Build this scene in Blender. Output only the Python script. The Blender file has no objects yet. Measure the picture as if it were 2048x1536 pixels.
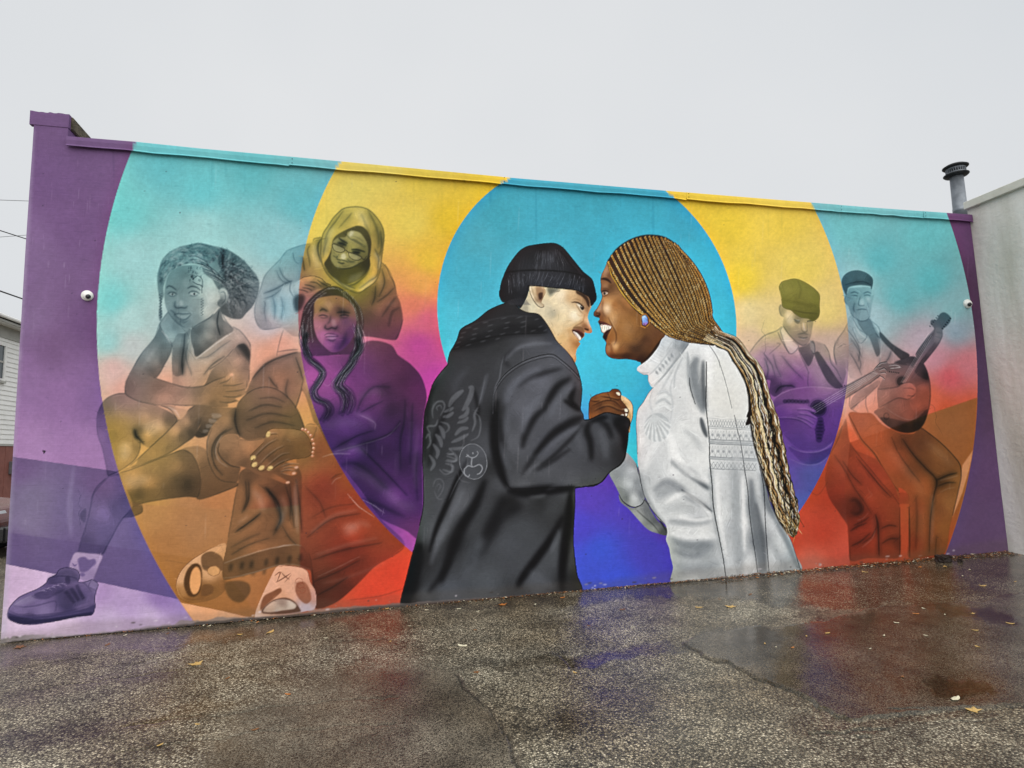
import bpy, bmesh, math, random
import numpy as np
from mathutils import Vector, Matrix

random.seed(7)
RNG = np.random.default_rng(11)
SC = bpy.context.scene
COL = SC.collection

# ------------------------------------------------------------------ camera
CF, CYAW, CPITCH, CROLL, CDIST, CHGT = 1172.28, 0.244372, 0.108021, -0.027225, 6.35942, 1.6
def _axes():
    cy, sy, cp, sp = math.cos(CYAW), math.sin(CYAW), math.cos(CPITCH), math.sin(CPITCH)
    fwd = np.array([sy*cp, cy*cp, sp]); right = np.array([cy, -sy, 0.0]); up = np.cross(right, fwd)
    cr, sr = math.cos(CROLL), math.sin(CROLL)
    return right*cr + up*sr, -right*sr + up*cr, fwd
AX_R, AX_U, AX_F = _axes()
CAM_P = np.array([0.0, -CDIST, CHGT])
cam_d = bpy.data.cameras.new('camera')
cam_d.sensor_width = 36.0
cam_d.lens = CF/2048*36.0
cam_d.clip_start = 0.05
cam_d.clip_end = 2000
cam = bpy.data.objects.new('camera', cam_d)
COL.objects.link(cam)
cam.matrix_world = Matrix(((AX_R[0], AX_U[0], -AX_F[0], CAM_P[0]),
                           (AX_R[1], AX_U[1], -AX_F[1], CAM_P[1]),
                           (AX_R[2], AX_U[2], -AX_F[2], CAM_P[2]), (0, 0, 0, 1)))
SC.camera = cam

def project(P):
    """world points (N,3) -> photograph pixels (2048 wide)"""
    v = np.asarray(P, float) - CAM_P
    z = v @ AX_F
    return np.stack([1024 + CF*(v @ AX_R)/z, 768 - CF*(v @ AX_U)/z], -1)
def ray(x, y):
    return AX_F + AX_R*((x-1024)/CF) + AX_U*((768-y)/CF)
def on_wall(x, y, Y=0.0):
    d = ray(x, y); return CAM_P + d*((Y-CAM_P[1])/d[1])
def on_ground(x, y, z=0.0):
    d = ray(x, y); return CAM_P + d*((z-CAM_P[2])/d[2])
def on_xplane(x, y, X):
    d = ray(x, y); return CAM_P + d*((X-CAM_P[0])/d[0])

# ------------------------------------------------------------------ sky, sun, exposure
SUN_EL, SUN_AZ = math.radians(48), math.radians(182)      # azimuth measured from +Y (wall normal side) clockwise
world = bpy.data.worlds.new('World'); SC.world = world
world.use_nodes = True
wn, wl = world.node_tree.nodes, world.node_tree.links
wn.clear()
wo = wn.new('ShaderNodeOutputWorld'); wb = wn.new('ShaderNodeBackground'); wb2 = wn.new('ShaderNodeBackground')
sky = wn.new('ShaderNodeTexSky'); sky.sky_type = 'NISHITA'; sky.sun_disc = False
sky.sun_elevation = SUN_EL; sky.sun_rotation = SUN_AZ
sky.air_density = 1.0; sky.dust_density = 6.0
# closed cloud deck: a bright even grey layer over the clear sky, a little mottled
tc = wn.new('ShaderNodeTexCoord'); nz = wn.new('ShaderNodeTexNoise'); cr = wn.new('ShaderNodeValToRGB')
nz.inputs['Scale'].default_value = 1.6; nz.inputs['Detail'].default_value = 3
wl.new(tc.outputs['Generated'], nz.inputs['Vector']); wl.new(nz.outputs['Fac'], cr.inputs['Fac'])
cr.color_ramp.elements[0].position = 0.3; cr.color_ramp.elements[0].color = (0.672, 0.696, 0.720, 1)
cr.color_ramp.elements[1].position = 0.7; cr.color_ramp.elements[1].color = (0.752, 0.764, 0.776, 1)
wl.new(sky.outputs[0], wb.inputs['Color']); wb.inputs['Strength'].default_value = 0.06
wl.new(cr.outputs[0], wb2.inputs['Color']); wb2.inputs['Strength'].default_value = 0.62
mx = wn.new('ShaderNodeMixShader'); mx.inputs[0].default_value = 0.94
wl.new(wb.outputs[0], mx.inputs[1]); wl.new(wb2.outputs[0], mx.inputs[2]); wl.new(mx.outputs[0], wo.inputs['Surface'])
sun_d = bpy.data.lights.new('sun', 'SUN'); sun_d.energy = 1.5; sun_d.angle = math.radians(100); sun_d.color = (1.0, 0.975, 0.94)
sun = bpy.data.objects.new('sun', sun_d); COL.objects.link(sun)
sdir = Vector((math.sin(SUN_AZ)*math.cos(SUN_EL), math.cos(SUN_AZ)*math.cos(SUN_EL), math.sin(SUN_EL)))
sun.rotation_euler = sdir.to_track_quat('Z', 'Y').to_euler()
sun.location = (-4, -14, 14)
SC.view_settings.view_transform = 'Standard'; SC.view_settings.look = 'None'
SC.view_settings.gamma = 1.0; SC.view_settings.use_curve_mapping = False
SC.view_settings.exposure = 0.78
SC.render.engine = 'CYCLES'
SC.cycles.max_bounces = 6; SC.cycles.use_denoising = True
# ------------------------------------------------------------------ mural paint: shapes brushed on a canvas,
# later carried by the wall as a colour attribute of its own fine mesh
CX0, CY0, CW, CH = -24, 196, 2096, 1116
CAN = np.zeros((CH, CW, 3), np.float32)
FIG = np.zeros((CH, CW), np.uint8)
ST = dict(x0=0.0, y0=0.0, s=1.0, clip=None)
def fr(x0=0, y0=0, x1=2048):
    ST['x0'], ST['y0'], ST['s'] = x0, y0, (x1-x0)/2048.0
def fz(x0, y0, s):
    ST['x0'], ST['y0'], ST['s'] = x0, y0, s
def _pt(p):
    p = np.asarray(p, float)
    q = p[:, :2]*ST['s']
    q[:, 0] += ST['x0']-CX0; q[:, 1] += ST['y0']-CY0
    return q
def hx(c):
    if isinstance(c, str):
        c = c.lstrip('#'); return np.array([int(c[i:i+2], 16)/255 for i in (0, 2, 4)], np.float32)
    if np.isscalar(c): return np.array([c, c, c], np.float32)
    return np.asarray(c, np.float32)
def spline(P, closed, n=6):
    P = np.asarray(P, float)
    if len(P) < 3: return P
    if closed: Q = np.vstack([P[-1:], P, P[:2]])
    else: Q = np.vstack([2*P[:1]-P[1:2], P, 2*P[-1:]-P[-2:-1]])
    t = np.linspace(0, 1, n, endpoint=False)[:, None]
    out = []
    for i in range(1, len(Q)-2):
        a, b, c, d = Q[i-1], Q[i], Q[i+1], Q[i+2]
        L = np.hypot(*(c-b))
        m1 = (c-a)*.5; m2 = (d-b)*.5
        # keep tangents from overshooting on uneven spacing
        for m in (m1, m2):
            k = np.hypot(*m)
            if k > L > 0: m *= L/k
        h1 = 2*t**3-3*t**2+1; h2 = t**3-2*t**2+t; h3 = -2*t**3+3*t**2; h4 = t**3-t**2
        out.append(h1*b+h2*m1+h3*c+h4*m2)
    r = np.vstack(out)
    if not closed: r = np.vstack([r, P[-1:]])
    return r
SSF = 3
def cover(P, pad=1):
    lo = np.floor(P.min(0)).astype(int)-pad; hi = np.ceil(P.max(0)).astype(int)+pad
    x0, y0 = max(lo[0], 0), max(lo[1], 0); x1, y1 = min(hi[0], CW), min(hi[1], CH)
    if x1 <= x0 or y1 <= y0: return None
    W, H = (x1-x0)*SSF, (y1-y0)*SSF
    A = (P-[x0, y0])*SSF; B = np.roll(A, -1, 0)
    sg = np.where(B[:, 1] > A[:, 1], 1, -1)
    up = A[:, 1] <= B[:, 1]
    L = np.where(up[:, None], A, B); U = np.where(up[:, None], B, A)
    r0 = np.clip(np.ceil(L[:, 1]-.5), 0, H).astype(int); r1 = np.clip(np.ceil(U[:, 1]-.5), 0, H).astype(int)
    n = np.maximum(r1-r0, 0); tot = n.sum()
    if tot == 0: return None
    idx = np.repeat(np.arange(len(n)), n)
    r = np.arange(tot)-np.repeat(np.cumsum(n)-n, n)+r0[idx]
    dy = U[idx, 1]-L[idx, 1]
    x = L[idx, 0]+(r+.5-L[idx, 1])*(U[idx, 0]-L[idx, 0])/dy
    c = np.clip(np.ceil(x-.5), 0, W).astype(int)
    D = np.zeros((H, W+1), np.int16)
    np.add.at(D, (r, c), sg[idx])
    m = (np.cumsum(D, 1)[:, :W] != 0).astype(np.float32)
    m = m.reshape(y1-y0, SSF, x1-x0, SSF).mean((1, 3))
    return m, x0, y0
def blur2(m, s):
    s = s*.62 if s > .9 else s
    if s < .35: return m
    r = max(1, int(round(s*1.0)))
    k = 2*r+1
    for _ in range(3 if s > 1 else 1):
        for ax in (0, 1):
            pw = [(0, 0)]*m.ndim; pw[ax] = (r+1, r)
            cs = np.cumsum(np.pad(m, pw, mode='edge'), ax, dtype=np.float64)
            a = np.take(cs, range(k, cs.shape[ax]), ax); b = np.take(cs, range(0, cs.shape[ax]-k), ax)
            m = ((a-b)/k).astype(np.float32)
    return m
def field(pts, x0, y0, w, h, power=2.6):
    """smooth blend of sampled values (x, y, colour) over a canvas window"""
    st = 4
    xs = np.arange(0, w+st, st)+x0; ys = np.arange(0, h+st, st)+y0
    gx, gy = np.meshgrid(xs, ys)
    q = _pt([(p[0], p[1]) for p in pts]); C = np.array([hx(p[2]) for p in pts], np.float32)
    dd = ((q[:, None]-q[None])**2).sum(-1); dd[np.arange(len(q)), np.arange(len(q))] = 1e9
    eps = max(9.0, .07*float(np.median(dd.min(1)))) if len(q) > 1 else 16.0
    power = power*1.15
    num = np.zeros(gx.shape+(3,), np.float32); den = np.zeros(gx.shape, np.float32)
    for (px, py), c in zip(q, C):
        k = 1.0/((gx-px)**2+(gy-py)**2+eps)**(power/2)
        num += k[..., None]*c; den += k
    g = num/den[..., None]
    fx = np.arange(w)/st; fy = np.arange(h)/st
    ix = fx.astype(int); iy = fy.astype(int); ax = (fx-ix)[None, :, None].astype(np.float32); ay = (fy-iy)[:, None, None].astype(np.float32)
    a = g[iy][:, ix]*(1-ax)+g[iy][:, ix+1]*ax
    b = g[iy+1][:, ix]*(1-ax)+g[iy+1][:, ix+1]*ax
    return a*(1-ay)+b*ay
COOL = np.log(np.array([.90, 1.0, 1.07], np.float32))
def glaze(B, k):
    # thinned black cools a colour a little; over the cyan it also deepens it
    cy = np.clip((B[..., 2:3]-B[..., 0:1])*3, 0, 1)
    return np.exp(COOL*k*1.6)*np.power(np.clip(B/np.maximum(B.max(-1, keepdims=True), 1e-3), .02, 1), k*cy)
def _put(Q, col, a=1.0, blur=0.0, mode='n', fig=0, power=2.6):
    r = cover(Q, pad=int(3.2*blur)+2)
    if r is None: return
    m, x0, y0 = r
    if blur: m = blur2(m, blur)
    h, w = m.shape
    if ST['clip'] is not None: m = m*ST['clip'][y0:y0+h, x0:x0+w]
    if fig:
        F_ = FIG[y0:y0+h, x0:x0+w]; F_[m > .5] = fig
    c = field(col, x0, y0, w, h, power) if isinstance(col, list) else hx(col)
    V = CAN[y0:y0+h, x0:x0+w]; m = (m*a)[..., None]
    if mode == 'n': V += (c-V)*m
    elif mode == 'm':
        # glazes deepen the colour under them instead of greying it
        k_ = np.clip((1-np.mean(c, axis=-1, keepdims=True))*m, 0, 1)
        V *= (1+(c-1)*m)*glaze(V, k_)
    elif mode == 'b':
        # a tone mixed from the ring colour itself, covering what was painted there before
        B = BGC[y0:y0+h, x0:x0+w]; k_ = np.clip(1-np.mean(c, axis=-1, keepdims=True), 0, 1)
        V += (B*c*glaze(B, k_)-V)*m
    elif mode == 's': V[...] = 1-(1-V)*(1-c*m)
def F(pts, col, a=1.0, blur=0.0, mode='n', sm=True, fig=0, power=2.6):
    Q = _pt(pts)
    if sm: Q = spline(Q, True)
    _put(Q, col, a, blur, mode, fig, power)
def shade(pts, vals, blur=.6, fig=0, sm=True, a=1.0, power=2.6):
    F(pts, [(x, y, v**1.12 if v < 1 else v) for x, y, v in vals], a, blur, 'b', sm, fig, power)
def L(pts, w, col, a=1.0, blur=0.0, mode='n', sm=True, taper=1.0):
    """a brush line; taper thins both ends"""
    Q = _pt(pts)
    if sm: Q = spline(Q, False, 5)
    _line(Q, w, col, a, blur, mode, taper)
def _line(Q, w, col, a=1.0, blur=0.0, mode='n', taper=1.0):
    d = np.gradient(Q, axis=0); n = np.stack([-d[:, 1], d[:, 0]], 1); n /= np.maximum(np.hypot(n[:, 0], n[:, 1]), 1e-6)[:, None]
    t = np.linspace(0, 1, len(Q))
    k = (1-taper)+taper*np.sqrt(np.clip(np.sin(np.pi*np.clip(t, .02, .98)), 0, 1))
    off = n*(w*.5*k)[:, None]
    _put(np.vstack([Q+off, (Q-off)[::-1]]), col, a, blur, mode)
def D(pts, w=1.4, v=.45, a=.9, blur=.4, taper=.6):
    if blur >= .9:       # a fold: a broad soft pass with a thinner one inside it
        L(pts, w*2.8, v*1.12, a*.62, blur*3.4, 'm', True, taper); L(pts, w*.9, min(1, v*1.05), a*.8, blur*.85, 'm', True, .9)
    else: L(pts, w, v, a*.85, blur, 'm', True, taper)
def Wl(pts, w=1.4, v=.3, a=.9, blur=.4, taper=.6):
    if blur >= 1.0: L(pts, w*1.9, v*.9, a*.8, blur*2.6, 's', True, taper)
    else: L(pts, w, v, a*.9, blur, 's', True, taper)
def DB(pts, v=.7, blur=4, a=1.0): F(pts, v, a, blur, 'm')
def WB(pts, v=.2, blur=4, a=1.0): F(pts, v, a, blur, 's')
def clip(pts, blur=.5):
    if pts is None: ST['clip'] = None; return
    r = cover(spline(_pt(pts), True)); M = np.zeros((CH, CW), np.float32)
    m, x0, y0 = r; M[y0:y0+m.shape[0], x0:x0+m.shape[1]] = m
    ST['clip'] = blur2(M, blur)
def ell(cx, cy, rx, ry, rot=0.0, n=24):
    t = np.linspace(0, 2*np.pi, n, endpoint=False); c, s = math.cos(rot), math.sin(rot)
    x, y = rx*np.cos(t), ry*np.sin(t)
    return [(cx+a*c-b*s, cy+a*s+b*c) for a, b in zip(x, y)]
def lerp_curve(A, B, t): return [(a[0]+(b[0]-a[0])*t, a[1]+(b[1]-a[1])*t) for a, b in zip(A, B)]
def resample(P, n):
    P = np.asarray(P, float); s = np.r_[0, np.cumsum(np.hypot(*np.diff(P, axis=0).T))]
    u = np.linspace(0, s[-1], n); return np.stack([np.interp(u, s, P[:, 0]), np.interp(u, s, P[:, 1])], 1)
def vnoise(h, w, cell, seed):
    g = np.random.default_rng(seed).random((h//cell+3, w//cell+3)).astype(np.float32)
    fy = np.arange(h)/cell; fx = np.arange(w)/cell; iy = fy.astype(int); ix = fx.astype(int)
    ay = (fy-iy)[:, None].astype(np.float32); ax = (fx-ix)[None].astype(np.float32)
    ay = ay*ay*(3-2*ay); ax = ax*ax*(3-2*ax)
    return (g[iy][:, ix]*(1-ax)+g[iy][:, ix+1]*ax)*(1-ay)+(g[iy+1][:, ix]*(1-ax)+g[iy+1][:, ix+1]*ax)*ay
# ------------------------------------------------------------------ mural background: four colour rings
fr()
ST['x0'], ST['y0'], ST['s'] = 0, 0, 1
CAN[...] = field([(100,350,'6b4f7b'),(60,500,'7d628c'),(150,450,'6d507c'),(180,650,'684b75'),(100,690,'75577f'),(60,640,'7f668d'),(50,760,'8a6a97'),(120,800,'8f6b9c'),(60,890,'a17dab'),(160,900,'9b76a6'),(190,800,'7f5f90'),
  (100,235,'6b5079'),(1920,440,'6a4770'),(1945,600,'543a56'),(1970,800,'5b4260'),(1985,950,'64486f'),(1960,1050,'664c72'),(2010,1090,'6e5478'),(1900,1150,'664c72'),(60,1000,'a17dab'),(100,1250,'a587b4')], 0, 0, CW, CH)
def wall_circle(cx, cz, r, n=220):
    t = np.linspace(0, 2*np.pi, n, endpoint=False)
    return [tuple(p) for p in project(np.stack([cx+r*np.cos(t), 0*t, cz+r*np.sin(t)], 1))]
# floor shadow bands across the purple on the lower left
F([(-30,905),(22,913),(215,940),(420,975),(420,1245),(-30,1121)], [(40,930,'6c567f'),(200,960,'66507a'),(60,1000,'756a88'),(150,1020,'6c5f86'),(50,1045,'7d7190'),(230,1050,'6d5f8c'),(330,1150,'63538a'),(30,1080,'68577f'),(150,1100,'65557f'),(300,1060,'66588a')], sm=False)
F([(-30,1063),(15,1065),(148,1083),(420,1120),(420,1240),(-30,1121)], '5c4b78', a=.45, blur=1, sm=False)
F([(-30,1121),(10,1128),(110,1148),(200,1165),(355,1198),(470,1225),(470,1330),(-30,1330)], [(30,1180,'c3a8c8'),(120,1240,'c8b2cc'),(250,1200,'ae94bf'),(320,1195,'8a6fa6'),(300,1235,'bfa9cb'),(20,1270,'cbb6ce'),(200,1180,'a78ab9'),(220,1245,'c4aed0')], sm=False)
# outer ring: cyan above, peach / orange / red below
OUT = wall_circle(2.911, 3.092, 5.447)
F(OUT, [(330,330,'62b5bd'),(500,340,'5fb2b9'),(400,370,'66bcc3'),(250,420,'6fc3c4'),(600,400,'64b4bd'),(560,480,'8ac0c6'),(280,520,'97c8c9'),(400,465,'96c8c9'),(225,600,'7ac8c8'),(260,640,'a7cac9'),(560,620,'9dc2ce'),(265,690,'b8c0c0'),(540,650,'c5b8be'),(225,740,'cfaca6'),(540,710,'d99b82'),(560,690,'dc9f8c'),(250,780,'d19e90'),(340,650,'a9c4c6'),(215,680,'92c3c3'),
  (330,780,'d39b83'),(450,800,'c49261'),(560,760,'d69272'),(230,870,'c2984f'),(300,900,'cfa05a'),(290,1010,'b98a4c'),(380,1040,'a8784f'),(440,1010,'b0764a'),(330,1100,'b07a48'),(400,1180,'a2703f'),(430,1120,'a5713f'),(600,850,'cf9a5c'),(610,900,'a8743e'),
  (650,980,'9a3f2a'),(640,900,'a15a35'),(700,1000,'b0452a'),(760,1060,'b84a2c'),(700,1100,'b04029'),(800,1150,'d1402a'),(760,1180,'d2432c'),(560,1060,'a8563a'),(620,1150,'a04a30'),(700,960,'a8502c'),
  (1700,450,'6fbcc2'),(1850,470,'64b5bb'),(1760,520,'5fb3bc'),(1800,590,'68b6be'),(1860,560,'5db3bb'),(1720,560,'8fbcc2'),(1750,640,'9fbfc8'),(1905,620,'86b8bf'),(1910,660,'92a8b8'),(1850,680,'b9aab8'),(1935,730,'d17d88'),(1900,755,'d6606a'),(1870,715,'c88e9d'),(1935,820,'d95f43'),(1890,820,'cf5a38'),(1860,800,'d9684c'),(1700,800,'dfa497'),(1690,760,'d0b0b0'),(1720,840,'dd8f74'),
  (1700,870,'d9643f'),(1710,900,'cf5a38'),(1640,1060,'c0432e'),(1600,1060,'c24a33'),(1660,990,'b23d26'),(1620,1130,'d26a55'),(1690,1120,'c9523f'),(1650,960,'a8432a'),(1760,950,'b5452c'),(1810,1020,'cf4d2e'),(1810,1090,'c94a30'),(1900,900,'c46a3c'),(1920,1000,'d08a5c')])
clip(OUT)
# floor shadow inside the outer ring
F([(150,985),(300,1010),(480,1020),(600,1010),(600,1240),(520,1240),(352,1203),(250,1180)], [(300,1020,'b4824f'),(400,1060,'a8774d'),(330,1110,'a77242'),(360,1170,'9c6838'),(470,1190,'a26b3e'),(500,1050,'a8734a')], a=.8, blur=2, sm=False)
F([(230,1090),(320,1105),(430,1125),(480,1180),(520,1240),(352,1203)], '96622f', a=.35, blur=2, sm=False)
F([(340,1200),(365,1206),(440,1221),(520,1240),(640,1250),(640,1300),(330,1300)], [(380,1225,'dfa379'),(450,1240,'e0a67c'),(500,1242,'d99a70'),(420,1215,'dd9f72')], sm=False)
F([(1975,788),(1952,796),(1858,828),(1800,850),(1700,885),(1690,980),(1700,1130),(1890,1130),(1990,900)], [(1900,850,'9b6338'),(1880,900,'975c31'),(1900,960,'99602f'),(1780,900,'b2522f'),(1740,950,'b5452c'),(1850,1000,'9a5a2f'),(1830,1090,'b34a2b'),(1720,1050,'b03c26'),(1800,980,'b84a2a')], a=.95, blur=.7, sm=False)
F([(1975,850),(1945,858),(1880,880),(1830,920),(1860,960),(1950,920)], 'a8683a', a=.35, blur=4, sm=False)
F([(1960,880),(1948,905),(1925,985),(1905,1035),(1912,1000),(1925,930)], 'd69468', a=.9, blur=1, sm=False)
clip(None)
# middle ring: yellow, then pink, magenta and violet
MID = wall_circle(2.754, 3.118, 3.449)
F(MID, [(700,380,'d8c663'),(760,340,'d6c35f'),(850,350,'d6bd48'),(900,440,'dab82f'),(640,440,'d9c55c'),(820,440,'dcc357'),(860,520,'dcb63c'),(700,560,'d3b944'),(840,570,'df9f50'),(830,610,'d8795f'),(850,640,'cc5f7c'),(620,640,'a86a70'),(840,690,'b84590'),(865,760,'b33f97'),(640,720,'b457a4'),(700,760,'b254a8'),(800,900,'74398a'),(720,900,'5a3278'),(760,1000,'6b3a82'),(830,1000,'7b4090'),(840,1070,'a04a98'),(690,860,'6a3c86'),(980,380,'e0c138'),
  (1450,450,'e3c43c'),(1400,410,'e2c23c'),(1560,440,'e3c54c'),(1600,540,'e1c85e'),(1480,560,'e6c93c'),(1490,630,'e9d69c'),(1650,620,'dfc778'),(1540,650,'e5d08c'),(1660,700,'cbb0a0'),(1500,680,'dcc0a0'),(1530,720,'b58fa8'),(1650,740,'b08aa8'),(1540,770,'875490'),(1600,770,'7d4a8c'),(1560,840,'643a86'),(1650,850,'62388a'),(1600,900,'5d3c8c'),(1570,960,'5a4a96'),(1620,950,'50539a'),(1590,1010,'5560a8'),(1680,840,'68408c')])
# inner disc: turquoise turning to violet and deep blue
INN = wall_circle(2.638, 3.152, 1.881)
F(INN, [(1170,390,'3d9fb5'),(1000,430,'40a0b4'),(1300,410,'3ba0b8'),(940,550,'43a7bf'),(1350,440,'3aa0bb'),(890,650,'4cb7ce'),(1250,540,'3fb0cb'),(1080,450,'41a3ba'),(960,480,'49a4b8'),(1180,720,'42bcd8'),(1230,750,'3fbad6'),(1270,850,'36b6d2'),(1262,900,'3cbccf'),(1450,650,'3fb8d2'),(1420,520,'3bafcb'),(1300,480,'3ea8c2'),(900,720,'50c0d6'),
  (1180,950,'5b3aa0'),(1235,945,'5a3aa6'),(1180,1000,'553fb0'),(1165,1050,'4942bb'),(1200,1100,'3c52ca'),(1300,1100,'4742b5'),(1330,1050,'583ca5'),(1230,1160,'3c50cb'),(1160,1150,'3e50c6'),(1260,1010,'5040b5')])
# below the man and the woman the disc colours run straight down to the pavement
F([(1130,930),(1300,930),(1345,1060),(1360,1200),(1120,1200)], [(1180,950,'5b3aa0'),(1235,945,'5a3aa6'),(1180,1000,'553fb0'),(1165,1050,'4942bb'),(1200,1100,'3c52ca'),(1300,1100,'4742b5'),(1330,1050,'583ca5'),(1230,1160,'3c50cb'),(1160,1150,'3e50c6'),(1260,1010,'5040b5')], sm=False)
F([(1250,850),(1300,850),(1300,935),(1255,935),(1230,915)], [(1270,850,'36b6d2'),(1262,905,'40bccd')], sm=False)
# clouded spray-can variation
for cell, amp, sd in ((120, .024, 1), (40, .016, 2), (14, .012, 3)):
    CAN *= 1+amp*(vnoise(CH, CW, cell, sd)-.5)[..., None]*2
np.clip(CAN, 0, 1, out=CAN)
BGC = CAN.copy()
# ------------------------------------------------------------------ left group, brushed as shade over the ring colours
def frG(): fr(200, 450, 600)
def frH(): fr(480, 380, 880)
def frI(): fr(180, 700, 680)
def frJ(): fr(420, 660, 920)
def frK(): fr(320, 900, 820)
def frN(): fz(0, 880, 400/1396)
rs = np.random.default_rng(3)
# === woman in a headscarf (figure 2)
frH()
BODY2 = [(830,480),(750,525),(720,545),(600,575),(480,620),(400,720),(330,800),(260,870),(225,960),(210,1010),(180,1110),(155,1180),(150,1280),(180,1380),(240,1430),(330,1425),(420,1405),(470,1440),(560,1500),(900,1500),(1300,1500),(1590,1536),(1640,1440),(1668,1320),(1640,1150),(1605,1070),(1580,950),(1540,880),(1500,790),(1445,735),(1300,600),(1000,500)]
shade(BODY2, [(450,700,.92),(350,820,.90),(500,850,.88),(300,1000,.86),(250,1200,.86),(350,1300,.92),(230,1380,.80),(450,1250,.95),(500,1020,.98),(700,650,.86),(640,750,.80),(760,700,.92),(780,850,.86),(650,900,.75),(1480,850,.84),(1500,1000,.72),(1540,1150,.70),(1600,1300,.62),(1450,1200,.68),(1350,1100,.62),(1400,1350,.55),(1550,1450,.60),(1300,1300,.52)], fig=2)
for pts, w, v, b in [([(480,620),(400,720),(260,870),(210,1010),(155,1180),(150,1280),(180,1380),(240,1430),(420,1405)], 1.2, .55, .4), ([(400,790),(440,880),(510,940),(540,930)], 2.2, .68, 1), ([(370,820),(420,920),(500,960)], 2, .72, 1), ([(240,1060),(350,1020),(460,960),(530,930)], 2.4, .62, 1), ([(250,1110),(340,1080),(430,1010)], 2, .7, 1), ([(330,1080),(360,1200),(350,1330)], 2.5, .74, 1.4), ([(260,1130),(250,1250),(270,1350)], 2.5, .74, 1.4), ([(420,1090),(440,1200),(420,1330)], 2.5, .76, 1.4), ([(540,640),(560,720),(600,760)], 1.6, .7, .8), ([(520,950),(510,1020),(545,1090)], 1.6, .55, .5),
  ([(640,680),(655,790),(660,830)], 3, .55, 1.2), ([(720,560),(690,620),(710,720),(720,790)], 3, .62, 1.2), ([(830,500),(800,560),(800,640),(830,740)], 4, .5, 1.4), ([(750,525),(760,500),(830,485)], 1.6, .45, .5), ([(720,545),(600,575),(480,620)], 1, .6, .4),
  ([(1445,735),(1500,790),(1540,880),(1580,950),(1605,1070)], 1.4, .5, .4), ([(1480,760),(1540,850),(1590,1000)], 1.2, .6, .4), ([(1450,800),(1480,950),(1420,1100)], 3, .62, 1.4), ([(1390,980),(1380,1100),(1350,1180)], 3, .6, 1.4), ([(1580,1000),(1500,1080),(1400,1150)], 3, .65, 1.4), ([(1600,1090),(1520,1200),(1450,1300)], 4, .65, 2), ([(1640,1200),(1560,1250),(1520,1400)], 5, .7, 2), ([(1668,1320),(1640,1440),(1590,1536)], 1.4, .55, .5)]:
    D(pts, w, v, 1, b)
for pts, w, v, b in [([(300,1120),(300,1250),(320,1350)], 3, .18, 1.4), ([(390,1080),(400,1200),(380,1330)], 3, .18, 1.4), ([(450,850),(480,900)], 4, .15, 1.5), ([(680,600),(690,700)], 5, .18, 1.6), ([(760,560),(770,680),(800,800)], 7, .18, 2), ([(1430,900),(1450,1000)], 5, .10, 2), ([(1500,1180),(1600,1150)], 4, .1, 2)]:
    Wl(pts, w, v, 1, b)
SCARF = [(1040,200),(1090,180),(1200,172),(1310,198),(1400,280),(1460,380),(1476,480),(1458,640),(1440,770),(1420,870),(1380,940),(1300,1000),(1210,1052),(1100,1020),(1000,960),(900,870),(850,780),(830,680),(830,560),(850,450),(900,370),(960,280)]
shade(SCARF, [(1000,300,.86),(950,400,.88),(1200,230,.94),(1260,340,1.0),(1180,330,.92),(1100,300,.84),(1340,280,.80),(1400,420,.72),(1450,520,.74),(1400,620,.82),(1420,750,.90),(900,560,.86),(870,690,.94),(850,600,.78),(1380,860,.98),(1300,960,1.0),(1250,1010,.98),(1000,930,.84),(920,850,.80),(1100,980,.86),(1200,980,.82),(1330,380,.86)], fig=2)
L(SCARF+[SCARF[0]], 1.4, .42, .9, .4, 'm', True, 0)
clip(SCARF)
for pts, w, v, b in [([(1060,210),(980,320),(900,430),(860,560)], 3, .68, 1.6), ([(1310,210),(1380,340),(1420,480),(1410,600)], 5, .7, 2.2), ([(1240,240),(1300,380),(1340,470)], 4, .72, 2), ([(1440,420),(1450,560),(1430,680)], 4, .66, 1.8), ([(1150,230),(1090,300),(1010,390)], 3.5, .75, 1.8), ([(900,480),(860,620),(850,700)], 4, .72, 1.8), ([(870,790),(950,880),(1060,960),(1180,1010)], 3, .5, 1.2), ([(900,830),(1000,910),(1110,970)], 2, .6, .8), ([(1330,800),(1280,880),(1180,960),(1110,980)], 3.5, .6, 1.4), ([(1420,780),(1400,880),(1330,930),(1220,1010)], 2.2, .55, .9), ([(1380,600),(1420,700),(1410,800)], 3, .6, 1.2), ([(1000,930),(1100,1010),(1200,1045)], 2, .5, .8)]:
    D(pts, w, v, 1, b)
Wl([(1200,210),(1260,300),(1300,390)], 8, .22, 1, 3); Wl([(950,380),(890,520),(870,680)], 6, .2, 1, 2.4); Wl([(1390,890),(1310,970),(1220,1030)], 6, .28, 1, 1.6); Wl([(1380,640),(1430,730),(1425,820)], 4, .22, 1, 1.4); Wl([(960,900),(1080,980),(1160,1020)], 4, .18, 1, 1.2)
HOLE = [(948,520),(980,470),(1060,420),(1130,388),(1200,366),(1265,380),(1312,430),(1342,510),(1342,600),(1330,690),(1330,790),(1260,890),(1150,950),(1070,962),(980,900),(900,820),(862,758),(900,690),(930,620)]
shade(HOLE, [(1000,450,.5),(1200,400,.45),(1320,600,.36),(1300,750,.33),(1150,870,.42),(1000,850,.42),(1080,930,.5),(900,760,.40),(1200,920,.55)], blur=.8)
WB([(1130,880),(1230,850),(1280,820),(1200,930),(1110,950)], .12, 3)
FC = [(948,540),(1000,490),(1080,480),(1110,430),(1160,418),(1230,440),(1290,520),(1312,600),(1300,690),(1240,740),(1150,790),(1060,806),(985,790),(930,710),(938,620)]
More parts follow.
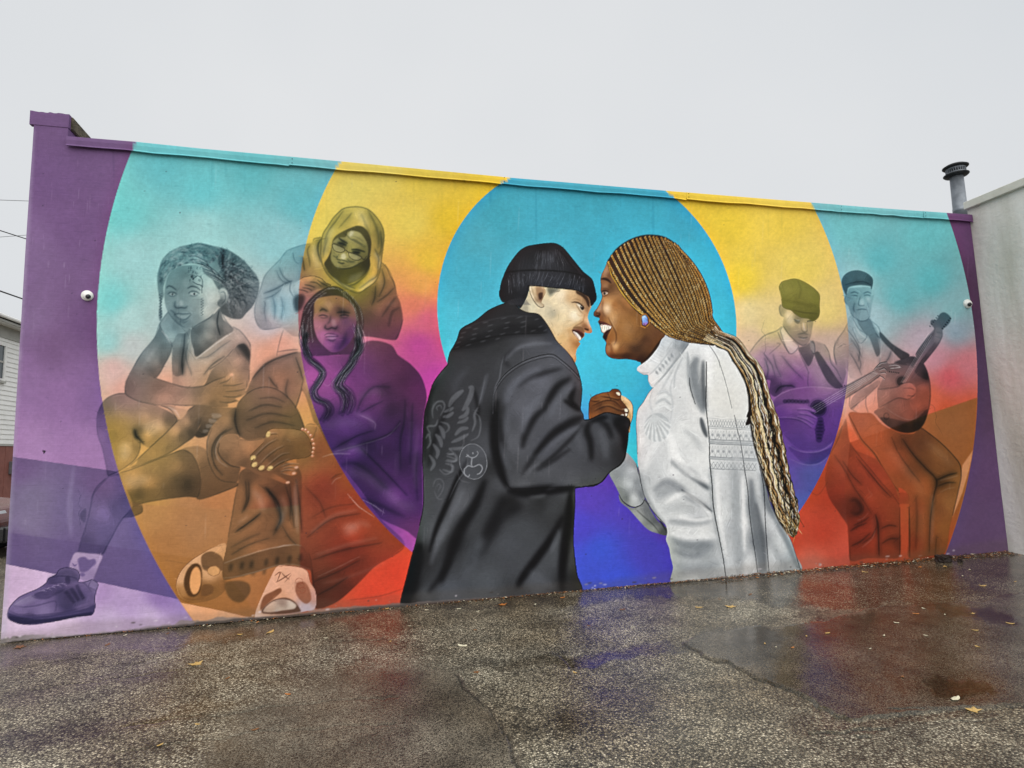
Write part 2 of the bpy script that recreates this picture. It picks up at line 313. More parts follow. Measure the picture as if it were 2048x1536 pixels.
F(FC, [(1000,520,'8f8a55'),(1180,450,'a9a268'),(1200,520,'8d8650'),(1140,580,'989150'),(1060,600,'7c7644'),(1260,620,'6b6638'),(1000,720,'8c8650'),(1060,680,'b3ab6c'),(1180,700,'8a8450'),(1080,770,'7a7444'),(960,650,'8d8750'),(1250,700,'5c5730')], a=.9, blur=.8)
for pts, w, v, b in [([(1010,490),(1050,520),(1100,545)], 3.5, .35, .8), ([(1140,610),(1200,610),(1280,635)], 3.5, .35, .8), ([(1000,540),(1050,550),(1090,570)], 5, .35, 1.4), ([(1150,630),(1200,640),(1230,640)], 4, .3, 1), ([(985,700),(1010,715),(1060,720),(1110,740)], 1.8, .35, .6), ([(1000,735),(1040,752),(1070,748)], 3.0, .4, .8), ([(950,670),(990,690),(1010,660)], 1.8, .5, .7), ([(1100,700),(1120,730),(1180,740)], 2, .6, .9), ([(1060,440),(1100,470),(1130,500),(1200,540),(1280,590)], 1.2, .5, .5), ([(1150,500),(1220,540),(1290,580)], 1.2, .55, .5), ([(985,790),(1060,806),(1150,790),(1240,740)], 2, .45, .7)]:
    D(pts, w, v, 1, b)
for pts in ([(1150,470),(1210,490),(1260,530)], [(1140,500),(1190,515),(1250,560)], [(960,640),(985,670),(1000,700)], [(1120,740),(1170,730),(1220,700)], [(1040,775),(1080,782),(1120,772)], [(985,560),(1030,575),(1060,590)], [(1140,640),(1190,655),(1225,670)]): D(pts, 1.0, .6, .8, .4)
WB([(1040,660),(1070,650),(1085,690),(1060,710),(1035,695)], .25, 1.4); WB([(1130,425),(1165,425),(1150,470),(1115,470)], .25, 2)
for q in ([(944,560),(960,552),(1030,580),(1072,605),(1060,632),(1010,636),(960,612)], [(1112,642),(1130,640),(1200,665),(1245,690),(1215,718),(1160,712),(1118,680)]):
    WB(q, .10, 1); L(q+[q[0]], 1.1, '2b2a18', .85, .2, 'n', True, 0)
L([(1072,608),(1095,625),(1112,645)], 1.6, '2b2a18'); L([(950,545),(1020,560),(1075,600)], 1.8, '2b2a18', .8, .4); L([(1245,690),(1270,712),(1300,670)], 1.6, '2b2a18', .9, .3); L([(1115,640),(1190,655),(1250,690)], 1.8, '2b2a18', .8, .4)
clip(None)
HAND2 = [(600,925),(650,895),(740,880),(830,905),(880,950),(930,975),(880,1000),(800,1010),(740,1040),(700,1060),(640,1075),(590,1090),(560,1080),(545,1020),(560,960)]
shade(HAND2, [(620,940,.98),(700,900,1.02),(800,920,.86),(860,980,.55),(760,1000,.68),(640,1040,.86),(580,1010,1.0),(560,1060,.86),(720,960,.78)], blur=.4, fig=2)
for pts in ([(660,970),(720,980),(770,1000)], [(720,940),(780,950),(830,985)], [(790,920),(850,960),(900,985)], [(600,1020),(660,1030),(700,1050)], [(640,1000),(700,1010),(740,1030)]): D(pts, 2.0, .42, 1, .7)
L(HAND2[:8], 1.2, .4, .9, .3, 'm'); 
DB([(560,1090),(660,1080),(640,1200),(580,1250),(550,1180)], .45, 3)

# === girl with curls (figure 1)
frI()
# far leg, bent: knee and shin
LEG1 = [(110,420),(160,382),(250,355),(350,368),(470,420),(580,470),(660,510),(718,560),(695,620),(620,690),(540,760),(485,800),(440,775),(415,740),(412,800),(380,880),(330,930),(250,985),(150,1040),(130,940),(100,800),(65,700),(55,600),(62,520),(85,460)]
shade(LEG1, [(250,400,.72),(130,460,.66),(350,460,.76),(300,560,.84),(450,560,.90),(560,620,.95),(520,500,.78),(650,570,.62),(470,690,.95),(540,720,.80),(400,660,.62),(250,650,.85),(180,700,.78),(330,720,.86),(300,800,.98),(220,850,.86),(270,920,.92),(90,600,.80),(80,700,.86),(130,850,.82),(160,960,.80),(380,800,.75)], fig=1)
for pts, w, v, b in [([(370,655),(375,700),(415,740),(440,775)], 2.6, .4, 1), ([(485,800),(540,760),(620,690),(690,620),(716,560)], 1.2, .5, .4), ([(110,420),(62,520),(55,600),(65,700),(100,800),(130,940),(150,1030)], 1.0, .6, .5), ([(412,745),(410,810),(380,880),(330,930),(250,985)], 1.4, .5, .5), ([(150,1030),(250,985)], 2.2, .5, .8), ([(110,420),(160,382),(250,355),(350,368),(470,420),(560,460)], 1.4, .5, .5)]: D(pts, w, v, 1, b)
DB([(350,640),(380,660),(400,730),(360,720)], .7, 4); WB([(430,620),(560,580),(600,640),(500,700)], .12, 8); WB([(240,780),(320,760),(330,860),(260,900)], .12, 7)
# near leg: thigh lying across, shorts
SHORT1 = [(760,815),(830,790),(900,790),(960,830),(1000,950),(1050,1040),(1200,1080),(1215,1110),(1100,1160),(900,1225),(870,1210),(905,1150),(905,1000),(860,880)]
shade(SHORT1, [(850,830,.84),(950,1000,.68),(1100,1080,.66),(920,1150,.66),(880,1200,.62)], fig=1)
D([(905,1225),(1000,1195),(1215,1110)], 1.4, .55, 1, .4)
THIGH1 = [(245,1005),(320,985),(500,915),(640,860),(760,815),(830,850),(880,930),(905,1030),(905,1140),(880,1205),(800,1200),(620,1220),(450,1250),(350,1285),(420,1270),(425,1330),(330,1370),(240,1380),(210,1430),(150,1536),(20,1536),(0,1400),(10,1220),(50,1130),(130,1050)]
shade(THIGH1, [(350,1030,.98),(300,1100,.95),(500,980,.80),(480,1080,.94),(600,1000,.76),(700,950,.80),(780,870,.66),(850,950,.64),(800,1100,.50),(720,1080,.60),(650,1150,.62),(500,1180,.72),(400,1190,.66),(330,1200,.70),(880,1100,.56),(200,1060,.90),(130,1150,.96),(60,1250,.92),(200,1250,.84),(100,1400,1.0),(200,1350,.80),(30,1450,.86),(390,1310,.70)], fig=1)
for pts, w, v, b in [([(245,1005),(320,985),(500,915),(640,860),(760,815)], 1.3, .42, .4), ([(350,1285),(450,1250),(620,1220),(800,1200),(880,1205)], 1.3, .5, .4), ([(760,815),(830,850),(880,930),(905,1030),(905,1140),(880,1210)], 1.5, .5, .6), ([(425,1265),(425,1330),(330,1370)], 1.2, .5, .4), ([(130,1050),(50,1130),(10,1220)], 1.4, .6, .8), ([(340,1290),(280,1340),(220,1420)], 3, .68, 2)]: D(pts, w, v, 1, b)
DB([(720,1040),(830,1040),(850,1150),(760,1180),(700,1110)], .84, 14); DB([(330,1180),(450,1130),(440,1200),(340,1250)], .86, 11); WB([(290,1040),(420,1030),(500,1060),(420,1110),(310,1130)], .1, 8)
# lower leg, sock and sneaker in the purple
frN()
SHIN = [(720,300),(690,330),(660,370),(640,420),(625,500),(600,600),(570,690),(545,785),(600,790),(715,800),(760,720),(840,560),(880,520),(925,470),(900,380),(830,250),(760,255)]
shade(SHIN, [(760,320,1.02),(680,420,.98),(720,500,1.10),(640,600,.95),(800,480,.86),(600,720,.84),(700,680,.92),(860,430,.82),(740,760,.80),(820,330,.95)], fig=1)
for pts, w, v, b in [([(760,255),(690,330),(650,390),(630,480),(600,600),(570,690),(545,785)], 1.2, .66, .5), ([(925,470),(840,570),(780,680),(715,800)], 1.4, .58, .6), ([(760,255),(830,240)], 1.6, .55, .6), ([(600,480),(565,510),(565,550),(600,570)], 1.2, .7, .5), ([(530,780),(620,790),(715,805)], 1.4, .6, .5)]: D(pts, w, v, 1, b)
shade([(600,480),(568,505),(565,550),(595,572)], [(590,520,.85)], fig=1)
SOCK = [(530,785),(620,790),(715,805),(690,880),(660,960),(640,1000),(560,970),(540,910),(485,890),(500,830)]
F(SOCK, [(520,810,'a892b4'),(680,830,'a38eb3'),(640,950,'8d79a2'),(510,880,'9c87ac')], a=.95, blur=.4, fig=1)
F([(545,830),(590,815),(620,835),(660,830),(670,860),(640,890),(600,920),(560,920),(550,880)], '665583', a=.95, blur=.5); F(ell(575,940,18,14), '665583', a=.9, blur=.4); F([(500,855),(520,870),(540,865),(520,885)], '665583', a=.9, blur=.3)
L(SOCK[:6], 1.2, '4f4068', .8, .4)
SHOE = [(55,1210),(60,1180),(80,1150),(130,1100),(200,1065),(260,1040),(320,1000),(340,965),(390,940),(415,905),(470,890),(540,910),(556,950),(550,990),(600,990),(640,975),(665,985),(685,1010),(670,1060),(660,1120),(665,1150),(655,1200),(635,1222),(520,1235),(400,1262),(250,1285),(150,1285),(80,1262),(55,1240)]
F(SHOE, [(120,1150,'75658f'),(250,1140,'6e5f89'),(200,1100,'6b5c86'),(300,1200,'7a6b95'),(150,1210,'6f608a'),(400,1100,'5f517b'),(350,980,'5c4e78'),(480,930,'66577f'),(600,1060,'5d4f79'),(480,1080,'52456c'),(640,1010,'7b6b93'),(560,1150,'64567f'),(200,1260,'423a60'),(500,1215,'40385e')], fig=1)
F([(55,1205),(90,1215),(150,1225),(300,1225),(450,1205),(600,1175),(662,1150),(655,1200),(635,1222),(520,1235),(400,1262),(250,1285),(150,1285),(80,1262),(52,1240)], '433b61', a=.95, blur=.4)
L([(60,1190),(120,1215),(250,1222),(450,1200),(660,1145)], 1.6, '352e50', .9, .4); L([(70,1240),(200,1255),(400,1235),(650,1190)], 1.0, '6a5c86', .7, .5)
for pts, w in [([(80,1150),(150,1165),(260,1155),(385,1125),(390,1180),(375,1205)], 1.4), ([(215,1070),(240,1100),(330,1105),(400,1060),(450,1040),(440,1000)], 1.6), ([(340,965),(420,950),(520,960),(550,990)], 1.6), ([(330,1005),(420,995),(500,1000)], 1.3), ([(390,1080),(390,1140)], 1.2), ([(520,1160),(640,1120)], 1.2), ([(560,985),(600,1010),(640,1060)], 1.4), ([(640,975),(620,1020),(665,1050)], 1.2)]: L(pts, w, '372f52', .85, .4)
F([(240,1075),(330,1035),(440,1010),(430,1060),(330,1105),(245,1098)], '463c62', a=.8, blur=.8)
for i in range(5): L([(255+i*36,1062-i*14),(300+i*36,1050-i*12),(330+i*34,1060-i*10)], 1.2, '9485ab', .85, .3)
for i in range(3): F([(445+i*38,1060-i*22),(470+i*38,1050-i*22),(530+i*32,1130-i*14),(510+i*32,1145-i*14)], '3f3659', a=.85, blur=.4, sm=False)
F([(455,960),(485,955),(490,1000),(465,1005)], '3f3659', a=.8, blur=.4)
L(SHOE, 1.4, '2c2646', .9, .3, taper=0)
WB([(90,1150),(150,1110),(230,1085),(240,1120),(160,1150)], .10, 3); DB([(400,1060),(520,1040),(600,1100),(560,1150),(420,1180)], .78, 5); DB([(60,1230),(300,1250),(640,1200),(630,1222),(400,1262),(150,1285)], .72, 1.5); Wl([(80,1165),(150,1120),(220,1085)], 1.4, .16, 1, .6); DB([(340,960),(470,900),(550,950),(540,985),(350,1000)], .82, 3)
# torso and top
frG()
TOP1 = [(745,1250),(735,1400),(740,1560),(760,1720),(900,1740),(1000,1700),(1080,1600),(1150,1480),(1260,1390),(1350,1300),(1400,1230),(1470,1210),(1530,1260),(1545,1220),(1500,1160),(1430,1080),(1360,1040),(1365,1080),(1290,1130),(1200,1190),(1100,1270),(985,1360),(960,1290),(930,1180),(925,1090),(860,1080)]
shade(TOP1, [(850,1300,.82),(800,1450,.84),(950,1450,.93),(1050,1450,.95),(1200,1300,.88),(1300,1180,.90),(1430,1130,.92),(1480,1180,.86),(880,1600,.92),(1000,1600,.90),(780,1600,.84),(1350,1260,.80)], fig=1)
for pts, w, v, b in [([(860,1240),(850,1400),(840,1536)], 4, .5, 1.6), ([(750,1250),(745,1400),(750,1536)], 1.6, .45, .6), ([(900,1200),(880,1350),(940,1536)], 2, .66, 1), ([(990,1360),(1100,1350),(1250,1240),(1340,1180)], 2.6, .72, 1.2), ([(1060,1536),(1150,1430),(1280,1340)], 2, .6, .9), ([(1120,1480),(1260,1390),(1380,1260)], 1.8, .5, .7), ([(1360,1040),(1430,1080),(1500,1160),(1540,1240),(1530,1440)], 1.2, .45, .4)]: D(pts, w, v, 1, b)
Wl([(925,1100),(945,1200),(965,1340)], 2.6, .35, 1, .5); Wl([(1365,1090),(1250,1170),(1100,1280),(985,1370)], 2.6, .3, 1, .6); Wl([(1060,1420),(1200,1300),(1330,1220)], 4, .14, 1, 2)
NECK = [(940,1060),(1000,1030),(1100,960),(1180,900),(1230,850),(1260,960),(1310,1010),(1366,1080),(1290,1130),(1200,1190),(1100,1270),(985,1350),(955,1270),(930,1180),(925,1090)]
shade(NECK, [(1000,1080,.55),(960,1150,.60),(1050,1180,.70),(1100,1130,.80),(1010,1300,.50),(1150,1000,.78),(1200,960,.62),(1230,1080,.55),(1300,1060,.72),(1100,1220,.60),(970,1250,.55)], fig=1)
D([(1250,900),(1290,980),(1370,1070)], 1.4, .45, 1, .4); D([(1220,870),(1200,1000),(1230,1130)], 3, .65, 1.6)
SHO = [(1260,1390),(1350,1300),(1400,1235),(1480,1215),(1540,1300),(1525,1450),(1530,1600),(1480,1700),(1380,1760),(1200,1740),(1060,1690),(1090,1600),(1150,1480)]
shade(SHO, [(1300,1400,.80),(1250,1500,.78),(1400,1400,.88),(1350,1550,.92),(1200,1620,.70),(1480,1300,.55),(1500,1450,.70),(1450,1600,.80),(1150,1600,.66)], fig=1)
DB([(1400,1235),(1480,1210),(1530,1300),(1520,1400),(1470,1310)], .62, 3); D([(1525,1300),(1530,1450),(1525,1600)], 1.2, .5, 1, .4)
# raised arm, hand at the cheek
ARM1 = [(700,890),(650,950),(610,1010),(600,1060),(560,1150),(500,1230),(430,1310),(380,1380),(340,1460),(300,1536),(270,1620),(255,1690),(270,1740),(420,1790),(560,1740),(480,1660),(600,1536),(660,1430),(715,1330),(740,1260),(760,1250),(770,1130),(800,1060),(870,1055),(800,1010),(740,950)]
shade(ARM1, [(680,960,.66),(740,1020,.64),(660,1100,.62),(700,1150,.72),(600,1150,.64),(560,1250,.70),(640,1250,.60),(500,1330,.76),(560,1400,.74),(640,1380,.58),(400,1450,.70),(450,1550,.66),(350,1600,.62),(520,1500,.58),(300,1680,.60),(450,1700,.66),(800,1040,.60)], fig=1)
shade([(760,1070),(870,1055),(930,1060),(920,1120),(900,1200),(880,1280),(860,1420),(830,1536),(760,1536),(750,1300)], [(840,1080,.62),(800,1200,.72),(880,1200,.76),(830,1300,.62),(780,1450,.72),(840,1450,.55)], fig=1)
for pts, w, v, b in [([(700,890),(610,1010),(560,1150),(430,1310),(340,1460),(300,1536),(258,1680)], 1.2, .5, .4), ([(620,1030),(660,1110),(710,1170),(740,1250)], 1.6, .45, .6), ([(740,1260),(715,1330),(660,1430),(600,1536),(500,1640)], 1.3, .48, .4), ([(870,1100),(860,1240),(840,1400),(850,1536)], 3, .5, 1.2), ([(660,950),(720,1000),(790,1030)], 2, .6, .9)]: D(pts, w, v, 1, b)
shade([(640,965),(700,900),(760,960),(830,1020),(905,1062),(870,1110),(790,1120),(745,1200),(700,1165),(655,1105),(620,1025)], [(680,960,.74),(700,1050,.78),(760,1040,.66),(830,1080,.74),(720,1130,.86),(650,1050,.82)], fig=1)
Wl([(630,1080),(680,1140),(730,1220)], 2.4, .35, 1, .5); Wl([(640,1000),(690,930)], 2, .2, 1, .8); WB([(540,1280),(580,1260),(500,1400),(440,1440)], .1, 4)
# forearm lying across, hand on her other arm
frI()
ARM1B = [(285,300),(300,240),(340,190),(420,200),(520,225),(640,265),(760,300),(860,305),(940,290),(1020,250),(1110,220),(1160,190),(1180,205),(1160,235),(1090,270),(1180,270),(1250,260),(1290,250),(1270,285),(1190,310),(1270,330),(1285,350),(1240,380),(1190,400),(1220,420),(1130,440),(1130,465),(1040,470),(900,455),(760,455),(640,445),(540,450),(400,420),(300,370)]
shade(ARM1B, [(320,300,.62),(400,260,.66),(420,350,.70),(560,300,.66),(600,400,.84),(750,350,.76),(780,420,.86),(880,330,.72),(950,400,.82),(1000,320,.78),(1080,300,.76),(1100,380,.78),(1150,215,.95),(1180,340,.80),(1150,440,.74),(1000,450,.66)], fig=1)
for pts, w, v, b in [([(520,225),(640,265),(760,300),(860,305),(940,290),(1020,250),(1110,220)], 1.5, .48, .5), ([(540,450),(640,445),(760,455),(900,455),(1040,470)], 1.4, .5, .5), ([(285,300),(290,350),(300,370),(400,420),(540,450)], 1.2, .5, .5), ([(1060,275),(1130,250),(1165,215)], 1.4, .5, .5), ([(1090,290),(1180,290),(1260,270)], 1.4, .55, .5), ([(1110,340),(1200,335),(1270,320)], 1.4, .55, .5), ([(1090,380),(1180,385),(1240,370)], 1.4, .55, .5), ([(1060,425),(1150,430),(1200,410)], 1.4, .55, .5), ([(1285,250),(1285,350)], 1, .6, .4)]: D(pts, w, v, 1, b)
F(ell(1160,202,16,14), 'e9b08e', a=.6, blur=.8)
# her other forearm reaching down to the ankle
ARM1C = [(860,455),(1000,465),(960,540),(900,620),(860,700),(780,760),(640,850),(480,915),(400,940),(340,965),(270,985),(370,940),(400,885),(480,810),(600,700),(720,580),(800,500)]
shade(ARM1C, [(900,500,.66),(850,560,.62),(780,580,.86),(700,660,.94),(600,760,.80),(760,700,.62),(650,800,.72),(520,840,.84),(430,900,.80),(350,960,.86),(830,680,.48),(900,600,.46)], fig=1)
for pts, w, v, b in [([(860,455),(800,500),(720,580),(600,700),(480,810),(400,885),(330,945)], 1.4, .48, .4), ([(960,540),(860,700),(780,760),(640,850),(480,915),(340,965)], 1.4, .45, .5)]: D(pts, w, v, 1, b)
shade([(540,450),(640,450),(740,480),(800,500),(740,570),(700,540),(640,480)], [(640,460,.80),(720,520,.96)], fig=1); D([(580,455),(660,490),(710,560)], 1.6, .5, 1, .5); Wl([(640,465),(700,500),(735,555)], 2.4, .25, 1, .6)
shade([(940,500),(1000,470),(1120,470),(1190,480),(1200,540),(1100,560),(1020,620),(980,690),(900,720),(860,700),(900,620)], [(1000,540,.66),(1100,510,.76),(950,640,.5),(900,680,.42),(1020,600,.62)], fig=1)
for i in range(4): 
    q = [(1000-i*25,520+i*45),(1060-i*32,525+i*42),(1080-i*36,545+i*40),(1010-i*26,560+i*40)]
    WB(q, .14, 1.5); D([(990-i*25,560+i*42),(1040-i*30,575+i*40)], 1.8, .5, 1, .6)
# face and hair
frG()
FACE1 = [(705,500),(680,560),(662,650),(662,780),(690,880),(740,950),(800,1010),(870,1052),(950,1052),(1020,1010),(1120,950),(1180,880),(1215,830),(1230,700),(1200,620),(1130,550),(1050,470),(1000,410),(850,415),(760,450)]
shade(FACE1, [(750,560,.70),(850,500,.66),(900,600,.72),(700,700,.72),(720,820,.76),(800,640,.68),(850,750,.72),(850,820,.78),(800,900,.70),(870,930,.76),(900,1010,.68),(780,980,.60),(950,850,.78),(980,950,.74),(1050,700,.98),(1120,600,1.0),(1150,750,1.03),(1080,880,1.0),(1180,820,.9),(1040,560,.95),(1000,780,.80)], fig=1)
for pts, w, v, b in [([(680,650),(700,625),(740,635),(785,670)], 2.6, .5, .8), ([(895,650),(940,628),(990,640),(1030,670)], 2.6, .45, .8), ([(690,710),(720,690),(760,692),(790,712)], 2.0, .4, .6), ([(905,700),(940,678),(985,682),(1020,705)], 2.0, .4, .6), ([(700,725),(740,730),(780,722)], 1.2, .5, .5), ([(915,720),(960,728),(1005,715)], 1.2, .5, .5), ([(770,780),(765,830),(790,850),(830,845),(870,850),(895,830)], 2.0, .5, .9), ([(760,920),(800,905),(850,912),(930,905)], 1.6, .5, .6), ([(770,925),(820,965),(880,965),(935,915)], 1.8, .55, .7), ([(820,985),(860,995),(900,985)], 2, .7, 1.2), ([(690,880),(740,950),(800,1010),(870,1052)], 1.4, .6, .6), ([(940,1060),(1020,1010),(1120,950),(1160,910)], 2.0, .42, .6), ([(720,870),(760,900),(770,940)], 2.5, .65, 1.4)]: D(pts, w, v, 1, b)
for q in ([(715,705),(740,700),(765,710),(740,722)], [(925,702),(950,695),(990,705),(955,720)]): WB(q, .25, .5)
F(ell(742,710,9,11), .35, .9, .3, 'm'); F(ell(965,706,11,13), .35, .9, .3, 'm')
WB([(815,780),(845,780),(850,825),(815,830)], .14, 2); WB([(790,925),(860,930),(910,925),(860,952),(810,948)], .10, 1); WB([(850,560),(900,560),(900,620),(860,620)], .05, 3); WB([(1080,650),(1150,650),(1150,850),(1090,850)], .12, 6)
EAR1 = [(1215,690),(1225,655),(1260,642),(1300,670),(1312,730),(1300,790),(1260,830),(1225,838),(1205,800),(1235,750)]
shade(EAR1, [(1250,680,.95),(1280,730,.80),(1240,780,.60),(1300,700,1.0)], fig=1); D(EAR1, 1.2, .5, 1, .4); D([(1230,690),(1275,690),(1285,760),(1245,810)], 1.6, .5, 1, .6)
HAIR1 = [(610,980),(600,900),(612,800),(598,700),(585,560),(590,500),(612,420),(640,350),(720,270),(830,220),(920,200),(1010,183),(1150,212),(1300,250),(1400,308),(1480,370),(1540,440),(1600,510),(1632,600),(1615,720),(1565,830),(1500,900),(1440,960),(1340,955),(1250,905),(1228,850),(1290,800),(1315,740),(1300,665),(1255,640),(1215,660),(1180,610),(1150,560),(1060,490),(1035,430),(990,400),(900,398),(780,440),(705,495),(672,560),(650,640),(655,720),(640,760),(625,830),(640,900),(628,980)]
shade(HAIR1, [(650,450,.72),(800,330,.74),(900,260,.66),(700,400,.72),(1100,260,.62),(1000,330,.80),(1100,400,.74),(1200,480,.70),(1250,350,.60),(1350,350,.58),(1330,550,.50),(1300,850,.50),(1450,450,.62),(1550,550,.70),(1580,700,.68),(1450,700,.54),(1450,850,.58),(1400,600,.55),(630,600,.68),(620,800,.70),(1220,560,.66)], fig=1)
hp = np.array(HAIR1); 
clip(HAIR1, 1)
def strand(a, b, amp, nw, w, dark, v):
    a, b = np.array(a, float), np.array(b, float); u = np.linspace(0, 1, 22)[:, None]; d = b-a; n = np.array([-d[1], d[0]])/max(1, np.hypot(*d))
    bow = rs.uniform(-.12, .12)*np.hypot(*d)
    P = a+d*u+n*(amp*np.sin(u*6.28*nw+rs.uniform(0, 6.28))+bow*np.sin(u*3.14))
    (L(P, w*1.15, v, .62, .35, 'm', False, .6) if dark else L(P, w*1.1, v, .55, .35, 's', False, .6))
rim = resample(spline(np.array([(1150,212),(1300,250),(1400,308),(1480,370),(1540,440),(1600,510),(1632,600),(1615,720),(1565,830),(1500,900),(1440,960),(1340,955)], float), False), 200)
for i in range(230):
    e = rim[rs.integers(200)]; o = np.array([1230+rs.uniform(-30,90), 480+rs.uniform(-120,260)]); k = rs.uniform(.45, 1.04)
    strand(o+(e-o)*rs.uniform(.0, .45), o+(e-o)*k, rs.uniform(5, 11), rs.uniform(3, 6), rs.uniform(.9, 1.6), i % 5 < 3, rs.uniform(.5, .68) if i % 5 < 3 else rs.uniform(.16, .34))
top = resample(spline(np.array([(600,640),(590,500),(640,350),(720,270),(830,220),(1010,183),(1150,212),(1300,250)], float), False), 160)
for i in range(300):
    k = rs.integers(160); e = top[k]; c = np.array([940, 560]); w0 = rs.uniform(0, .5); p = e+(c-e)*w0; q = top[min(159, k+int(rs.uniform(6, 18)))]; q = q+(c-q)*(w0+rs.uniform(-.05, .1))
    strand(p, q, rs.uniform(4, 9), rs.uniform(2, 4), rs.uniform(.9, 1.4), i % 2 == 0, .62 if i % 2 == 0 else .22)
for i in range(46):       # combed-back strands behind the hairband
    u = rs.uniform(0, 1); x0, y0 = 900+u*220, 330+u*190+rs.uniform(-30,30)
    D([(x0,y0),(x0+90,y0+8+u*30),(x0+190,y0+70+u*30),(x0+250,y0+150)], 1.2, .68, .8, .3) if i%2 else Wl([(x0,y0),(x0+90,y0+8+u*30),(x0+190,y0+70+u*30)], 1.2, .2, .7, .3)
D([(740,350),(880,300),(1030,290),(1180,330),(1300,440)], 1.2, .85, .6, .8)
clip(None)
for i in range(40):       # frizz along the outline
    u = rs.random(); j = int(u*27); p = hp[8+j % 18]+rs.uniform(-14, 14, 2)
    a0 = rs.uniform(0, 6.28); P = [(p[0]+12*math.cos(a0+q*.9), p[1]+10*math.sin(a0+q*.9)) for q in range(5)]
    D(P, .8, .72, .6, .2)
zz = []
for i in range(14): zz += [(1033 if i % 2 else 1060, 745+i*14)]
D(zz, 1.1, .45, .8, .25, .3)
D([(950,560),(1000,520),(1045,560),(1050,640)], 1.6, .42, 1, .3); D([(950,580),(990,605),(1040,625),(1045,700)], 2.0, .4, 1, .3)
for i in range(26):
    x, y = rs.uniform(900, 1030), rs.uniform(420, 560); D([(x,y),(x+12,y+8),(x+2,y+18),(x+14,y+26)], 1.2, .5, .8, .25)
zz = [(608 if i % 2 else 634, 700+i*15) for i in range(18)]
D(zz, 1.6, .5, .8, .3, .3)

# === seated woman with long loose braids (figure 3)
frJ()
BODY3 = [(720,180),(600,212),(480,262),(400,330),(345,400),(312,470),(300,530),(420,560),(560,620),(700,640),(760,500),(850,750),(880,780),(990,1000),(1160,1230),(1300,1440),(1380,1536),(1600,1640),(1740,1720),(1742,1440),(1740,1200),(1738,800),(1752,680),(1772,560),(1760,470),(1720,370),(1640,280),(1545,210),(1480,120),(1300,90),(1100,200),(900,200)]
shade(BODY3, [(620,300,.70),(450,350,.66),(400,450,.68),(560,420,.78),(700,400,.72),(680,550,.74),(740,600,.80),(1150,300,.62),(1000,400,.80),(900,500,.82),(820,400,.95),(860,650,.80),(980,700,.62),(1350,350,.60),(1500,300,.55),(1600,400,.48),(1700,500,.55),(1300,450,.66),(1450,500,.48),(1350,600,.70),(1250,700,.78),(1500,650,.44),(1550,800,.52),(1650,700,.56),(1700,900,.66),(1600,1100,.50),(1700,1250,.62),(1400,850,.60),(1300,950,.50),(1450,1000,.50),(1100,800,.82),(1000,880,.70),(1100,950,.52),(1150,1000,.95),(1050,1100,.80),(1250,1150,.55),(1400,1250,.55),(1500,1350,.85),(1300,1300,.60),(1650,1450,.62),(1550,1500,.70),(1450,1180,.62)], fig=3)
frI()
KNEE3 = [(1210,440),(1260,380),(1330,330),(1420,305),(1510,315),(1590,360),(1660,430),(1710,510),(1745,590),(1755,640),(1700,690),(1600,700),(1430,720),(1280,735),(1215,690),(1190,600),(1195,500)]
CUFF3 = [(1200,470),(1100,530),(1010,610),(965,700),(955,800),(975,900),(1010,1000),(1080,1070),(1200,1085),(1225,1000),(1230,960),(1150,940),(1080,890),(1050,830),(1060,760),(1110,700),(1190,690),(1215,690),(1190,600)]
ANK3 = [(1060,760),(1110,700),(1190,692),(1240,735),(1330,735),(1430,722),(1500,760),(1420,850),(1350,960),(1400,1000),(1500,1010),(1640,1090),(1600,1095),(1480,1050),(1380,1020),(1260,960),(1150,945),(1080,890),(1048,830)]
PANT3 = [(1232,1000),(1215,1100),(1190,1200),(1165,1350),(1130,1536),(1085,1755),(1072,1880),(1200,1858),(1390,1805),(1520,1760),(1660,1752),(1790,1772),(1808,1810),(1790,1660),(1742,1540),(1730,1350),(1738,1080),(1700,960),(1500,900),(1300,960)]
FLAT3 = [(1745,640),(1830,620),(1880,650),(1990,860),(2080,980),(2220,1150),(2380,1380),(2580,1600),(2340,1770),(2210,1900),(2070,2030),(1970,2090),(1840,2110),(1810,1830),(1742,1560),(1725,1350),(1738,1080),(1690,900)]
shade(FLAT3, [(1830,720,.86),(1800,850,.82),(1850,1000,.92),(1800,1200,.85),(1900,1300,.84),(2000,1250,.86),(1850,1500,.82),(2000,1500,.78),(2100,1450,.88),(2150,1500,.95),(1900,1700,.74),(2100,1650,.70),(2300,1600,.78),(2200,1750,.66),(2000,1850,.64),(1900,2000,.56),(2050,1980,.54),(2450,1650,.80)], fig=3)
shade(PANT3, [(1300,1050,.62),(1260,1200,.80),(1350,1150,.86),(1400,1250,.92),(1550,1150,.60),(1480,1300,.70),(1300,1400,.86),(1250,1500,.86),(1500,1500,.74),(1600,1300,.68),(1650,1450,.82),(1680,1150,.72),(1350,1600,.90),(1200,1700,.80),(1500,1680,.84),(1650,1650,.78),(1700,1780,.72),(1300,1830,.70),(1130,1800,.72)], fig=3)
shade(KNEE3, [(1300,420,.66),(1450,350,.70),(1600,450,.64),(1250,560,.56),(1400,500,.64),(1550,560,.62),(1700,600,.58),(1350,620,.60),(1500,660,.62),(1300,700,.66)], fig=3)
shade(CUFF3, [(1100,580,.80),(1020,700,.82),(1000,850,.78),(1040,980,.74),(1150,1050,.64),(1200,560,.60),(1160,640,.66),(1100,1000,.70)], fig=3)
shade(ANK3, [(1120,780,.80),(1200,850,.82),(1300,800,.92),(1400,760,.84),(1250,930,.66),(1380,880,.66),(1450,1000,.74),(1560,1060,.86),(1100,880,.66)], fig=3)
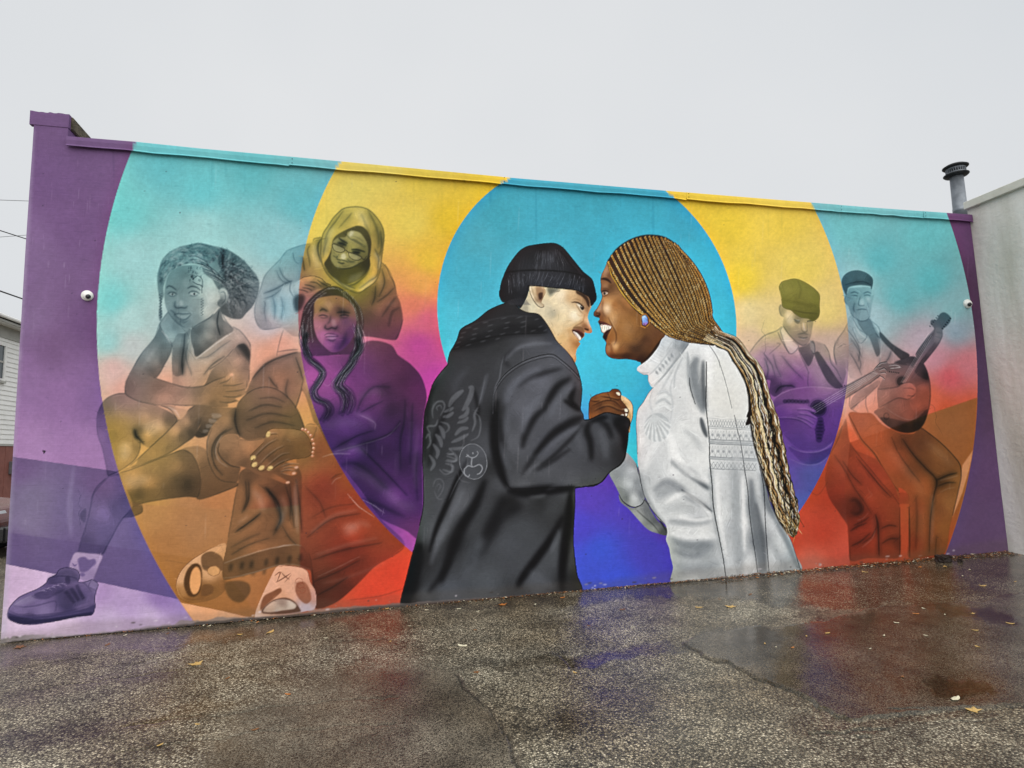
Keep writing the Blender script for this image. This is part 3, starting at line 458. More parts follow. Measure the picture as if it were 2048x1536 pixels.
for pts, w, v, b in [([(1210,440),(1260,380),(1330,330),(1420,305),(1510,315),(1590,360),(1660,430),(1710,510),(1755,640)], 1.4, .45, .5), ([(1300,500),(1430,450),(1580,470)], 3.5, .7, 1.6), ([(1280,580),(1450,520),(1650,550)], 3.5, .72, 1.6), ([(1350,640),(1500,590),(1680,620)], 3.5, .72, 1.6), ([(1380,400),(1500,390),(1600,430)], 3, .74, 1.6), ([(1195,480),(1190,600),(1230,720)], 3.5, .5, 1.6), ([(1230,735),(1330,738),(1430,722)], 1.4, .5, .5), ([(1060,760),(1048,830),(1080,890),(1150,945),(1230,962)], 2.0, .4, .6), ([(1120,650),(1040,720),(1000,820),(1020,940),(1090,1030)], 3, .6, 1.2), ([(1170,640),(1070,700),(1020,800),(1030,900)], 2, .62, .9), ([(1000,640),(960,750),(965,880),(1010,1000),(1080,1070),(1200,1085)], 1.3, .5, .5), ([(1232,1000),(1190,1200),(1165,1350),(1130,1536)], 1.2, .45, .4), ([(1300,1080),(1300,1220),(1260,1320)], 3.5, .6, 1.6), ([(1440,1120),(1530,1250),(1560,1400),(1500,1520)], 4.5, .62, 2), ([(1380,1100),(1480,1180),(1540,1320)], 3, .7, 1.6), ([(1200,1480),(1300,1420),(1400,1330)], 3, .66, 1.4), ([(1690,1060),(1720,1300),(1735,1500)], 2, .62, 1), ([(1600,1100),(1640,1250),(1640,1400)], 3, .66, 1.6), ([(1150,1620),(1300,1540),(1400,1500)], 4, .72, 2)]: D(pts, w, v, 1, b)
Wl([(1690,1060),(1690,1250),(1700,1500)], 3.5, .14, 1, 1.4); Wl([(1570,1200),(1600,1300),(1560,1420)], 5, .12, 1, 2); Wl([(1980,1100),(2010,1060),(2060,1040)], 1.6, .25, 1, .5); Wl([(2110,1180),(2200,1280),(2330,1370)], 1.2, .4, 1, .3); Wl([(1080,700),(1030,800),(1050,900),(1130,960)], 2.4, .16, 1, .9); Wl([(1330,1180),(1400,1230),(1440,1320)], 8, .08, 1, 4)
WB([(2080,1430),(2180,1430),(2200,1480),(2100,1520)], .14, 7); Wl([(1900,1910),(2050,1880),(2200,1830),(2420,1740)], 1.8, .16, .8, 1)
for x in (1250,1330,1420,1560,1620): DB([(x,1810-(x-1250)*.12),(x+22,1800-(x-1250)*.12),(x+14,1850-(x-1250)*.1),(x-4,1855-(x-1250)*.1)], .62, 2.5)
Wl([(1095,1790),(1180,1740),(1300,1710),(1420,1670),(1540,1620),(1600,1600),(1690,1610)], 1.8, .3, 1, .5); Wl([(1080,1870),(1200,1850),(1400,1800),(1520,1755),(1660,1745),(1790,1770)], 1.4, .25, 1, .5); D([(1790,1660),(1808,1720),(1830,1900),(1840,2050)], 1.4, .6, 1, .6)
D([(1680,870),(1800,780),(1870,600)], 1.2, .6, 1, .5)
frK()
for pts, w, v, b in [([(1200,720),(1400,570),(1640,520)], 4, .74, 1.6), ([(1250,900),(1500,820),(1820,760)], 4, .74, 1.6), ([(1190,300),(1310,430),(1360,560)], 3, .78, 1.4), ([(1260,1080),(1450,1000),(1640,900)], 4, .74, 1.8), ([(1400,240),(1440,210),(1500,190)], 2.5, .74, 1.2), ([(1230,560),(1400,470),(1600,440)], 3, .8, 1.4), ([(1290,1190),(1420,1120),(1540,1040)], 4, .72, 1.6)]: D(pts, w, v, 1, b)
for pts, w, v, b in [([(1230,680),(1420,540),(1620,490)], 3, .14, 1.2), ([(1280,860),(1520,780),(1780,720)], 3, .12, 1.2), ([(1540,640),(1640,600),(1720,620)], 6, .12, 2), ([(1290,1040),(1460,960),(1640,870)], 2, .14, .8)]: Wl(pts, w, v, 1, b)
for pts, w, v, b in [([(700,250),(710,400),(670,520)], 3, .6, 1.2), ([(860,300),(960,420),(990,560),(940,660)], 4, .6, 1.5), ([(610,680),(720,600),(830,520)], 3, .62, 1.2), ([(580,860),(720,780),(900,720)], 3, .66, 1.3), ([(1060,260),(1080,480),(1100,640)], 3, .66, 1.2), ([(1000,620),(1060,720),(1120,780)], 3, .66, 1.2)]: D(pts, w, v, .9, b)
for pts, w, v, b in [([(760,330),(820,400),(840,500)], 5, .12, 1.8), ([(960,450),(1000,540),(960,640)], 4, .14, 1.4), ([(640,600),(720,540)], 4, .12, 1.4), ([(1100,300),(1110,500),(1120,640)], 3, .16, 1)]: Wl(pts, w, v, 1, b)
shade([(510,1060),(530,940),(640,890),(830,830),(960,800),(1100,780),(1170,790),(1230,900),(1240,985),(1100,945),(960,952),(830,992),(640,1042)], [(560,990,.74),(700,920,.66),(850,900,.74),(1000,860,.66),(1130,860,.74),(1200,930,.66)], blur=.8, fig=3)
for x in (570,660,740,860,950,1050,1140): DB([(x,940-(x-570)*.14),(x+26,930-(x-570)*.14),(x+18,985-(x-570)*.14),(x-4,990-(x-570)*.14)], .66, 3)
Wl([(520,930),(640,885),(830,825),(960,795),(1100,775),(1160,785)], 1.6, .3, 1, .4); Wl([(510,1050),(640,1035),(830,985),(960,945),(1100,938),(1230,978)], 1.4, .24, 1, .4)
frI()
# her hands, one laid over the other
HANDB = [(1500,1000),(1560,960),(1640,930),(1700,925),(1720,945),(1690,955),(1700,975),(1670,985),(1695,1000),(1690,1020),(1640,1030),(1560,1010)]
shade(HANDB, [(1600,970,.80),(1680,940,.90),(1650,1010,.95),(1540,990,.66)], fig=3)
for pts in ([(1560,960),(1640,935),(1715,940)], [(1580,975),(1640,962),(1700,970)], [(1560,1000),(1620,985),(1690,998)], [(1640,1030),(1560,1012)]): D(pts, 1.2, .5, 1, .4); Wl([(x,y-6) for x,y in pts], 1.4, .22, 1, .4)
for (x,y) in ((1690,962),(1670,1010),(1620,1085)): F(ell(x,y,17,10,-.2), 'd7a58a', a=.85, blur=.4)
HANDA = [(1430,715),(1450,670),(1490,645),(1580,642),(1680,650),(1740,665),(1790,720),(1815,790),(1815,850),(1770,880),(1700,890),(1640,900),(1580,920),(1530,950),(1490,978),(1460,975),(1450,960),(1440,980),(1400,992),(1375,975),(1390,945),(1360,968),(1325,955),(1322,925),(1345,890),(1325,905),(1312,890),(1320,860),(1370,810),(1420,760)]
shade(HANDA, [(1480,660,.86),(1560,680,.80),(1650,700,.76),(1750,720,.72),(1790,820,.74),(1700,820,.72),(1620,800,.64),(1540,780,.72),(1450,800,.70),(1400,860,.66),(1480,880,.60),(1560,880,.62),(1440,930,.76),(1660,880,.66),(1600,740,.66)], blur=.5, fig=3)
for pts in ([(1345,890),(1400,830),(1470,770),(1540,735)], [(1390,945),(1450,880),(1530,820),(1590,790)], [(1450,960),(1510,910),(1580,860),(1640,850)], [(1490,978),(1560,930),(1640,900)], [(1430,715),(1490,690),(1540,690)], [(1620,740),(1650,760)]): L(pts, 1.6, '3c2d18', .8, .5); Wl([(x-6,y-9) for x,y in pts], 1.6, .2, .8, .6)
for (x,y,r) in ((1335,885,-.6),(1348,938,-.6),(1405,965,-.5),(1475,968,-.4),(1460,690,-1.2)): F(ell(x,y,26,17,r), 'd3b377', a=.92, blur=.4)
L(HANDA, 1.0, '38290f', .7, .3, taper=0)
for i,(x,y) in enumerate([(1742,650),(1768,655),(1790,675),(1808,700),(1822,735),(1832,770),(1832,805),(1826,838),(1822,868)]):
    F(ell(x,y,13,13,n=10), 'b0704f', blur=.2); F(ell(x-3,y-4,6,6,n=8), 'e7c0a0', blur=.2)
# slides with blotched straps
frK()
SL1 = [(540,770),(430,800),(340,850),(250,910),(180,980),(140,1060),(130,1130),(150,1190),(200,1240),(280,1252),(400,1235),(480,1200),(525,1160),(560,1100),(620,1080),(520,1060),(515,930)]
F(SL1, [(450,820,'cf9a6c'),(300,900,'d3a074'),(170,1050,'cf9c70'),(160,1150,'a97848'),(250,1230,'8a5c30'),(450,1150,'855a30'),(400,1000,'cf9c6e'),(480,880,'c08c5c'),(350,1160,'7d522a'),(550,1110,'84572f')], fig=3)
F([(340,870),(420,830),(500,870),(525,930),(510,990),(440,950),(400,990),(350,970)], '6e4e31', a=.9, blur=.5); F([(350,1110),(400,1100),(440,1130),(420,1180),(340,1190)], '6e4a2a', a=.8, blur=1)
F(ell(440,990,52,40), 'c8935f', a=.9, blur=.5); L(ell(440,990,52,40)+[(492,990)], 1.0, '6b4526', .8, .2, taper=0)
F([(195,1100),(215,1000),(260,940),(310,930),(340,970),(345,1050),(330,1150),(290,1200),(230,1190)], '55371c', a=.95, blur=.6); F(ell(290,1070,46,112,.08), 'd99a62', blur=.5)
L(SL1[:10], 1.2, '6b4526', .8, .3); L([(150,1130),(180,1200),(250,1225),(350,1220)], 1.4, '6b4526', .7, .6)
shade([(530,1100),(620,1070),(720,1090),(740,1160),(680,1240),(620,1245),(560,1200)], [(640,1150,.72)], blur=2)
SL2 = [(960,955),(1050,948),(1160,965),(1210,1000),(1230,1080),(1270,1150),(1280,1250),(1260,1310),(1200,1320),(1150,1330),(1050,1350),(900,1365),(830,1385),(780,1380),(785,1320),(820,1230),(860,1140),(900,1060)]
F(SL2, [(980,1000,'d9a283'),(1100,1000,'d9a185'),(950,1100,'dba487'),(1050,1150,'d6a084'),(1200,1100,'c98e74'),(1250,1200,'b9877a'),(1200,1300,'c9b6c0'),(830,1300,'cf9f80'),(800,1370,'d8b8a8'),(1000,1180,'d09878')], fig=3)
F([(820,1290),(850,1200),(920,1160),(985,1130),(995,1160),(940,1210),(880,1260),(830,1310)], '7d4c33', a=.9, blur=.5); F([(1120,1090),(1180,1080),(1220,1130),(1240,1220),(1200,1260),(1150,1230),(1110,1160)], '8f5740', a=.9, blur=.6)
for k in range(3): L(ell(1140+k*14,1075+k*36,30-k*3,24), 1.0, '8a4a35', .8, .2, taper=0)
for pts in ([(940,1030),(985,1000),(960,1080)], [(950,1085),(1010,1050),(1070,1010)], [(990,1000),(1030,1040),(1060,1060)]): L(pts, 2.2, '6e4331', .85, .3)
F([(830,1320),(870,1270),(940,1225),(1030,1210),(1100,1240),(1140,1290),(1150,1325),(1000,1345),(850,1340)], '5a3a2c', a=.95, blur=.6); F([(845,1320),(900,1255),(980,1222),(1060,1232),(1115,1270),(1100,1300),(1000,1315),(900,1330)], [(900,1290,'c9a690'),(1000,1250,'9d8173'),(1080,1270,'dcc6b6'),(980,1310,'cdb5a3')], blur=.5)
L(SL2[:6], 1.2, '7d4a35', .8, .3)
frJ()
# jacket details
for pts, w, v, b in [([(720,180),(600,212),(480,262),(400,330),(345,400)], 5, .62, 1.4), ([(600,0),(570,100),(545,215)], 1.2, .5, .4), ([(550,180),(640,165),(720,160)], 1.8, .55, .6), ([(480,380),(520,440),(560,480)], 4, .66, 1.6), ([(640,400),(620,500),(640,560)], 4, .66, 2), ([(760,420),(740,520),(700,640)], 1.6, .5, .6), ([(700,220),(740,330),(765,420)], 3, .6, 1.2), ([(1545,210),(1640,280),(1720,370),(1760,470),(1772,560),(1752,680),(1738,800)], 1.3, .55, .5), ([(1480,470),(1340,470),(1250,560),(1200,680)], 4, .62, 2), ([(1420,580),(1300,640),(1230,680)], 3, .66, 1.6), ([(1350,820),(1200,870),(1000,980)], 2, .58, 1), ([(1560,740),(1500,830),(1350,900),(1100,980)], 2.2, .55, 1), ([(1600,560),(1590,750),(1560,900),(1560,1150)], 4, .6, 2.2), ([(1660,600),(1650,850),(1640,1100)], 4, .66, 2), ([(1230,960),(1300,1030),(1450,1180),(1620,1360)], 2, .55, 1), ([(880,780),(820,770),(790,780)], 1.4, .5, .5), ([(1060,1110),(1180,1090),(1300,1160),(1450,1300)], 6, .62, 3), ([(1250,1380),(1400,1440),(1600,1536)], 6, .62, 3), ([(1700,1000),(1690,1200),(1700,1400)], 4, .68, 2)]: D(pts, w, v, 1, b)
for pts, w, v, b in [([(780,330),(800,460),(840,600)], 3, .12, 1.2), ([(870,300),(960,460),(1080,300)], 1.4, .16, .6), ([(1220,560),(1330,500),(1430,520)], 5, .12, 2.4), ([(1180,680),(1300,720),(1350,800)], 4, .16, 1.6), ([(1240,700),(1350,760),(1350,820)], 1.6, .2, .5), ([(930,790),(1100,750),(1250,780)], 8, .12, 4), ([(1010,1010),(1150,970),(1240,980),(1280,1010)], 7, .16, 2.2), ([(920,1040),(1010,1015),(1150,1015)], 1.6, .3, .6), ([(1120,1160),(1250,1180),(1420,1300),(1550,1420),(1680,1460)], 9, .14, 4), ([(1650,750),(1630,1000)], 4, .12, 2), ([(1700,800),(1680,1100),(1690,1300)], 4, .12, 2), ([(1560,760),(1450,870),(1200,950),(1010,1000)], 1.4, .2, .6), ([(1250,1390),(1330,1430),(1430,1500)], 1.2, .35, .3), ([(1540,1000),(1520,1200)], 4, .08, 2)]: Wl(pts, w, v, 1, b)
# head
frH()
HAIR3 = [(640,1260),(660,1190),(720,1110),(800,1040),(890,995),(980,985),(1060,1020),(1130,1080),(1190,1140),(1240,1220),(1270,1330),(1260,1450),(1240,1560),(1200,1640),(1140,1680),(760,1700),(700,1680),(640,1560),(620,1400)]
shade(HAIR3, [(700,1250,.36),(850,1060,.38),(1000,1030,.36),(1150,1130,.38),(1220,1300,.40),(1200,1550,.45),(680,1450,.42),(700,1600,.5)], fig=3, a=.95)
FACE3 = [(758,1240),(762,1160),(800,1110),(880,1090),(990,1082),(1080,1112),(1150,1180),(1182,1270),(1190,1380),(1165,1490),(1100,1590),(1020,1650),(940,1660),(870,1610),(800,1530),(765,1440),(752,1340)]
F(FACE3, [(830,1150,'9a7a48'),(950,1120,'8a6a42'),(1060,1150,'87663f'),(900,1200,'9c7750'),(800,1220,'8e6d4a'),(960,1260,'7a5648'),(1000,1230,'684a3c'),(1120,1230,'7d5a45'),(840,1300,'8f6060'),(800,1380,'a26a78'),(880,1370,'93606c'),(950,1340,'94606a'),(1000,1420,'6a4058'),(1080,1350,'66415a'),(1140,1450,'5a3358'),(850,1480,'a4628c'),(920,1560,'8d4f86'),(1000,1600,'5c2f66'),(1080,1550,'532b60'),(960,1500,'84497c')], blur=.7, fig=3)
clip(FACE3)
for pts, w, v, b in [([(815,1240),(850,1220),(900,1245)], 3, .45, 1), ([(990,1255),(1060,1250),(1130,1260)], 4, .5, 1.4), ([(805,1290),(850,1280),(900,1295)], 2.4, .4, .7), ([(820,1305),(860,1312),(900,1302)], 1.4, .5, .5), ([(1020,1290),(1070,1278),(1120,1290)], 2.4, .42, .7), ([(1025,1305),(1070,1310),(1110,1302)], 1.4, .5, .5), ([(880,1380),(870,1410),(900,1425),(940,1410),(980,1420),(1000,1390)], 2.4, .45, .9), ([(930,1280),(920,1340),(890,1380)], 4, .66, 2), ([(860,1490),(900,1470),(950,1475),(1010,1490)], 1.6, .5, .5), ([(870,1505),(930,1500),(1010,1500)], 1.6, .4, .5), ([(890,1530),(940,1545),(990,1530)], 2.4, .55, 1), ([(1000,1200),(1060,1250),(1020,1320)], 8, .72, 4), ([(1090,1450),(1060,1560),(1000,1640)], 8, .66, 4)]: D(pts, w, v, 1, b)
WB([(940,1330),(975,1335),(985,1390),(950,1395)], .12, 2); WB([(870,1485),(920,1478),(990,1488),(930,1500)], .14, 1); WB([(890,1510),(990,1510),(940,1530)], .22, 1.2); WB([(850,1160),(950,1150),(900,1220)], .08, 6)
clip(None)
def twist(P, wid, sd, v=.34):
    r = np.random.default_rng(sd); Q = resample(_pt(P), max(5, int(np.hypot(*np.diff(_pt(P), axis=0).T).sum()/3.2)))
    for i in range(len(Q)-1):
        d = Q[i+1]-Q[i]; n = np.array([-d[1], d[0]]); n = n/max(1e-6, np.hypot(*n))
        _line(np.array([Q[i]-n*wid*.4, Q[i]+d*.7, Q[i]+d*1.1+n*wid*.4]), 1.2, v+r.uniform(-.1, .12), .8, .2, 's', .6)
for pts, sd in [([(650,1260),(700,1170),(780,1090),(880,1020),(960,1000)], 1), ([(690,1270),(730,1180),(800,1110),(880,1050)], 2), ([(660,1290),(640,1400),(650,1520),(680,1620)], 3), ([(730,1240),(720,1330),(730,1440),(745,1560)], 4), ([(700,1300),(690,1420),(705,1560)], 5), ([(1030,1040),(1110,1110),(1170,1190),(1200,1290),(1215,1400),(1205,1520)], 6), ([(1080,1040),(1160,1110),(1220,1190),(1250,1290),(1255,1400)], 7), ([(1130,1150),(1180,1240),(1195,1340)], 8), ([(900,1010),(1000,1010),(1080,1060)], 9)]: twist(pts, 4.2, sd, .30)
# long loose braids over the chest
frJ()
def rope(c, wd, n, sd):
    r = np.random.default_rng(sd); Q = resample(spline(_pt(c), False), 46); d = np.gradient(Q, axis=0); nn = np.stack([-d[:, 1], d[:, 0]], 1); nn /= np.hypot(*nn.T)[:, None]
    w_ = np.interp(np.linspace(0, 1, 46), np.linspace(0, 1, len(wd)), wd)
    _put(np.vstack([Q+nn*w_[:, None], (Q-nn*w_[:, None])[::-1]]), [ (p[0], p[1], .80) for p in c], 1, .8, 'm', 3)
    for k in range(n):
        o = r.uniform(-.9, .9); ph = r.uniform(0, 6.28); P = Q+nn*((o*.6+.35*np.sin(np.linspace(0, 6.28*2.2, 46)+ph))*w_)[:, None]
        i0 = int(r.uniform(0, 20)); i1 = int(r.uniform(26, 46))
        if k % 2: _line(P[i0:i1], 1.3, .72, .8, .3, 'm', .7)
        else: _line(P[i0:i1], 1.1, .17, .85, .3, 's', .7)
for base_, half_, n_ in ((np.array([(770,-60),(760,40),(775,130),(810,220)], float), 34, 34), (np.array([(1210,-40),(1235,60),(1225,150),(1180,240)], float), 44, 44)):
    for k in range(n_):
        o = rs.uniform(-1, 1); P = spline(base_+[o*half_, rs.uniform(-20, 30)], False, 8); P = P+np.stack([6*np.sin(np.linspace(0, 9, len(P))+k), 0*P[:, 0]], 1)
        (D(P, 1.3, .62, .8, .3) if k % 2 else Wl(P, 1.1, .22, .8, .3))
ra_ = [(790,20),(770,120),(810,230),(880,290),(920,350),(880,430),(840,500),(870,560),(950,600),(970,660),(920,740)]
rb_ = [(1200,60),(1220,150),(1180,210),(1150,280),(1080,370),(1040,450),(1100,520),(1120,600),(1090,690)]
for k, (ox, oy) in enumerate(((-16, 6), (10, -8), (2, 16), (26, 4))): rope([(x+ox*(.4+.1*i), y+oy) for i, (x, y) in enumerate(ra_)], [4.5,5.5,6,6,5,4.5,4.5,5,5,4.5,2.5], 12, 20+k)
for k, (ox, oy) in enumerate(((-22, 4), (0, -8), (22, 10), (40, -4), (-6, 18))): rope([(x+ox*(.4+.14*i), y+oy) for i, (x, y) in enumerate(rb_)], [4,6,6.5,5.5,5.5,6.5,8,6.5,2.5], 14, 30+k)
L([(790,60),(830,160)], 3, .2, .6, 1, 's')
# ------------------------------------------------------------------ right group: two players of flat-backed lutes (figures 4 and 5)
def frL(): fr(1480, 520, 1980)
def frM(): fr(1480, 770, 1980)
rs = np.random.default_rng(9)
frL()
# === standing player in the cyan and orange ring (figure 5)
TORSO5 = [(915,450),(880,520),(850,580),(800,650),(770,730),(780,830),(810,920),(870,890),(900,960),(960,1000),(900,1160),(905,1215),(960,1250),(1100,1255),(1140,1215),(1130,1050),(1300,830),(1250,760),(1150,620),(1080,500),(1060,470)]
shade(TORSO5, [(900,560,.92),(960,620,.95),(840,680,.92),(900,750,.85),(960,800,.88),(1050,750,.96),(1000,900,.95),(1100,850,.98),(830,830,.84),(1200,780,.90),(1060,620,.92),(1000,1150,1.02),(1080,1150,1.05),(930,1200,1.02),(1120,600,.85)], fig=5)
for pts, w, v, b in [([(880,520),(850,580),(800,650),(770,730),(780,830),(820,930),(850,1010)], 1.2, .55, .5), ([(870,700),(850,690),(800,720)], 1.2, .6, .5), ([(880,570),(940,650),(980,740),(970,830)], 1.6, .6, .8), ([(905,640),(960,720),(1000,800)], 2.4, .7, 1.2), ([(960,760),(990,850),(980,900)], 2.4, .68, 1.2), ([(900,760),(950,840),(1000,950)], 2.4, .68, 1.2), ([(1150,800),(1140,880),(1110,940)], 2, .65, 1), ([(1240,740),(1220,800),(1190,840)], 2, .6, 1), ([(905,1060),(900,1200),(960,1250)], 1.2, .55, .5), ([(1035,1080),(1030,1180),(1050,1250)], 1.4, .6, .6), ([(1130,1050),(1135,1210),(1100,1255)], 1.2, .6, .5)]: D(pts, w, v, 1, b)
shade([(960,480),(1060,480),(1100,560),(1140,640),(1150,760),(1120,790),(1060,640),(990,560)], [(1000,520,.72),(1060,560,.70),(1100,680,.66),(1120,760,.62)], fig=5)
Wl([(930,500),(980,600),(1040,650),(980,680)], 2.2, .25, 1, .6); D([(920,470),(970,560),(1040,620),(980,680),(920,560)], 1.2, .55, 1, .4); Wl([(1130,640),(1150,740),(1150,850)], 2.2, .2, 1, .8); D([(1080,500),(1140,560),(1150,640),(1110,600)], 1.2, .55, 1, .4)
shade([(1150,590),(1240,680),(1330,740),(1390,780),(1340,830),(1250,750),(1150,640)], [(1200,660,.52),(1300,760,.48),(1360,790,.42)], fig=5)
# trousers
frM()
LEGS5 = [(890,240),(1000,230),(1080,235),(1160,320),(1300,390),(1420,400),(1480,350),(1540,390),(1640,470),(1740,570),(1800,650),(1812,740),(1790,860),(1760,990),(1720,1150),(1680,1370),(1560,1400),(1390,1420),(1380,1300),(1385,1020),(1380,900),(1300,840),(1300,930),(1200,780),(1100,580),(980,450)]
shade(LEGS5, [(950,270,.84),(1000,350,.86),(1100,400,.90),(1080,500,.86),(1200,500,.92),(1300,650,.90),(1250,400,.84),(1350,450,.66),(1450,450,.68),(1450,560,.70),(1400,600,.84),(1550,650,.72),(1650,560,.80),(1700,700,.74),(1640,800,.62),(1750,750,.84),(1500,800,.86),(1450,950,.84),(1600,950,.86),(1520,1150,.86),(1650,1150,.84),(1420,1250,.80),(1600,1330,.76),(1700,1000,.86),(1400,820,.92)], fig=5)
for pts, w, v, b in [([(1480,350),(1540,390),(1640,470),(1740,570),(1800,650),(1812,740),(1790,860),(1740,1070)], 1.2, .5, .4), ([(890,240),(940,340),(1000,450),(1100,560),(1160,660),(1240,790),(1300,870)], 1.2, .6, .6), ([(1020,380),(1080,330),(1160,310)], 1.0, .6, .4), ([(1180,370),(1190,480),(1200,560)], 1.2, .75, .4), ([(1330,440),(1420,570),(1520,680),(1610,780),(1590,900)], 2.2, .6, 1), ([(1610,780),(1700,740),(1780,720)], 3.5, .6, 1.6), ([(1620,820),(1700,800),(1760,800)], 2.5, .62, 1.2), ([(1560,900),(1555,1100),(1550,1350)], 1.4, .7, .7), ([(1385,1000),(1390,1200),(1390,1410)], 1.2, .6, .5), ([(1610,1250),(1600,1390)], 3, .6, 1.4), ([(1650,1200),(1620,1390)], 2, .66, 1)]: D(pts, w, v, 1, b)
for pts, w, v, b in [([(1210,560),(1330,680),(1420,760)], 6, .06, 3), ([(1560,880),(1555,1050),(1550,1300)], 1.6, .14, .6), ([(1620,790),(1700,770),(1780,745)], 1.4, .12, .6), ([(1500,480),(1620,560),(1700,640)], 5, .06, 3), ([(1640,870),(1720,830)], 1.4, .1, .6)]: Wl(pts, w, v, 1, b)
for i in range(12): D([(1290+i*8,880),(1298+i*8,930),(1305+i*7,975)], 1.2, .62, .7, .4)
F(LEGS5, [(950,270,'b0583a'),(1100,420,'b85a34'),(1250,600,'b25631'),(1350,460,'663820'),(1450,480,'633a22'),(1480,640,'6b3f22'),(1650,560,'8f5a30'),(1700,700,'80502a'),(1640,800,'69401f'),(1760,760,'9a6636'),(1500,850,'a85a2e'),(1450,1000,'a24f2b'),(1600,1000,'85502a'),(1530,1200,'8f5028'),(1660,1180,'97602f'),(1420,1300,'8a3c20'),(1600,1340,'82502a'),(1720,960,'a06a3a')], a=.72, blur=.8)
for pts, w, v, b in [([(1480,350),(1540,390),(1640,470),(1740,570),(1800,650),(1812,740),(1790,860),(1740,1070)], 1.3, .5, .4), ([(1330,440),(1420,570),(1520,680),(1610,780),(1590,900),(1560,1100),(1550,1380)], 3, .55, 1.4), ([(1610,780),(1700,740),(1780,720)], 4, .55, 1.6), ([(1620,830),(1700,800),(1770,800)], 3, .6, 1.2), ([(1240,420),(1300,560),(1400,700),(1480,800)], 3, .72, 1.8), ([(1385,1000),(1390,1200),(1390,1410)], 1.8, .5, .6), ([(1610,1230),(1600,1390)], 3, .6, 1.4), ([(1440,900),(1450,1100),(1440,1350)], 4, .74, 2), ([(890,240),(940,340),(1000,450),(1100,560),(1160,660),(1240,790),(1300,870)], 1.6, .55, .6)]: D(pts, w, v, 1, b)
for pts, w, v, b in [([(1210,520),(1330,660),(1440,790),(1500,900)], 7, .08, 3), ([(1580,900),(1575,1100),(1570,1300)], 3, .14, 1), ([(1640,780),(1720,760),(1790,740)], 2, .14, .8), ([(1520,460),(1640,560),(1740,660)], 6, .08, 2.6), ([(1640,880),(1700,850),(1760,840)], 2, .12, .8), ([(1480,1000),(1490,1200),(1480,1380)], 5, .06, 2.4)]: Wl(pts, w, v, 1, b)
# his instrument
frL()
BODY5 = [(1230,880),(1270,840),(1340,810),(1420,790),(1490,830),(1530,900),(1555,1000),(1560,1120),(1545,1220),(1510,1330),(1460,1390),(1380,1415),(1290,1400),(1200,1350),(1130,1280),(1100,1240),(1180,1200),(1140,1200),(1130,1060),(1180,960)]
shade(BODY5, [(1300,850,.60),(1450,820,.50),(1400,900,.66),(1280,950,.70),(1200,1000,.80),(1450,950,.62),(1520,950,.40),(1350,1050,.70),(1500,1050,.80),(1530,1150,.76),(1450,1200,.82),(1300,1200,.78),(1380,1280,.78),(1250,1270,.72),(1500,1280,.50),(1450,1350,.38),(1350,1370,.40),(1200,1320,.58),(1170,1250,.76)], fig=5)
F([(1260,840),(1340,805),(1430,790),(1490,830),(1530,900),(1540,980),(1480,960),(1440,930),(1400,870),(1330,860)], .72, .9, 1.6, 'm')
F([(1150,1290),(1250,1300),(1350,1320),(1450,1300),(1520,1230),(1540,1230),(1510,1330),(1460,1390),(1380,1415),(1290,1400),(1200,1350)], .74, .9, 1.4, 'm')
F(ell(1325,995,42,42), .5, .95, .8, 'm'); D(ell(1325,995,50,50)+[(1375,995)], 1.0, .6, 1, .4)
D([(1530,900),(1555,1000),(1560,1120),(1545,1220),(1510,1330),(1460,1390),(1380,1415),(1290,1400),(1200,1350),(1130,1280)], 1.6, .5, 1, .5); Wl([(1180,1200),(1280,1270),(1400,1310),(1500,1240)], 1.2, .14, 1, .5); D(ell(1200,1280,22,26), 1.4, .6, 1, .4)
HEADSTK = [(1440,770),(1530,640),(1590,570),(1560,520),(1570,490),(1610,490),(1640,440),(1680,430),(1725,470),(1720,510),(1690,545),(1660,570),(1660,620),(1620,700),(1560,780),(1500,850),(1470,830)]
shade(HEADSTK, [(1480,790,.48),(1560,650,.56),(1600,560,.62),(1680,470,.60),(1640,640,.66),(1560,740,.55),(1500,820,.45)], fig=5)
for i in range(6):
    x, y = 1718-i*13, 478+i*17; F(ell(x+6,y,10,6,.6,10), .55, .9, .3, 'm'); F(ell(x-96,y-20,9,6,.6,10), .62, .8, .3, 'm')
NECK5 = [(1330,1000),(1380,940),(1440,840),(1520,720),(1600,600),(1630,620),(1560,720),(1470,840),(1400,960),(1370,1010)]
shade(NECK5, [(1400,930,.72),(1550,680,.66)], fig=5)
for o in (-14,-4,6,16): L([(1330+o,1010+o*.3),(1440+o,820+o*.4),(1560+o*1.1,610+o*.9)], .8, .38, .75, .2, 's', taper=0, sm=False)
D([(1440,770),(1530,640),(1590,570)], 1.2, .5, 1, .4); D([(1660,620),(1620,700),(1500,850)], 1.2, .5, 1, .4)
WB([(1600,560),(1650,560),(1650,640),(1600,680)], .1, 2); D([(1610,590),(1650,600)], 1.2, .6, 1, .4); D([(1600,625),(1645,640)], 1.2, .6, 1, .4)
# his forearm and strumming hand
ARM5 = [(1130,1060),(1180,1070),(1290,1040),(1340,1010),(1400,1005),(1435,1030),(1440,1080),(1430,1130),(1380,1140),(1300,1130),(1230,1160),(1140,1210)]
shade(ARM5, [(1200,1110,.84),(1300,1060,.80),(1400,1050,.90),(1420,1100,.86),(1250,1130,.74)], fig=5)
for pts in ([(1130,1060),(1290,1040),(1340,1010),(1400,1005),(1438,1040)], [(1440,1090),(1380,1140),(1300,1130),(1230,1160),(1140,1210)], [(1340,1050),(1400,1050),(1430,1065)], [(1370,1110),(1420,1115),(1436,1100)]): D(pts, 1.3, .55, 1, .5)
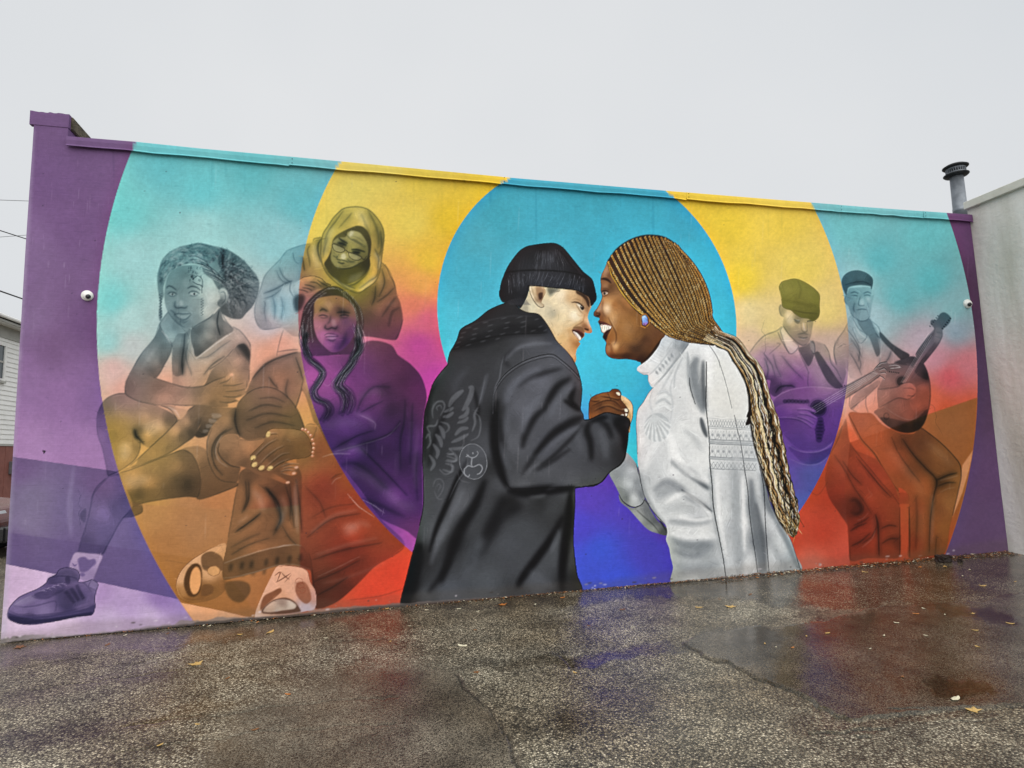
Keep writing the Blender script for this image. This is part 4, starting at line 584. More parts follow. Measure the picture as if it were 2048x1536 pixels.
# head
HEAD5 = [(868,290),(855,330),(875,365),(890,385),(905,430),(935,470),(990,500),(1040,490),(1065,460),(1075,400),(1085,340),(1095,290),(1075,290),(1070,230),(900,230),(880,270)]
shade(HEAD5, [(900,300,.76),(940,290,.84),(1000,280,.84),(1050,290,.94),(940,360,.82),(1000,350,.96),(1040,370,.90),(950,430,.80),(1020,440,.86),(920,400,.80),(1085,310,.92)], fig=5)
for pts, w, v, b in [([(905,270),(940,262),(970,275)], 2, .55, .7), ([(1010,275),(1045,262),(1075,275)], 2, .55, .7), ([(915,292),(945,290),(965,298)], 1.8, .5, .6), ([(1015,292),(1045,286),(1068,294)], 1.8, .5, .6), ([(985,300),(970,360),(985,375),(1020,372)], 1.8, .6, .8), ([(955,410),(1000,402),(1040,408)], 1.8, .5, .6), ([(940,350),(930,400),(945,430)], 2, .66, 1), ([(1045,350),(1055,390)], 1.6, .7, .8), ([(905,430),(935,470),(990,500),(1040,490),(1065,460)], 1.3, .55, .5), ([(868,290),(855,330),(875,365)], 1.2, .55, .4)]: D(pts, w, v, 1, b)
WB([(990,320),(1010,320),(1015,365),(990,365)], .10, 1.6); WB([(1030,310),(1065,310),(1060,350)], .16, 2)
CAP5 = [(832,185),(845,140),(890,100),(960,86),(1030,105),(1080,145),(1088,185),(1075,240),(1070,215),(1000,205),(940,210),(890,225),(878,260),(870,290),(845,240)]
shade(CAP5, [(900,140,.56),(1000,130,.58),(1060,180,.50),(870,220,.52),(960,190,.48)], fig=5); D([(860,205),(930,185),(1010,178),(1075,205)], 2, .62, 1, .8); L(CAP5[:10], 1.0, .6, .8, .3, 'm')

# === player in the yellow and violet ring (figure 4)
SHIRT4 = [(345,545),(300,580),(200,620),(130,690),(80,760),(130,830),(190,900),(215,975),(250,985),(240,1080),(290,1120),(400,1060),(560,1040),(730,1045),(820,1060),(850,1000),(870,900),(790,860),(740,800),(720,730),(690,690),(600,660),(560,660),(500,700)]
shade(SHIRT4, [(300,620,.94),(200,680,.96),(400,650,1.02),(150,780,.96),(300,750,.96),(450,760,1.02),(350,850,.92),(250,900,.90),(450,900,.98),(550,950,.95),(650,750,.86),(700,850,.88),(650,950,.90),(280,1050,.62),(250,1000,.60),(400,1000,.90),(750,950,.82),(820,980,.78)], fig=4)
for pts, w, v, b in [([(345,545),(300,580),(200,620),(130,690),(80,760)], 1.3, .5, .4), ([(310,590),(340,660),(400,760)], 1.6, .55, .5), ([(240,770),(330,690),(300,680)], 1.2, .6, .5), ([(200,800),(230,900),(215,975)], 2, .6, 1), ([(190,760),(260,860),(290,960)], 2.2, .7, 1.1), ([(270,770),(300,880),(340,960)], 2.2, .7, 1.1), ([(340,780),(420,880),(520,980)], 2, .7, 1), ([(215,975),(255,985)], 1.4, .5, .5), ([(560,920),(555,1000),(560,1040)], 1.2, .6, .4), ([(490,770),(540,870),(565,930)], 1.4, .6, .5), ([(290,1090),(330,1040),(420,1030),(450,1045)], 4, .5, 1.6), ([(690,690),(730,760),(745,840),(790,900),(830,980)], 1.4, .55, .5), ([(780,660),(770,760),(790,850)], 1.0, .6, .4)]: D(pts, w, v, 1, b)
for i in range(10): Wl([(200+i*12,820+i*8),(215+i*14,880+i*8),(220+i*15,930+i*6)], 1.4, .14, .8, .5)
Wl([(330,570),(400,680),(480,770)], 5, .22, 1, 2); Wl([(560,860),(580,830),(620,780)], 2.4, .2, 1, .6); Wl([(420,820),(500,900)], 3, .14, 1, 1.4)
shade([(480,720),(540,700),(600,660),(615,740),(590,830),(560,870),(530,830),(490,760)], [(530,740,.66),(560,800,.58),(590,720,.72)], fig=4)
for q in ([(350,550),(330,580),(405,765),(480,710),(430,660)], [(570,660),(610,690),(610,770),(585,740)]): WB(q, .14, 1); D(q, 1.3, .5, 1, .4)
STRAP4 = [(610,770),(640,750),(720,860),(800,980),(860,1060),(800,1060),(720,1000),(650,870)]
shade(STRAP4, [(650,800,.55),(720,920,.52),(800,1030,.55)], fig=4)
BOWL4 = [(265,1180),(300,1120),(400,1070),(520,1045),(640,1040),(760,1055),(860,1060),(872,1150),(865,1250),(840,1370),(780,1470),(700,1540),(600,1560),(500,1556),(420,1500),(350,1420),(300,1340)]
shade(BOWL4, [(350,1100,.84),(500,1080,.92),(650,1100,.96),(800,1100,.95),(700,1250,.90),(400,1250,.86),(600,1400,.95),(780,1300,.95),(450,1420,.88),(700,1500,.86),(850,1200,.95),(300,1200,.80)], fig=4)
frM()
shade([(400,520),(520,640),(640,640),(740,560),(800,480),(700,530),(600,552),(500,545),(430,500)], [(500,590,.90),(650,590,.80),(750,520,.78)], fig=4)
Wl([(390,490),(470,535),(560,552),(660,540),(760,470),(820,400),(870,300)], 1.4, .22, 1, .4); Wl([(400,600),(520,650),(640,645),(740,580)], 1.2, .18, 1, .5)
frL()
Wl([(262,1180),(300,1120),(400,1070),(520,1045),(640,1040),(760,1052)], 1.4, .18, 1, .4)
F(ell(640,1215,72,72), .58, .95, .8, 'm'); F(ell(645,1215,52,52), .62, .9, .6, 'm'); q = ell(640,1215,82,82); D(q+[q[0]], 1.2, .7, 1, .4)
for i in range(7): F(ell(370+i*30,1158-3*math.sin(i),20,17), .62, .9, .6, 'm')
for i in range(7): F(ell(660-i*2,1310+i*27,44-abs(i-3)*6,24), .66, .9, .7, 'm')
for i in range(9):
    L([(700+i*19,1135-i*14),(742+i*19,1195-i*14)], 1.6, .42, .95, .2, 'm', sm=False, taper=0)
NECK4 = [(700,1125),(860,1030),(1100,905),(1200,870),(1215,900),(1100,985),(880,1130),(740,1200)]
shade(NECK4, [(800,1130,.95),(900,1060,.72),(1000,1000,.80),(1150,920,.72)], fig=4)
for o in range(4): L([(585+o*8,1215+o*14),(740,1120+o*18),(860,1050+o*18),(1000,975+o*14),(1140,895+o*10)], .9, .45, .8, .2, 's', taper=0)
D([(860,1135),(1000,1050),(1100,985),(1200,905)], 1.6, .4, 1, .4); D([(860,1045),(1000,965),(1140,885)], 1.4, .5, 1, .4)
HDK4 = [(1195,855),(1290,850),(1325,880),(1310,900),(1230,905),(1210,920),(1190,890)]
shade(HDK4, [(1250,875,.62)], fig=4); Wl([(1210,868),(1280,862),(1310,880),(1230,888)], 1.6, .45, 1, .3); 
for i in range(6): F(ell(1225+i*15,915+i*2,5,7,0,8), .5, .9, .2, 'm')
for q in ([(1095,900),(1150,845),(1205,840),(1220,870),(1190,890),(1200,930),(1185,975),(1150,950),(1120,925)],):
    shade(q, [(1130,890,.70),(1190,860,.66),(1180,940,.85)], fig=4)
for pts in ([(1095,900),(1150,845),(1205,835)], [(1140,900),(1180,885),(1200,900)], [(1150,925),(1185,920),(1200,930)], [(1140,945),(1170,960),(1185,975)], [(1120,880),(1160,870)]): D(pts, 1.5, .38, 1, .3); Wl([(x,y+7) for x,y in pts], 1.3, .35, 1, .3)
FARM4 = [(905,1160),(960,1080),(1040,1040),(1130,985),(1150,1010),(1060,1090),(1000,1140),(920,1230)]
shade(FARM4, [(950,1130,.84),(1060,1050,.80),(1120,1000,.84)], fig=4); D([(905,1220),(1000,1150),(1130,1030)], 1.4, .5, 1, .5)
HAND4 = [(270,1240),(320,1190),(420,1180),(520,1185),(610,1225),(620,1250),(560,1240),(630,1290),(615,1320),(590,1310),(612,1345),(590,1375),(540,1340),(480,1310),(400,1300),(300,1300)]
shade(HAND4, [(320,1240,.92),(420,1220,1.0),(520,1220,1.02),(600,1290,1.0),(570,1350,1.02),(450,1280,.88)], fig=4)
for pts in ([(470,1230),(540,1230),(615,1250)], [(480,1260),(560,1275),(628,1305)], [(470,1290),(540,1310),(605,1350)], [(300,1300),(400,1300),(480,1312),(540,1342),(585,1375)]): D(pts, 1.6, .6, 1, .5); Wl([(x,y-10) for x,y in pts], 2.2, .12, 1, .8)
frM()
LEG4 = [(760,470),(840,330),(870,280),(900,470),(960,540),(1100,600),(1160,660),(1250,800),(1300,920),(1308,1000),(1310,1400),(1200,1420),(1040,1420),(905,1440),(895,1300),(885,1165),(820,1060),(720,900),(700,720),(740,560)]
shade(LEG4, [(830,450,.78),(850,560,.76),(780,560,.84),(900,650,.84),(800,700,.88),(850,800,.86),(1000,620,.92),(1050,700,.88),(1150,800,.92),(1250,900,.84),(980,750,.80),(1000,850,.84),(950,1000,.62),(900,1000,.66),(1050,950,.92),(1100,1100,.80),(1000,1150,.84),(950,1300,.78),(1100,1250,.90),(1250,1150,.82),(1230,1350,.80),(1300,1300,.66)], fig=4)
for pts, w, v, b in [([(900,470),(960,560),(1060,680),(1150,790),(1240,890),(1305,980)], 1.2, .62, .6), ([(770,570),(860,700),(940,850),(1020,960),(1080,1060)], 1.8, .68, 1), ([(720,790),(640,900),(560,860)], 1.0, .7, .5), ([(885,1165),(895,1300),(905,1440)], 1.2, .62, .5), ([(1308,1000),(1310,1400)], 1.8, .5, .7), ([(900,950),(950,940),(1000,1010),(960,1060),(910,1040)], 8, .62, 4), ([(930,1150),(1000,1120),(1060,1080)], 3, .66, 1.6), ([(1000,1300),(1080,1240),(1120,1160)], 3, .68, 1.6), ([(1110,1060),(1130,1150),(1140,1400)], 4, .56, 1.6), ([(900,1200),(960,1160),(1040,1130)], 3, .62, 1.2), ([(910,1320),(990,1280),(1070,1210)], 3, .62, 1.2), ([(1150,1180),(1220,1150),(1290,1160)], 3, .66, 1.2), ([(1160,1300),(1230,1260),(1300,1260)], 3, .66, 1.2), ([(840,620),(920,740),(1000,820)], 3, .7, 1.4), ([(960,600),(1060,720),(1160,840),(1240,920)], 3, .64, 1.2), ([(840,330),(800,450),(720,600)], 1.2, .6, .5)]: D(pts, w, v, 1, b)
for pts, w, v, b in [([(960,1110),(1010,1090),(1050,1050)], 1.6, .14, .7), ([(1000,1330),(1080,1260),(1110,1190)], 2, .14, .8), ([(850,120),(860,250),(800,420)], 2, .25, 1, ), ([(1100,1080),(1090,1200)], 3, .1, 1.6), ([(1050,860),(1080,900),(1040,930)], 1.2, .12, .6)]: Wl(pts, w, v, 1, b)
frL()
HEAD4 = [(335,365),(322,400),(335,450),(360,465),(352,540),(400,610),(460,670),(510,700),(550,690),(575,640),(590,570),(600,500),(580,470),(440,420),(380,370)]
shade(HEAD4, [(350,420,.80),(390,440,1.0),(420,520,.94),(470,560,.84),(510,540,.98),(550,560,.90),(580,540,.78),(500,650,.78),(440,610,.80),(530,690,.80),(390,560,.78),(480,480,.70)], fig=4)
for pts, w, v, b in [([(440,485),(470,500),(495,500)], 2.4, .45, .7), ([(550,500),(580,498),(600,490)], 2.4, .45, .7), ([(445,500),(470,515),(490,512)], 1.6, .5, .5), ([(500,510),(505,570),(525,590),(550,580),(548,510)], 1.4, .6, .6), ([(480,630),(520,640),(555,632)], 1.6, .5, .5), ([(470,610),(520,600),(560,612)], 3, .7, 1.4), ([(335,365),(322,400),(335,450),(360,465)], 1.3, .5, .4), ([(352,540),(400,610),(460,670),(510,700),(550,690)], 1.6, .5, .5)]: D(pts, w, v, 1, b)
Wl([(520,510),(525,560),(535,580)], 2.4, .3, 1, .6); WB([(375,430),(420,430),(440,500),(390,520)], .16, 3); WB([(450,490),(490,490),(485,505)], .2, .6); WB([(490,640),(540,640),(520,655)], .12, 1)
CAP4 = [(325,250),(322,215),(345,180),(400,162),(450,155),(500,168),(560,200),(620,245),(652,290),(650,370),(652,430),(640,470),(600,500),(560,480),(500,470),(450,440),(420,412),(380,400),(350,380),(340,320)]
F(CAP4, [(380,230,'84803a'),(450,200,'7d7a35'),(560,260,'7a7734'),(620,330,'75722f'),(480,330,'6d6a2c'),(400,330,'757230'),(560,400,'656228'),(600,460,'595624'),(480,430,'64612a')], a=.95, blur=.6, fig=4)
clip(CAP4)
for i in range(160):
    x, y = rs.uniform(330, 650), rs.uniform(160, 490); L([(x,y),(x+rs.uniform(-14,14),y+rs.uniform(4,14))], 1.0, '4d4b1e' if i%2 else '94904a', .35, .4)
L([(340,330),(450,345),(560,370),(650,380)], 5, '54511f', .5, 2.5); L([(430,410),(520,430),(640,440)], 3, '4b4820', .6, 1.2); L([(470,170),(500,240),(480,320)], 4, '62602a', .5, 2)
clip(None)
L(CAP4, 1.0, '4d4b1e', .7, .3, taper=0)
# ------------------------------------------------------------------ the couple: woman with long braids (figure 7), man in hooded coat (figure 6)
def frA(): fr(960, 460, 1360)
def frB(): fr(800, 580, 1300)
def frC(): fr(800, 880, 1300)
def frD(): fr(1160, 640, 1660)
def frE(): fr(1160, 830, 1660)
BLK = '15161a'
rs = np.random.default_rng(5)
# --- her bent forearm, grey
frE()
F([(320,650),(370,730),(450,760),(530,690),(580,780),(640,870),(715,930),(710,985),(650,975),(560,940),(480,860),(400,770),(330,710)],
  [(360,720,'75797d'),(480,830,'9da0a2'),(600,930,'8b8f91'),(690,960,'4a4d50'),(560,800,'6a6e72'),(620,870,'5b5f63')], fig=7)
L([(530,690),(590,770),(660,870),(712,960)], 3.5, '24262a', blur=.5)
L([(450,765),(520,830),(600,900),(660,975)], 1.6, '2c2e32', a=.8, blur=.6)
F([(370,300),(460,400),(480,480),(520,600),(530,680),(510,725),(450,752),(400,740),(350,700),(310,620),(280,560),(240,480),(260,420),(320,360)],
  [(300,480,'878c90'),(360,400,'8e9398'),(420,450,'b3b8bc'),(400,560,'b9bec1'),(470,560,'8a8f93'),(440,680,'c0c4c6'),(340,640,'7d8286'),(510,650,'767b80'),(370,680,'6f7478'),(450,410,'8d9296')], fig=7)
L([(318,650),(350,705),(400,742),(450,755),(505,732),(530,690)], 2.2, BLK, blur=.3)
L([(460,395),(480,480),(520,600),(535,690)], 1.6, '2a2c30', blur=.3)
# --- sweater
SWE_D = [(600,550),(560,600),(520,670),(472,740),(460,850),(465,950),(470,1100),(476,1200),(490,1320),(520,1420),(560,1500),(600,1568),(640,1628),(700,1678),(715,1738),(705,1798),(730,1868),(742,1938),(762,2028),(755,2160),(1000,2140),(1200,2120),(1560,2075),(1810,2055),(1770,1928),(1720,1788),(1640,1658),(1560,1508),(1500,1258),(1440,1028),(1400,828),(1390,700),(1370,560),(1320,440),(1250,340),(1200,250),(1100,195),(990,172),(890,185),(760,370)]
frD()
F(SWE_D, [(600,650,'d6d8d9'),(700,800,'d0d3d5'),(850,300,'ccd0d2'),(700,520,'dcdee0'),(900,250,'d9dbdc'),(990,300,'dadcdd'),(1150,400,'e0e1de'),(1250,650,'dededa'),(1150,650,'e0e0dc'),(500,800,'d3d5d7'),(500,1000,'dcdedf'),(560,1080,'d0d2d4'),(850,900,'e0e2e2'),(950,700,'dfe0e0'),(820,700,'d4d6d7'),(600,1250,'c8cbcd'),(540,1300,'b4b8bb'),(780,1230,'e5e7e8'),(1000,1150,'e3e5e5'),(700,1350,'cdd0d2'),(850,1330,'d2d5d6'),(1150,1300,'d2d5d7'),(1260,1300,'c0c4c7'),(1420,1300,'c8cbcd'),(1150,1600,'d6d9da'),(1250,1700,'b6babe'),(1320,1650,'dcdedf'),(1400,1550,'a8adb1'),(1460,1800,'7c8187'),(1600,1650,'c8cbce'),(1650,1830,'ced2d4'),(1720,1980,'aab0b4'),(1560,1950,'c5c9cc'),(850,1880,'a2a8ac'),(1000,1870,'8f959a'),(900,2000,'b4b9bc'),(820,2080,'a6acae'),(900,2120,'c9cdcd'),(1050,2080,'a9afb2'),(1000,1720,'e0e2e2'),(850,1680,'e3e5e5'),(800,1500,'d4d7d8'),(950,1600,'c9cccf'),(1220,1950,'c6cacd'),(1300,1950,'b2b7bb'),(1350,2000,'dadcdd')], fig=7)
clip(SWE_D)
# shaded folds
for pts, w, c, a, b in [
  ([(960,300),(930,400),(940,520),(980,650),(1020,760)], 17, '7f858a', .85, 3.5), ([(1010,330),(1010,520),(1025,720)], 8, '565b60', .8, 2.5),
  ([(880,260),(900,480),(940,640)], 5, '9ba0a4', .7, 1.6), ([(990,800),(1010,880),(1040,960)], 7, '5d6267', .9, 1.6),
  ([(750,1150),(850,1220),(950,1290),(1060,1390)], 13, '7d8388', .9, 3), ([(780,1180),(900,1270),(1050,1380)], 5, '5a6065', .7, 1.6),
  ([(600,1400),(700,1330),(800,1370),(900,1450),(1080,1560)], 12, '868b90', .75, 3.5), ([(830,1390),(950,1470),(1085,1570)], 4.5, '4d5257', .85, 1.2),
  ([(620,1460),(700,1400),(780,1380)], 16, '90959a', .6, 5), ([(840,900),(930,960),(1010,1080)], 7, 'b5b9bb', .6, 4),
  ([(680,1560),(820,1530),(960,1560)], 14, 'b3b7b9', .6, 5), ([(720,1650),(850,1660),(1000,1650),(1080,1640)], 11, '9da2a6', .75, 3.5),
  ([(740,1780),(900,1850),(1100,1840)], 15, '7f868b', .7, 5), ([(760,1880),(900,1930),(1000,1920)], 9, '7a8086', .6, 4), ([(780,2000),(900,2050),(1150,1990)], 16, '8f959a', .6, 6),
  ([(1270,1180),(1280,1500),(1300,1800),(1310,2100)], 16, 'a0a5a9', .7, 5), ([(1400,1300),(1420,1600),(1470,1900),(1490,2090)], 14, '6c7278', .75, 4),
  ([(1440,1500),(1500,1800),(1520,2070)], 8, '53585e', .6, 3), ([(1490,1250),(1540,1500),(1600,1620)], 12, '6a7076', .8, 4), ([(1580,1600),(1690,1800),(1790,2040)], 8, '81878c', .8, 3),
  ([(1560,1800),(1640,1960),(1700,2060)], 8, '9ea4a8', .6, 4), ([(1070,1200),(1080,1400),(1110,1640),(1180,2000)], 8, '9aa0a4', .6, 3), ([(490,1250),(530,1420),(620,1590),(700,1680)], 7, '8b9094', .7, 3), ([(470,800),(465,1000),(475,1200)], 4, 'a5a9ac', .7, 2)]:
    L(pts, w*1.35, c, a=min(1, a*1.1), blur=b*1.25, taper=.8)
for pts, w, a, b in [([(690,900),(760,1000),(780,1120),(900,1250),(1060,1330)], 16, .6, 4), ([(700,1500),(850,1420),(960,1480),(1080,1600)], 8, .5, 3), ([(1330,1280),(1340,1600),(1350,1900)], 7, .6, 3), ([(1120,1250),(1140,1600),(1200,1950)], 9, .5, 4), ([(1000,240),(1060,300),(1060,560)], 12, .5, 5), ([(660,950),(560,1120),(520,1250)], 9, .4, 5), ([(800,1610),(950,1640),(1090,1620)], 6, .6, 2.5), ([(730,1740),(850,1780),(1120,1770)], 10, .5, 4)]:
    L(pts, w*1.2, 'f4f5f5', a=min(1, a*1.25), blur=b*1.2, taper=.8)
# seams and outlines
for pts, w in [([(1035,340),(1036,500),(1032,700),(1048,850),(1060,1000),(1062,1150),(1082,1350),(1090,1500),(1110,1630),(1140,1780),(1170,1930),(1195,2105)], 2.0), ([(1045,190),(1090,250),(1130,320),(1190,500),(1245,725)], .8), ([(1265,780),(1290,900),(1315,1000),(1345,1200),(1375,1400),(1385,1550),(1410,1750),(1440,1950),(1455,2070)], 1.3), ([(1470,1200),(1500,1330),(1512,1480),(1520,1680),(1548,2060)], 1.6),
  ([(600,552),(560,600),(520,670),(472,740),(460,850),(465,950),(470,1100)], 1.4), ([(476,1200),(520,1420),(600,1568),(700,1678)], 1.8), ([(895,470),(905,560),(945,690)], 1.4), ([(1280,340),(1330,440),(1372,560),(1392,700),(1402,830)], 2.0), ([(1400,830),(1440,1030),(1500,1258),(1560,1508),(1640,1658),(1720,1788),(1770,1928),(1808,2055)], 1.5)]:
    L(pts, w, '24272c', a=.9, blur=.3, taper=.3)
# woven bands on the sleeve
def band(x0, x1, y, sl): return [(x0, y), ((x0+x1)/2, y+sl*.3), (x1, y+sl)]
GR = '8e9397'
for y0, w, c in [(812,.8,'a9adb0'),(878,1.6,'9fa4a7'),(892,1.0,GR),(984,2.2,'8b9094'),(1004,1.2,GR),(1018,2.4,'868b8f'),(1126,2.2,'868b90'),(1144,1.2,GR),(1222,1.4,'7f8488')]:
    L([(1056,y0-8),(1150,y0),(1290,y0+4),(1440,y0+12)], w, c, a=.75, blur=.3, taper=0)
F([(1056,985),(1150,992),(1290,996),(1440,1006),(1440,1028),(1290,1018),(1150,1014),(1058,1006)], 'a3a8ac', a=.6, blur=.5)
F([(1060,1122),(1150,1128),(1290,1132),(1450,1140),(1450,1156),(1290,1148),(1150,1144),(1062,1138)], 'a0a5a9', a=.6, blur=.5)
for k, (ya, yb, st) in enumerate([(818,872,22),(905,978,46),(1030,1120,46),(1162,1218,32)]):
    x = 1062
    while x < 1432:
        dy = (x-1062)*.03
        c = '858a8f'
        if k in (1, 2):
            L([(x,yb+dy),(x+st*.5,ya+dy),(x+st,yb+dy)], .8, c, a=.8, blur=.25, taper=0, sm=False)
            L([(x,ya+dy),(x+st*.5,yb+dy),(x+st,ya+dy)], .5, c, a=.5, blur=.25, taper=0, sm=False)
            m_ = (ya+yb)/2+dy
            F([(x+st*.5,m_-16),(x+st*.5+9,m_),(x+st*.5,m_+16),(x+st*.5-9,m_)], '92979b', a=.8, sm=False)
        else:
            L([(x,yb+dy),(x+st,ya+dy)], .8, c, a=.8, blur=.25, taper=0, sm=False)
            L([(x,ya+dy),(x+st,yb+dy)], .8, c, a=.8, blur=.25, taper=0, sm=False)
        x += st
for pts, w in [([(1270,1030),(1285,1130),(1290,1230)], 14), ([(1150,1150),(1120,1230)], 8)]:
    L(pts, w, 'c5c8cb', a=.55, blur=3)
# rayed emblem on the chest
F(ell(632,880,106,118,.1), 'b7bcbf', a=.85, blur=.5)
for k in range(9):
    t = math.pi*(-.05+k*.135)
    o = (600,770)
    p = (632+112*math.cos(t), 880+125*math.sin(t)); d = .10
    q1 = (632+112*math.cos(t-d), 880+125*math.sin(t-d)); q2 = (632+112*math.cos(t+d), 880+125*math.sin(t+d))
    F([o, q1, q2], 'e2e5e6', a=.9, blur=.4, sm=False)
for r0, c in ((0,'e0e3e4'),(44,'b9bec1'),(82,'e0e3e4'),(118,'bfc3c6')):
    L([(610+r0*.2,730-r0),(680+r0*.1,690-r0*.9),(745,740-r0*1.0)], 5.5, c, a=.75, blur=.8, taper=.5)
L([(600,560),(575,680),(600,770)], 5, 'c3c7ca', a=.7, blur=1.2)
L([(770,450),(740,560),(760,700),(735,850)], 4, 'bcc0c3', a=.6, blur=1.2)
L([(800,330),(720,480),(650,600)], 5, 'c0c4c7', a=.6, blur=1.6)
L([(845,300),(780,440),(770,560)], 4, 'aaafb3', a=.55, blur=1.2)
clip(None)
# --- collar
frA(); F([(1600,1300),(1640,1352),(1670,1400),(1720,1380),(1800,1280),(1870,1180),(1940,1100),(1900,1000),(1700,1150)], '35210f', fig=7); frD()
COLL = [(482,378),(560,320),(640,220),(700,108),(780,150),(890,185),(850,255),(760,370),(680,470),(602,553),(560,500),(556,450),(520,447),(470,415),(468,395)]
F(COLL, [(520,400,'d2d5d8'),(620,330,'dcdee0'),(720,180,'c9cdd0'),(800,190,'9da2a6'),(850,210,'80868b'),(700,330,'d5d8da'),(620,480,'e0e2e3'),(760,290,'b7bbbf'),(560,360,'dfe1e2')], fig=7)
clip(COLL)
for i in range(9):
    x = 600+i*14; y = 340-i*22
    L([(x-25,y-8),(x+25,y+18)], 3.0, 'adb2b6', a=.7, blur=.7, sm=False)
for i in range(6):
    x = 630+i*25; y = 420-i*28
    F([(x-14,y-10),(x+8,y+4),(x+14,y+34),(x-8,y+20)], '8f959a', a=.75, blur=.5, sm=False)
L([(560,455),(620,400),(700,300),(770,190)], 2.2, 'b0b5b9', a=.8, blur=.8); L([(602,540),(690,450),(780,330),(880,190)], 2.4, '9aa0a4', a=.8, blur=.8)
L([(480,425),(530,440),(560,430)], 3, 'a9aeb2', a=.7, blur=.8)
clip(None)
L([(470,415),(520,447),(556,450),(560,500),(602,553)], .9, '6c7176', a=.8); L([(602,553),(680,470),(760,370),(850,255),(890,187)], 1.2, '6a6f74', a=.8, blur=.4)
# --- her head
frA()
FACE_W = [(1310,310),(1285,375),(1250,450),(1235,510),(1240,560),(1238,620),(1252,680),(1240,725),(1205,795),(1166,848),(1172,882),(1215,897),(1226,912),(1210,940),(1232,985),(1242,1040),(1266,1058),(1258,1098),(1282,1132),(1294,1160),(1286,1205),(1292,1260),(1325,1300),(1400,1320),(1500,1320),(1580,1332),(1640,1352),(1700,1320),(1760,1250),(1830,1150),(1900,1070),(1900,960),(1760,880),(1600,790),(1500,690),(1420,590),(1370,500),(1330,400)]
F(FACE_W, [(x, y, tuple(np.clip(hx(c)*1.12+.01, 0, 1))) for x, y, c in [(1290,400,'8a6749'),(1270,470,'79583d'),(1320,470,'5d3f29'),(1330,580,'54381f'),(1290,560,'7a5536'),(1280,620,'5a3b25'),(1275,720,'a37a50'),(1290,800,'c49d6e'),(1320,740,'a97d4e'),(1380,760,'8d5e33'),(1480,780,'8a5c32'),(1350,880,'a67b4c'),(1300,900,'90653c'),(1560,930,'7f552a'),(1450,950,'8a5f33'),(1500,1080,'80562b'),(1400,1100,'85592f'),(1380,1190,'ab7e4c'),(1340,1120,'7c5029'),(1330,1230,'7d5230'),(1340,1280,'5d3921'),(1450,1230,'6b4525'),(1500,1295,'3a2312'),(1600,1240,'3f2715'),(1640,1330,'2c1a10'),(1700,1130,'4c2f1b'),(1800,1060,'57371f'),(1740,930,'5d3c20'),(1640,1060,'6c4724'),(1600,850,'6f4a25'),(1210,850,'6d482f'),(1235,770,'8d6443'),(1190,870,'4a2d1c'),(1250,900,'6b4629')]], fig=7)
clip(FACE_W)
L([(1235,505),(1270,500),(1310,512),(1345,545)], 5.0, '241610', a=.9, blur=1.2)
L([(1240,640),(1265,622),(1300,625),(1325,640)], 2.2, '1a0f0b', a=.95, blur=.5)
F([(1252,645),(1275,633),(1308,642),(1298,660),(1265,668)], 'd9cdbd', a=.75, blur=.3)
F(ell(1274,650,13,15), '1a0e0a', a=.95, blur=.4)
L([(1245,668),(1270,680),(1310,662)], 1.2, '2c1a10', a=.8, blur=.6); L([(1255,600),(1290,598),(1330,620)], 1.6, '3a2415', a=.7, blur=.9)
L([(1262,700),(1255,760),(1250,800),(1262,850),(1300,910)], 3, '4a2e1a', a=.6, blur=1.8)
L([(1200,890),(1225,870),(1215,845),(1188,855)], 3.2, '241409', a=.7, blur=1.2)
F(ell(1205,880,16,8,.2), '1c0f08', a=.9, blur=.8)
WB([(1195,820),(1215,800),(1222,830),(1205,845)], .22, 1.5)
L([(1310,890),(1345,960),(1390,1050),(1395,1130),(1370,1180)], 2.6, '55341c', a=.75, blur=1.4)
L([(1330,900),(1360,960),(1400,1040)], 2, 'c49c6c', a=.55, blur=1.2)
L([(1300,1180),(1330,1170),(1350,1210),(1345,1260)], 3, '543219', a=.6, blur=1.8)
F([(1208,936),(1240,938),(1285,952),(1342,985),(1342,1012),(1310,1072),(1290,1135),(1258,1112),(1262,1070),(1240,1042),(1226,990)], '2b1512', a=1, blur=.4)
L([(1212,942),(1245,945),(1290,962),(1340,985)], 4, '5c3630', a=.9, blur=.6)
F([(1234,975),(1262,968),(1300,970),(1341,986),(1338,1010),(1300,1028),(1268,1056),(1246,1034)], 'f1ead9', blur=.3)
for x in (1256,1280,1302,1322): L([(x,968),(x-3,1000),(x-8,1038)], .9, '8d7a68', a=.85, sm=False)
L([(1236,978),(1280,968),(1341,986)], 1.2, '7d4038', a=.8, blur=.3); L([(1248,1034),(1268,1054),(1300,1030),(1338,1010)], 1.6, '5a2c26', a=.8, blur=.5)
L([(1262,1075),(1265,1105),(1285,1128)], 4.5, '1b0c0a', a=.9, blur=.8); L([(1280,1070),(1305,1062),(1320,1035)], 3, '4a2420', a=.8, blur=.8)
L([(1500,1180),(1600,1230),(1660,1150),(1700,1060)], 9, '341f10', a=.4, blur=5)
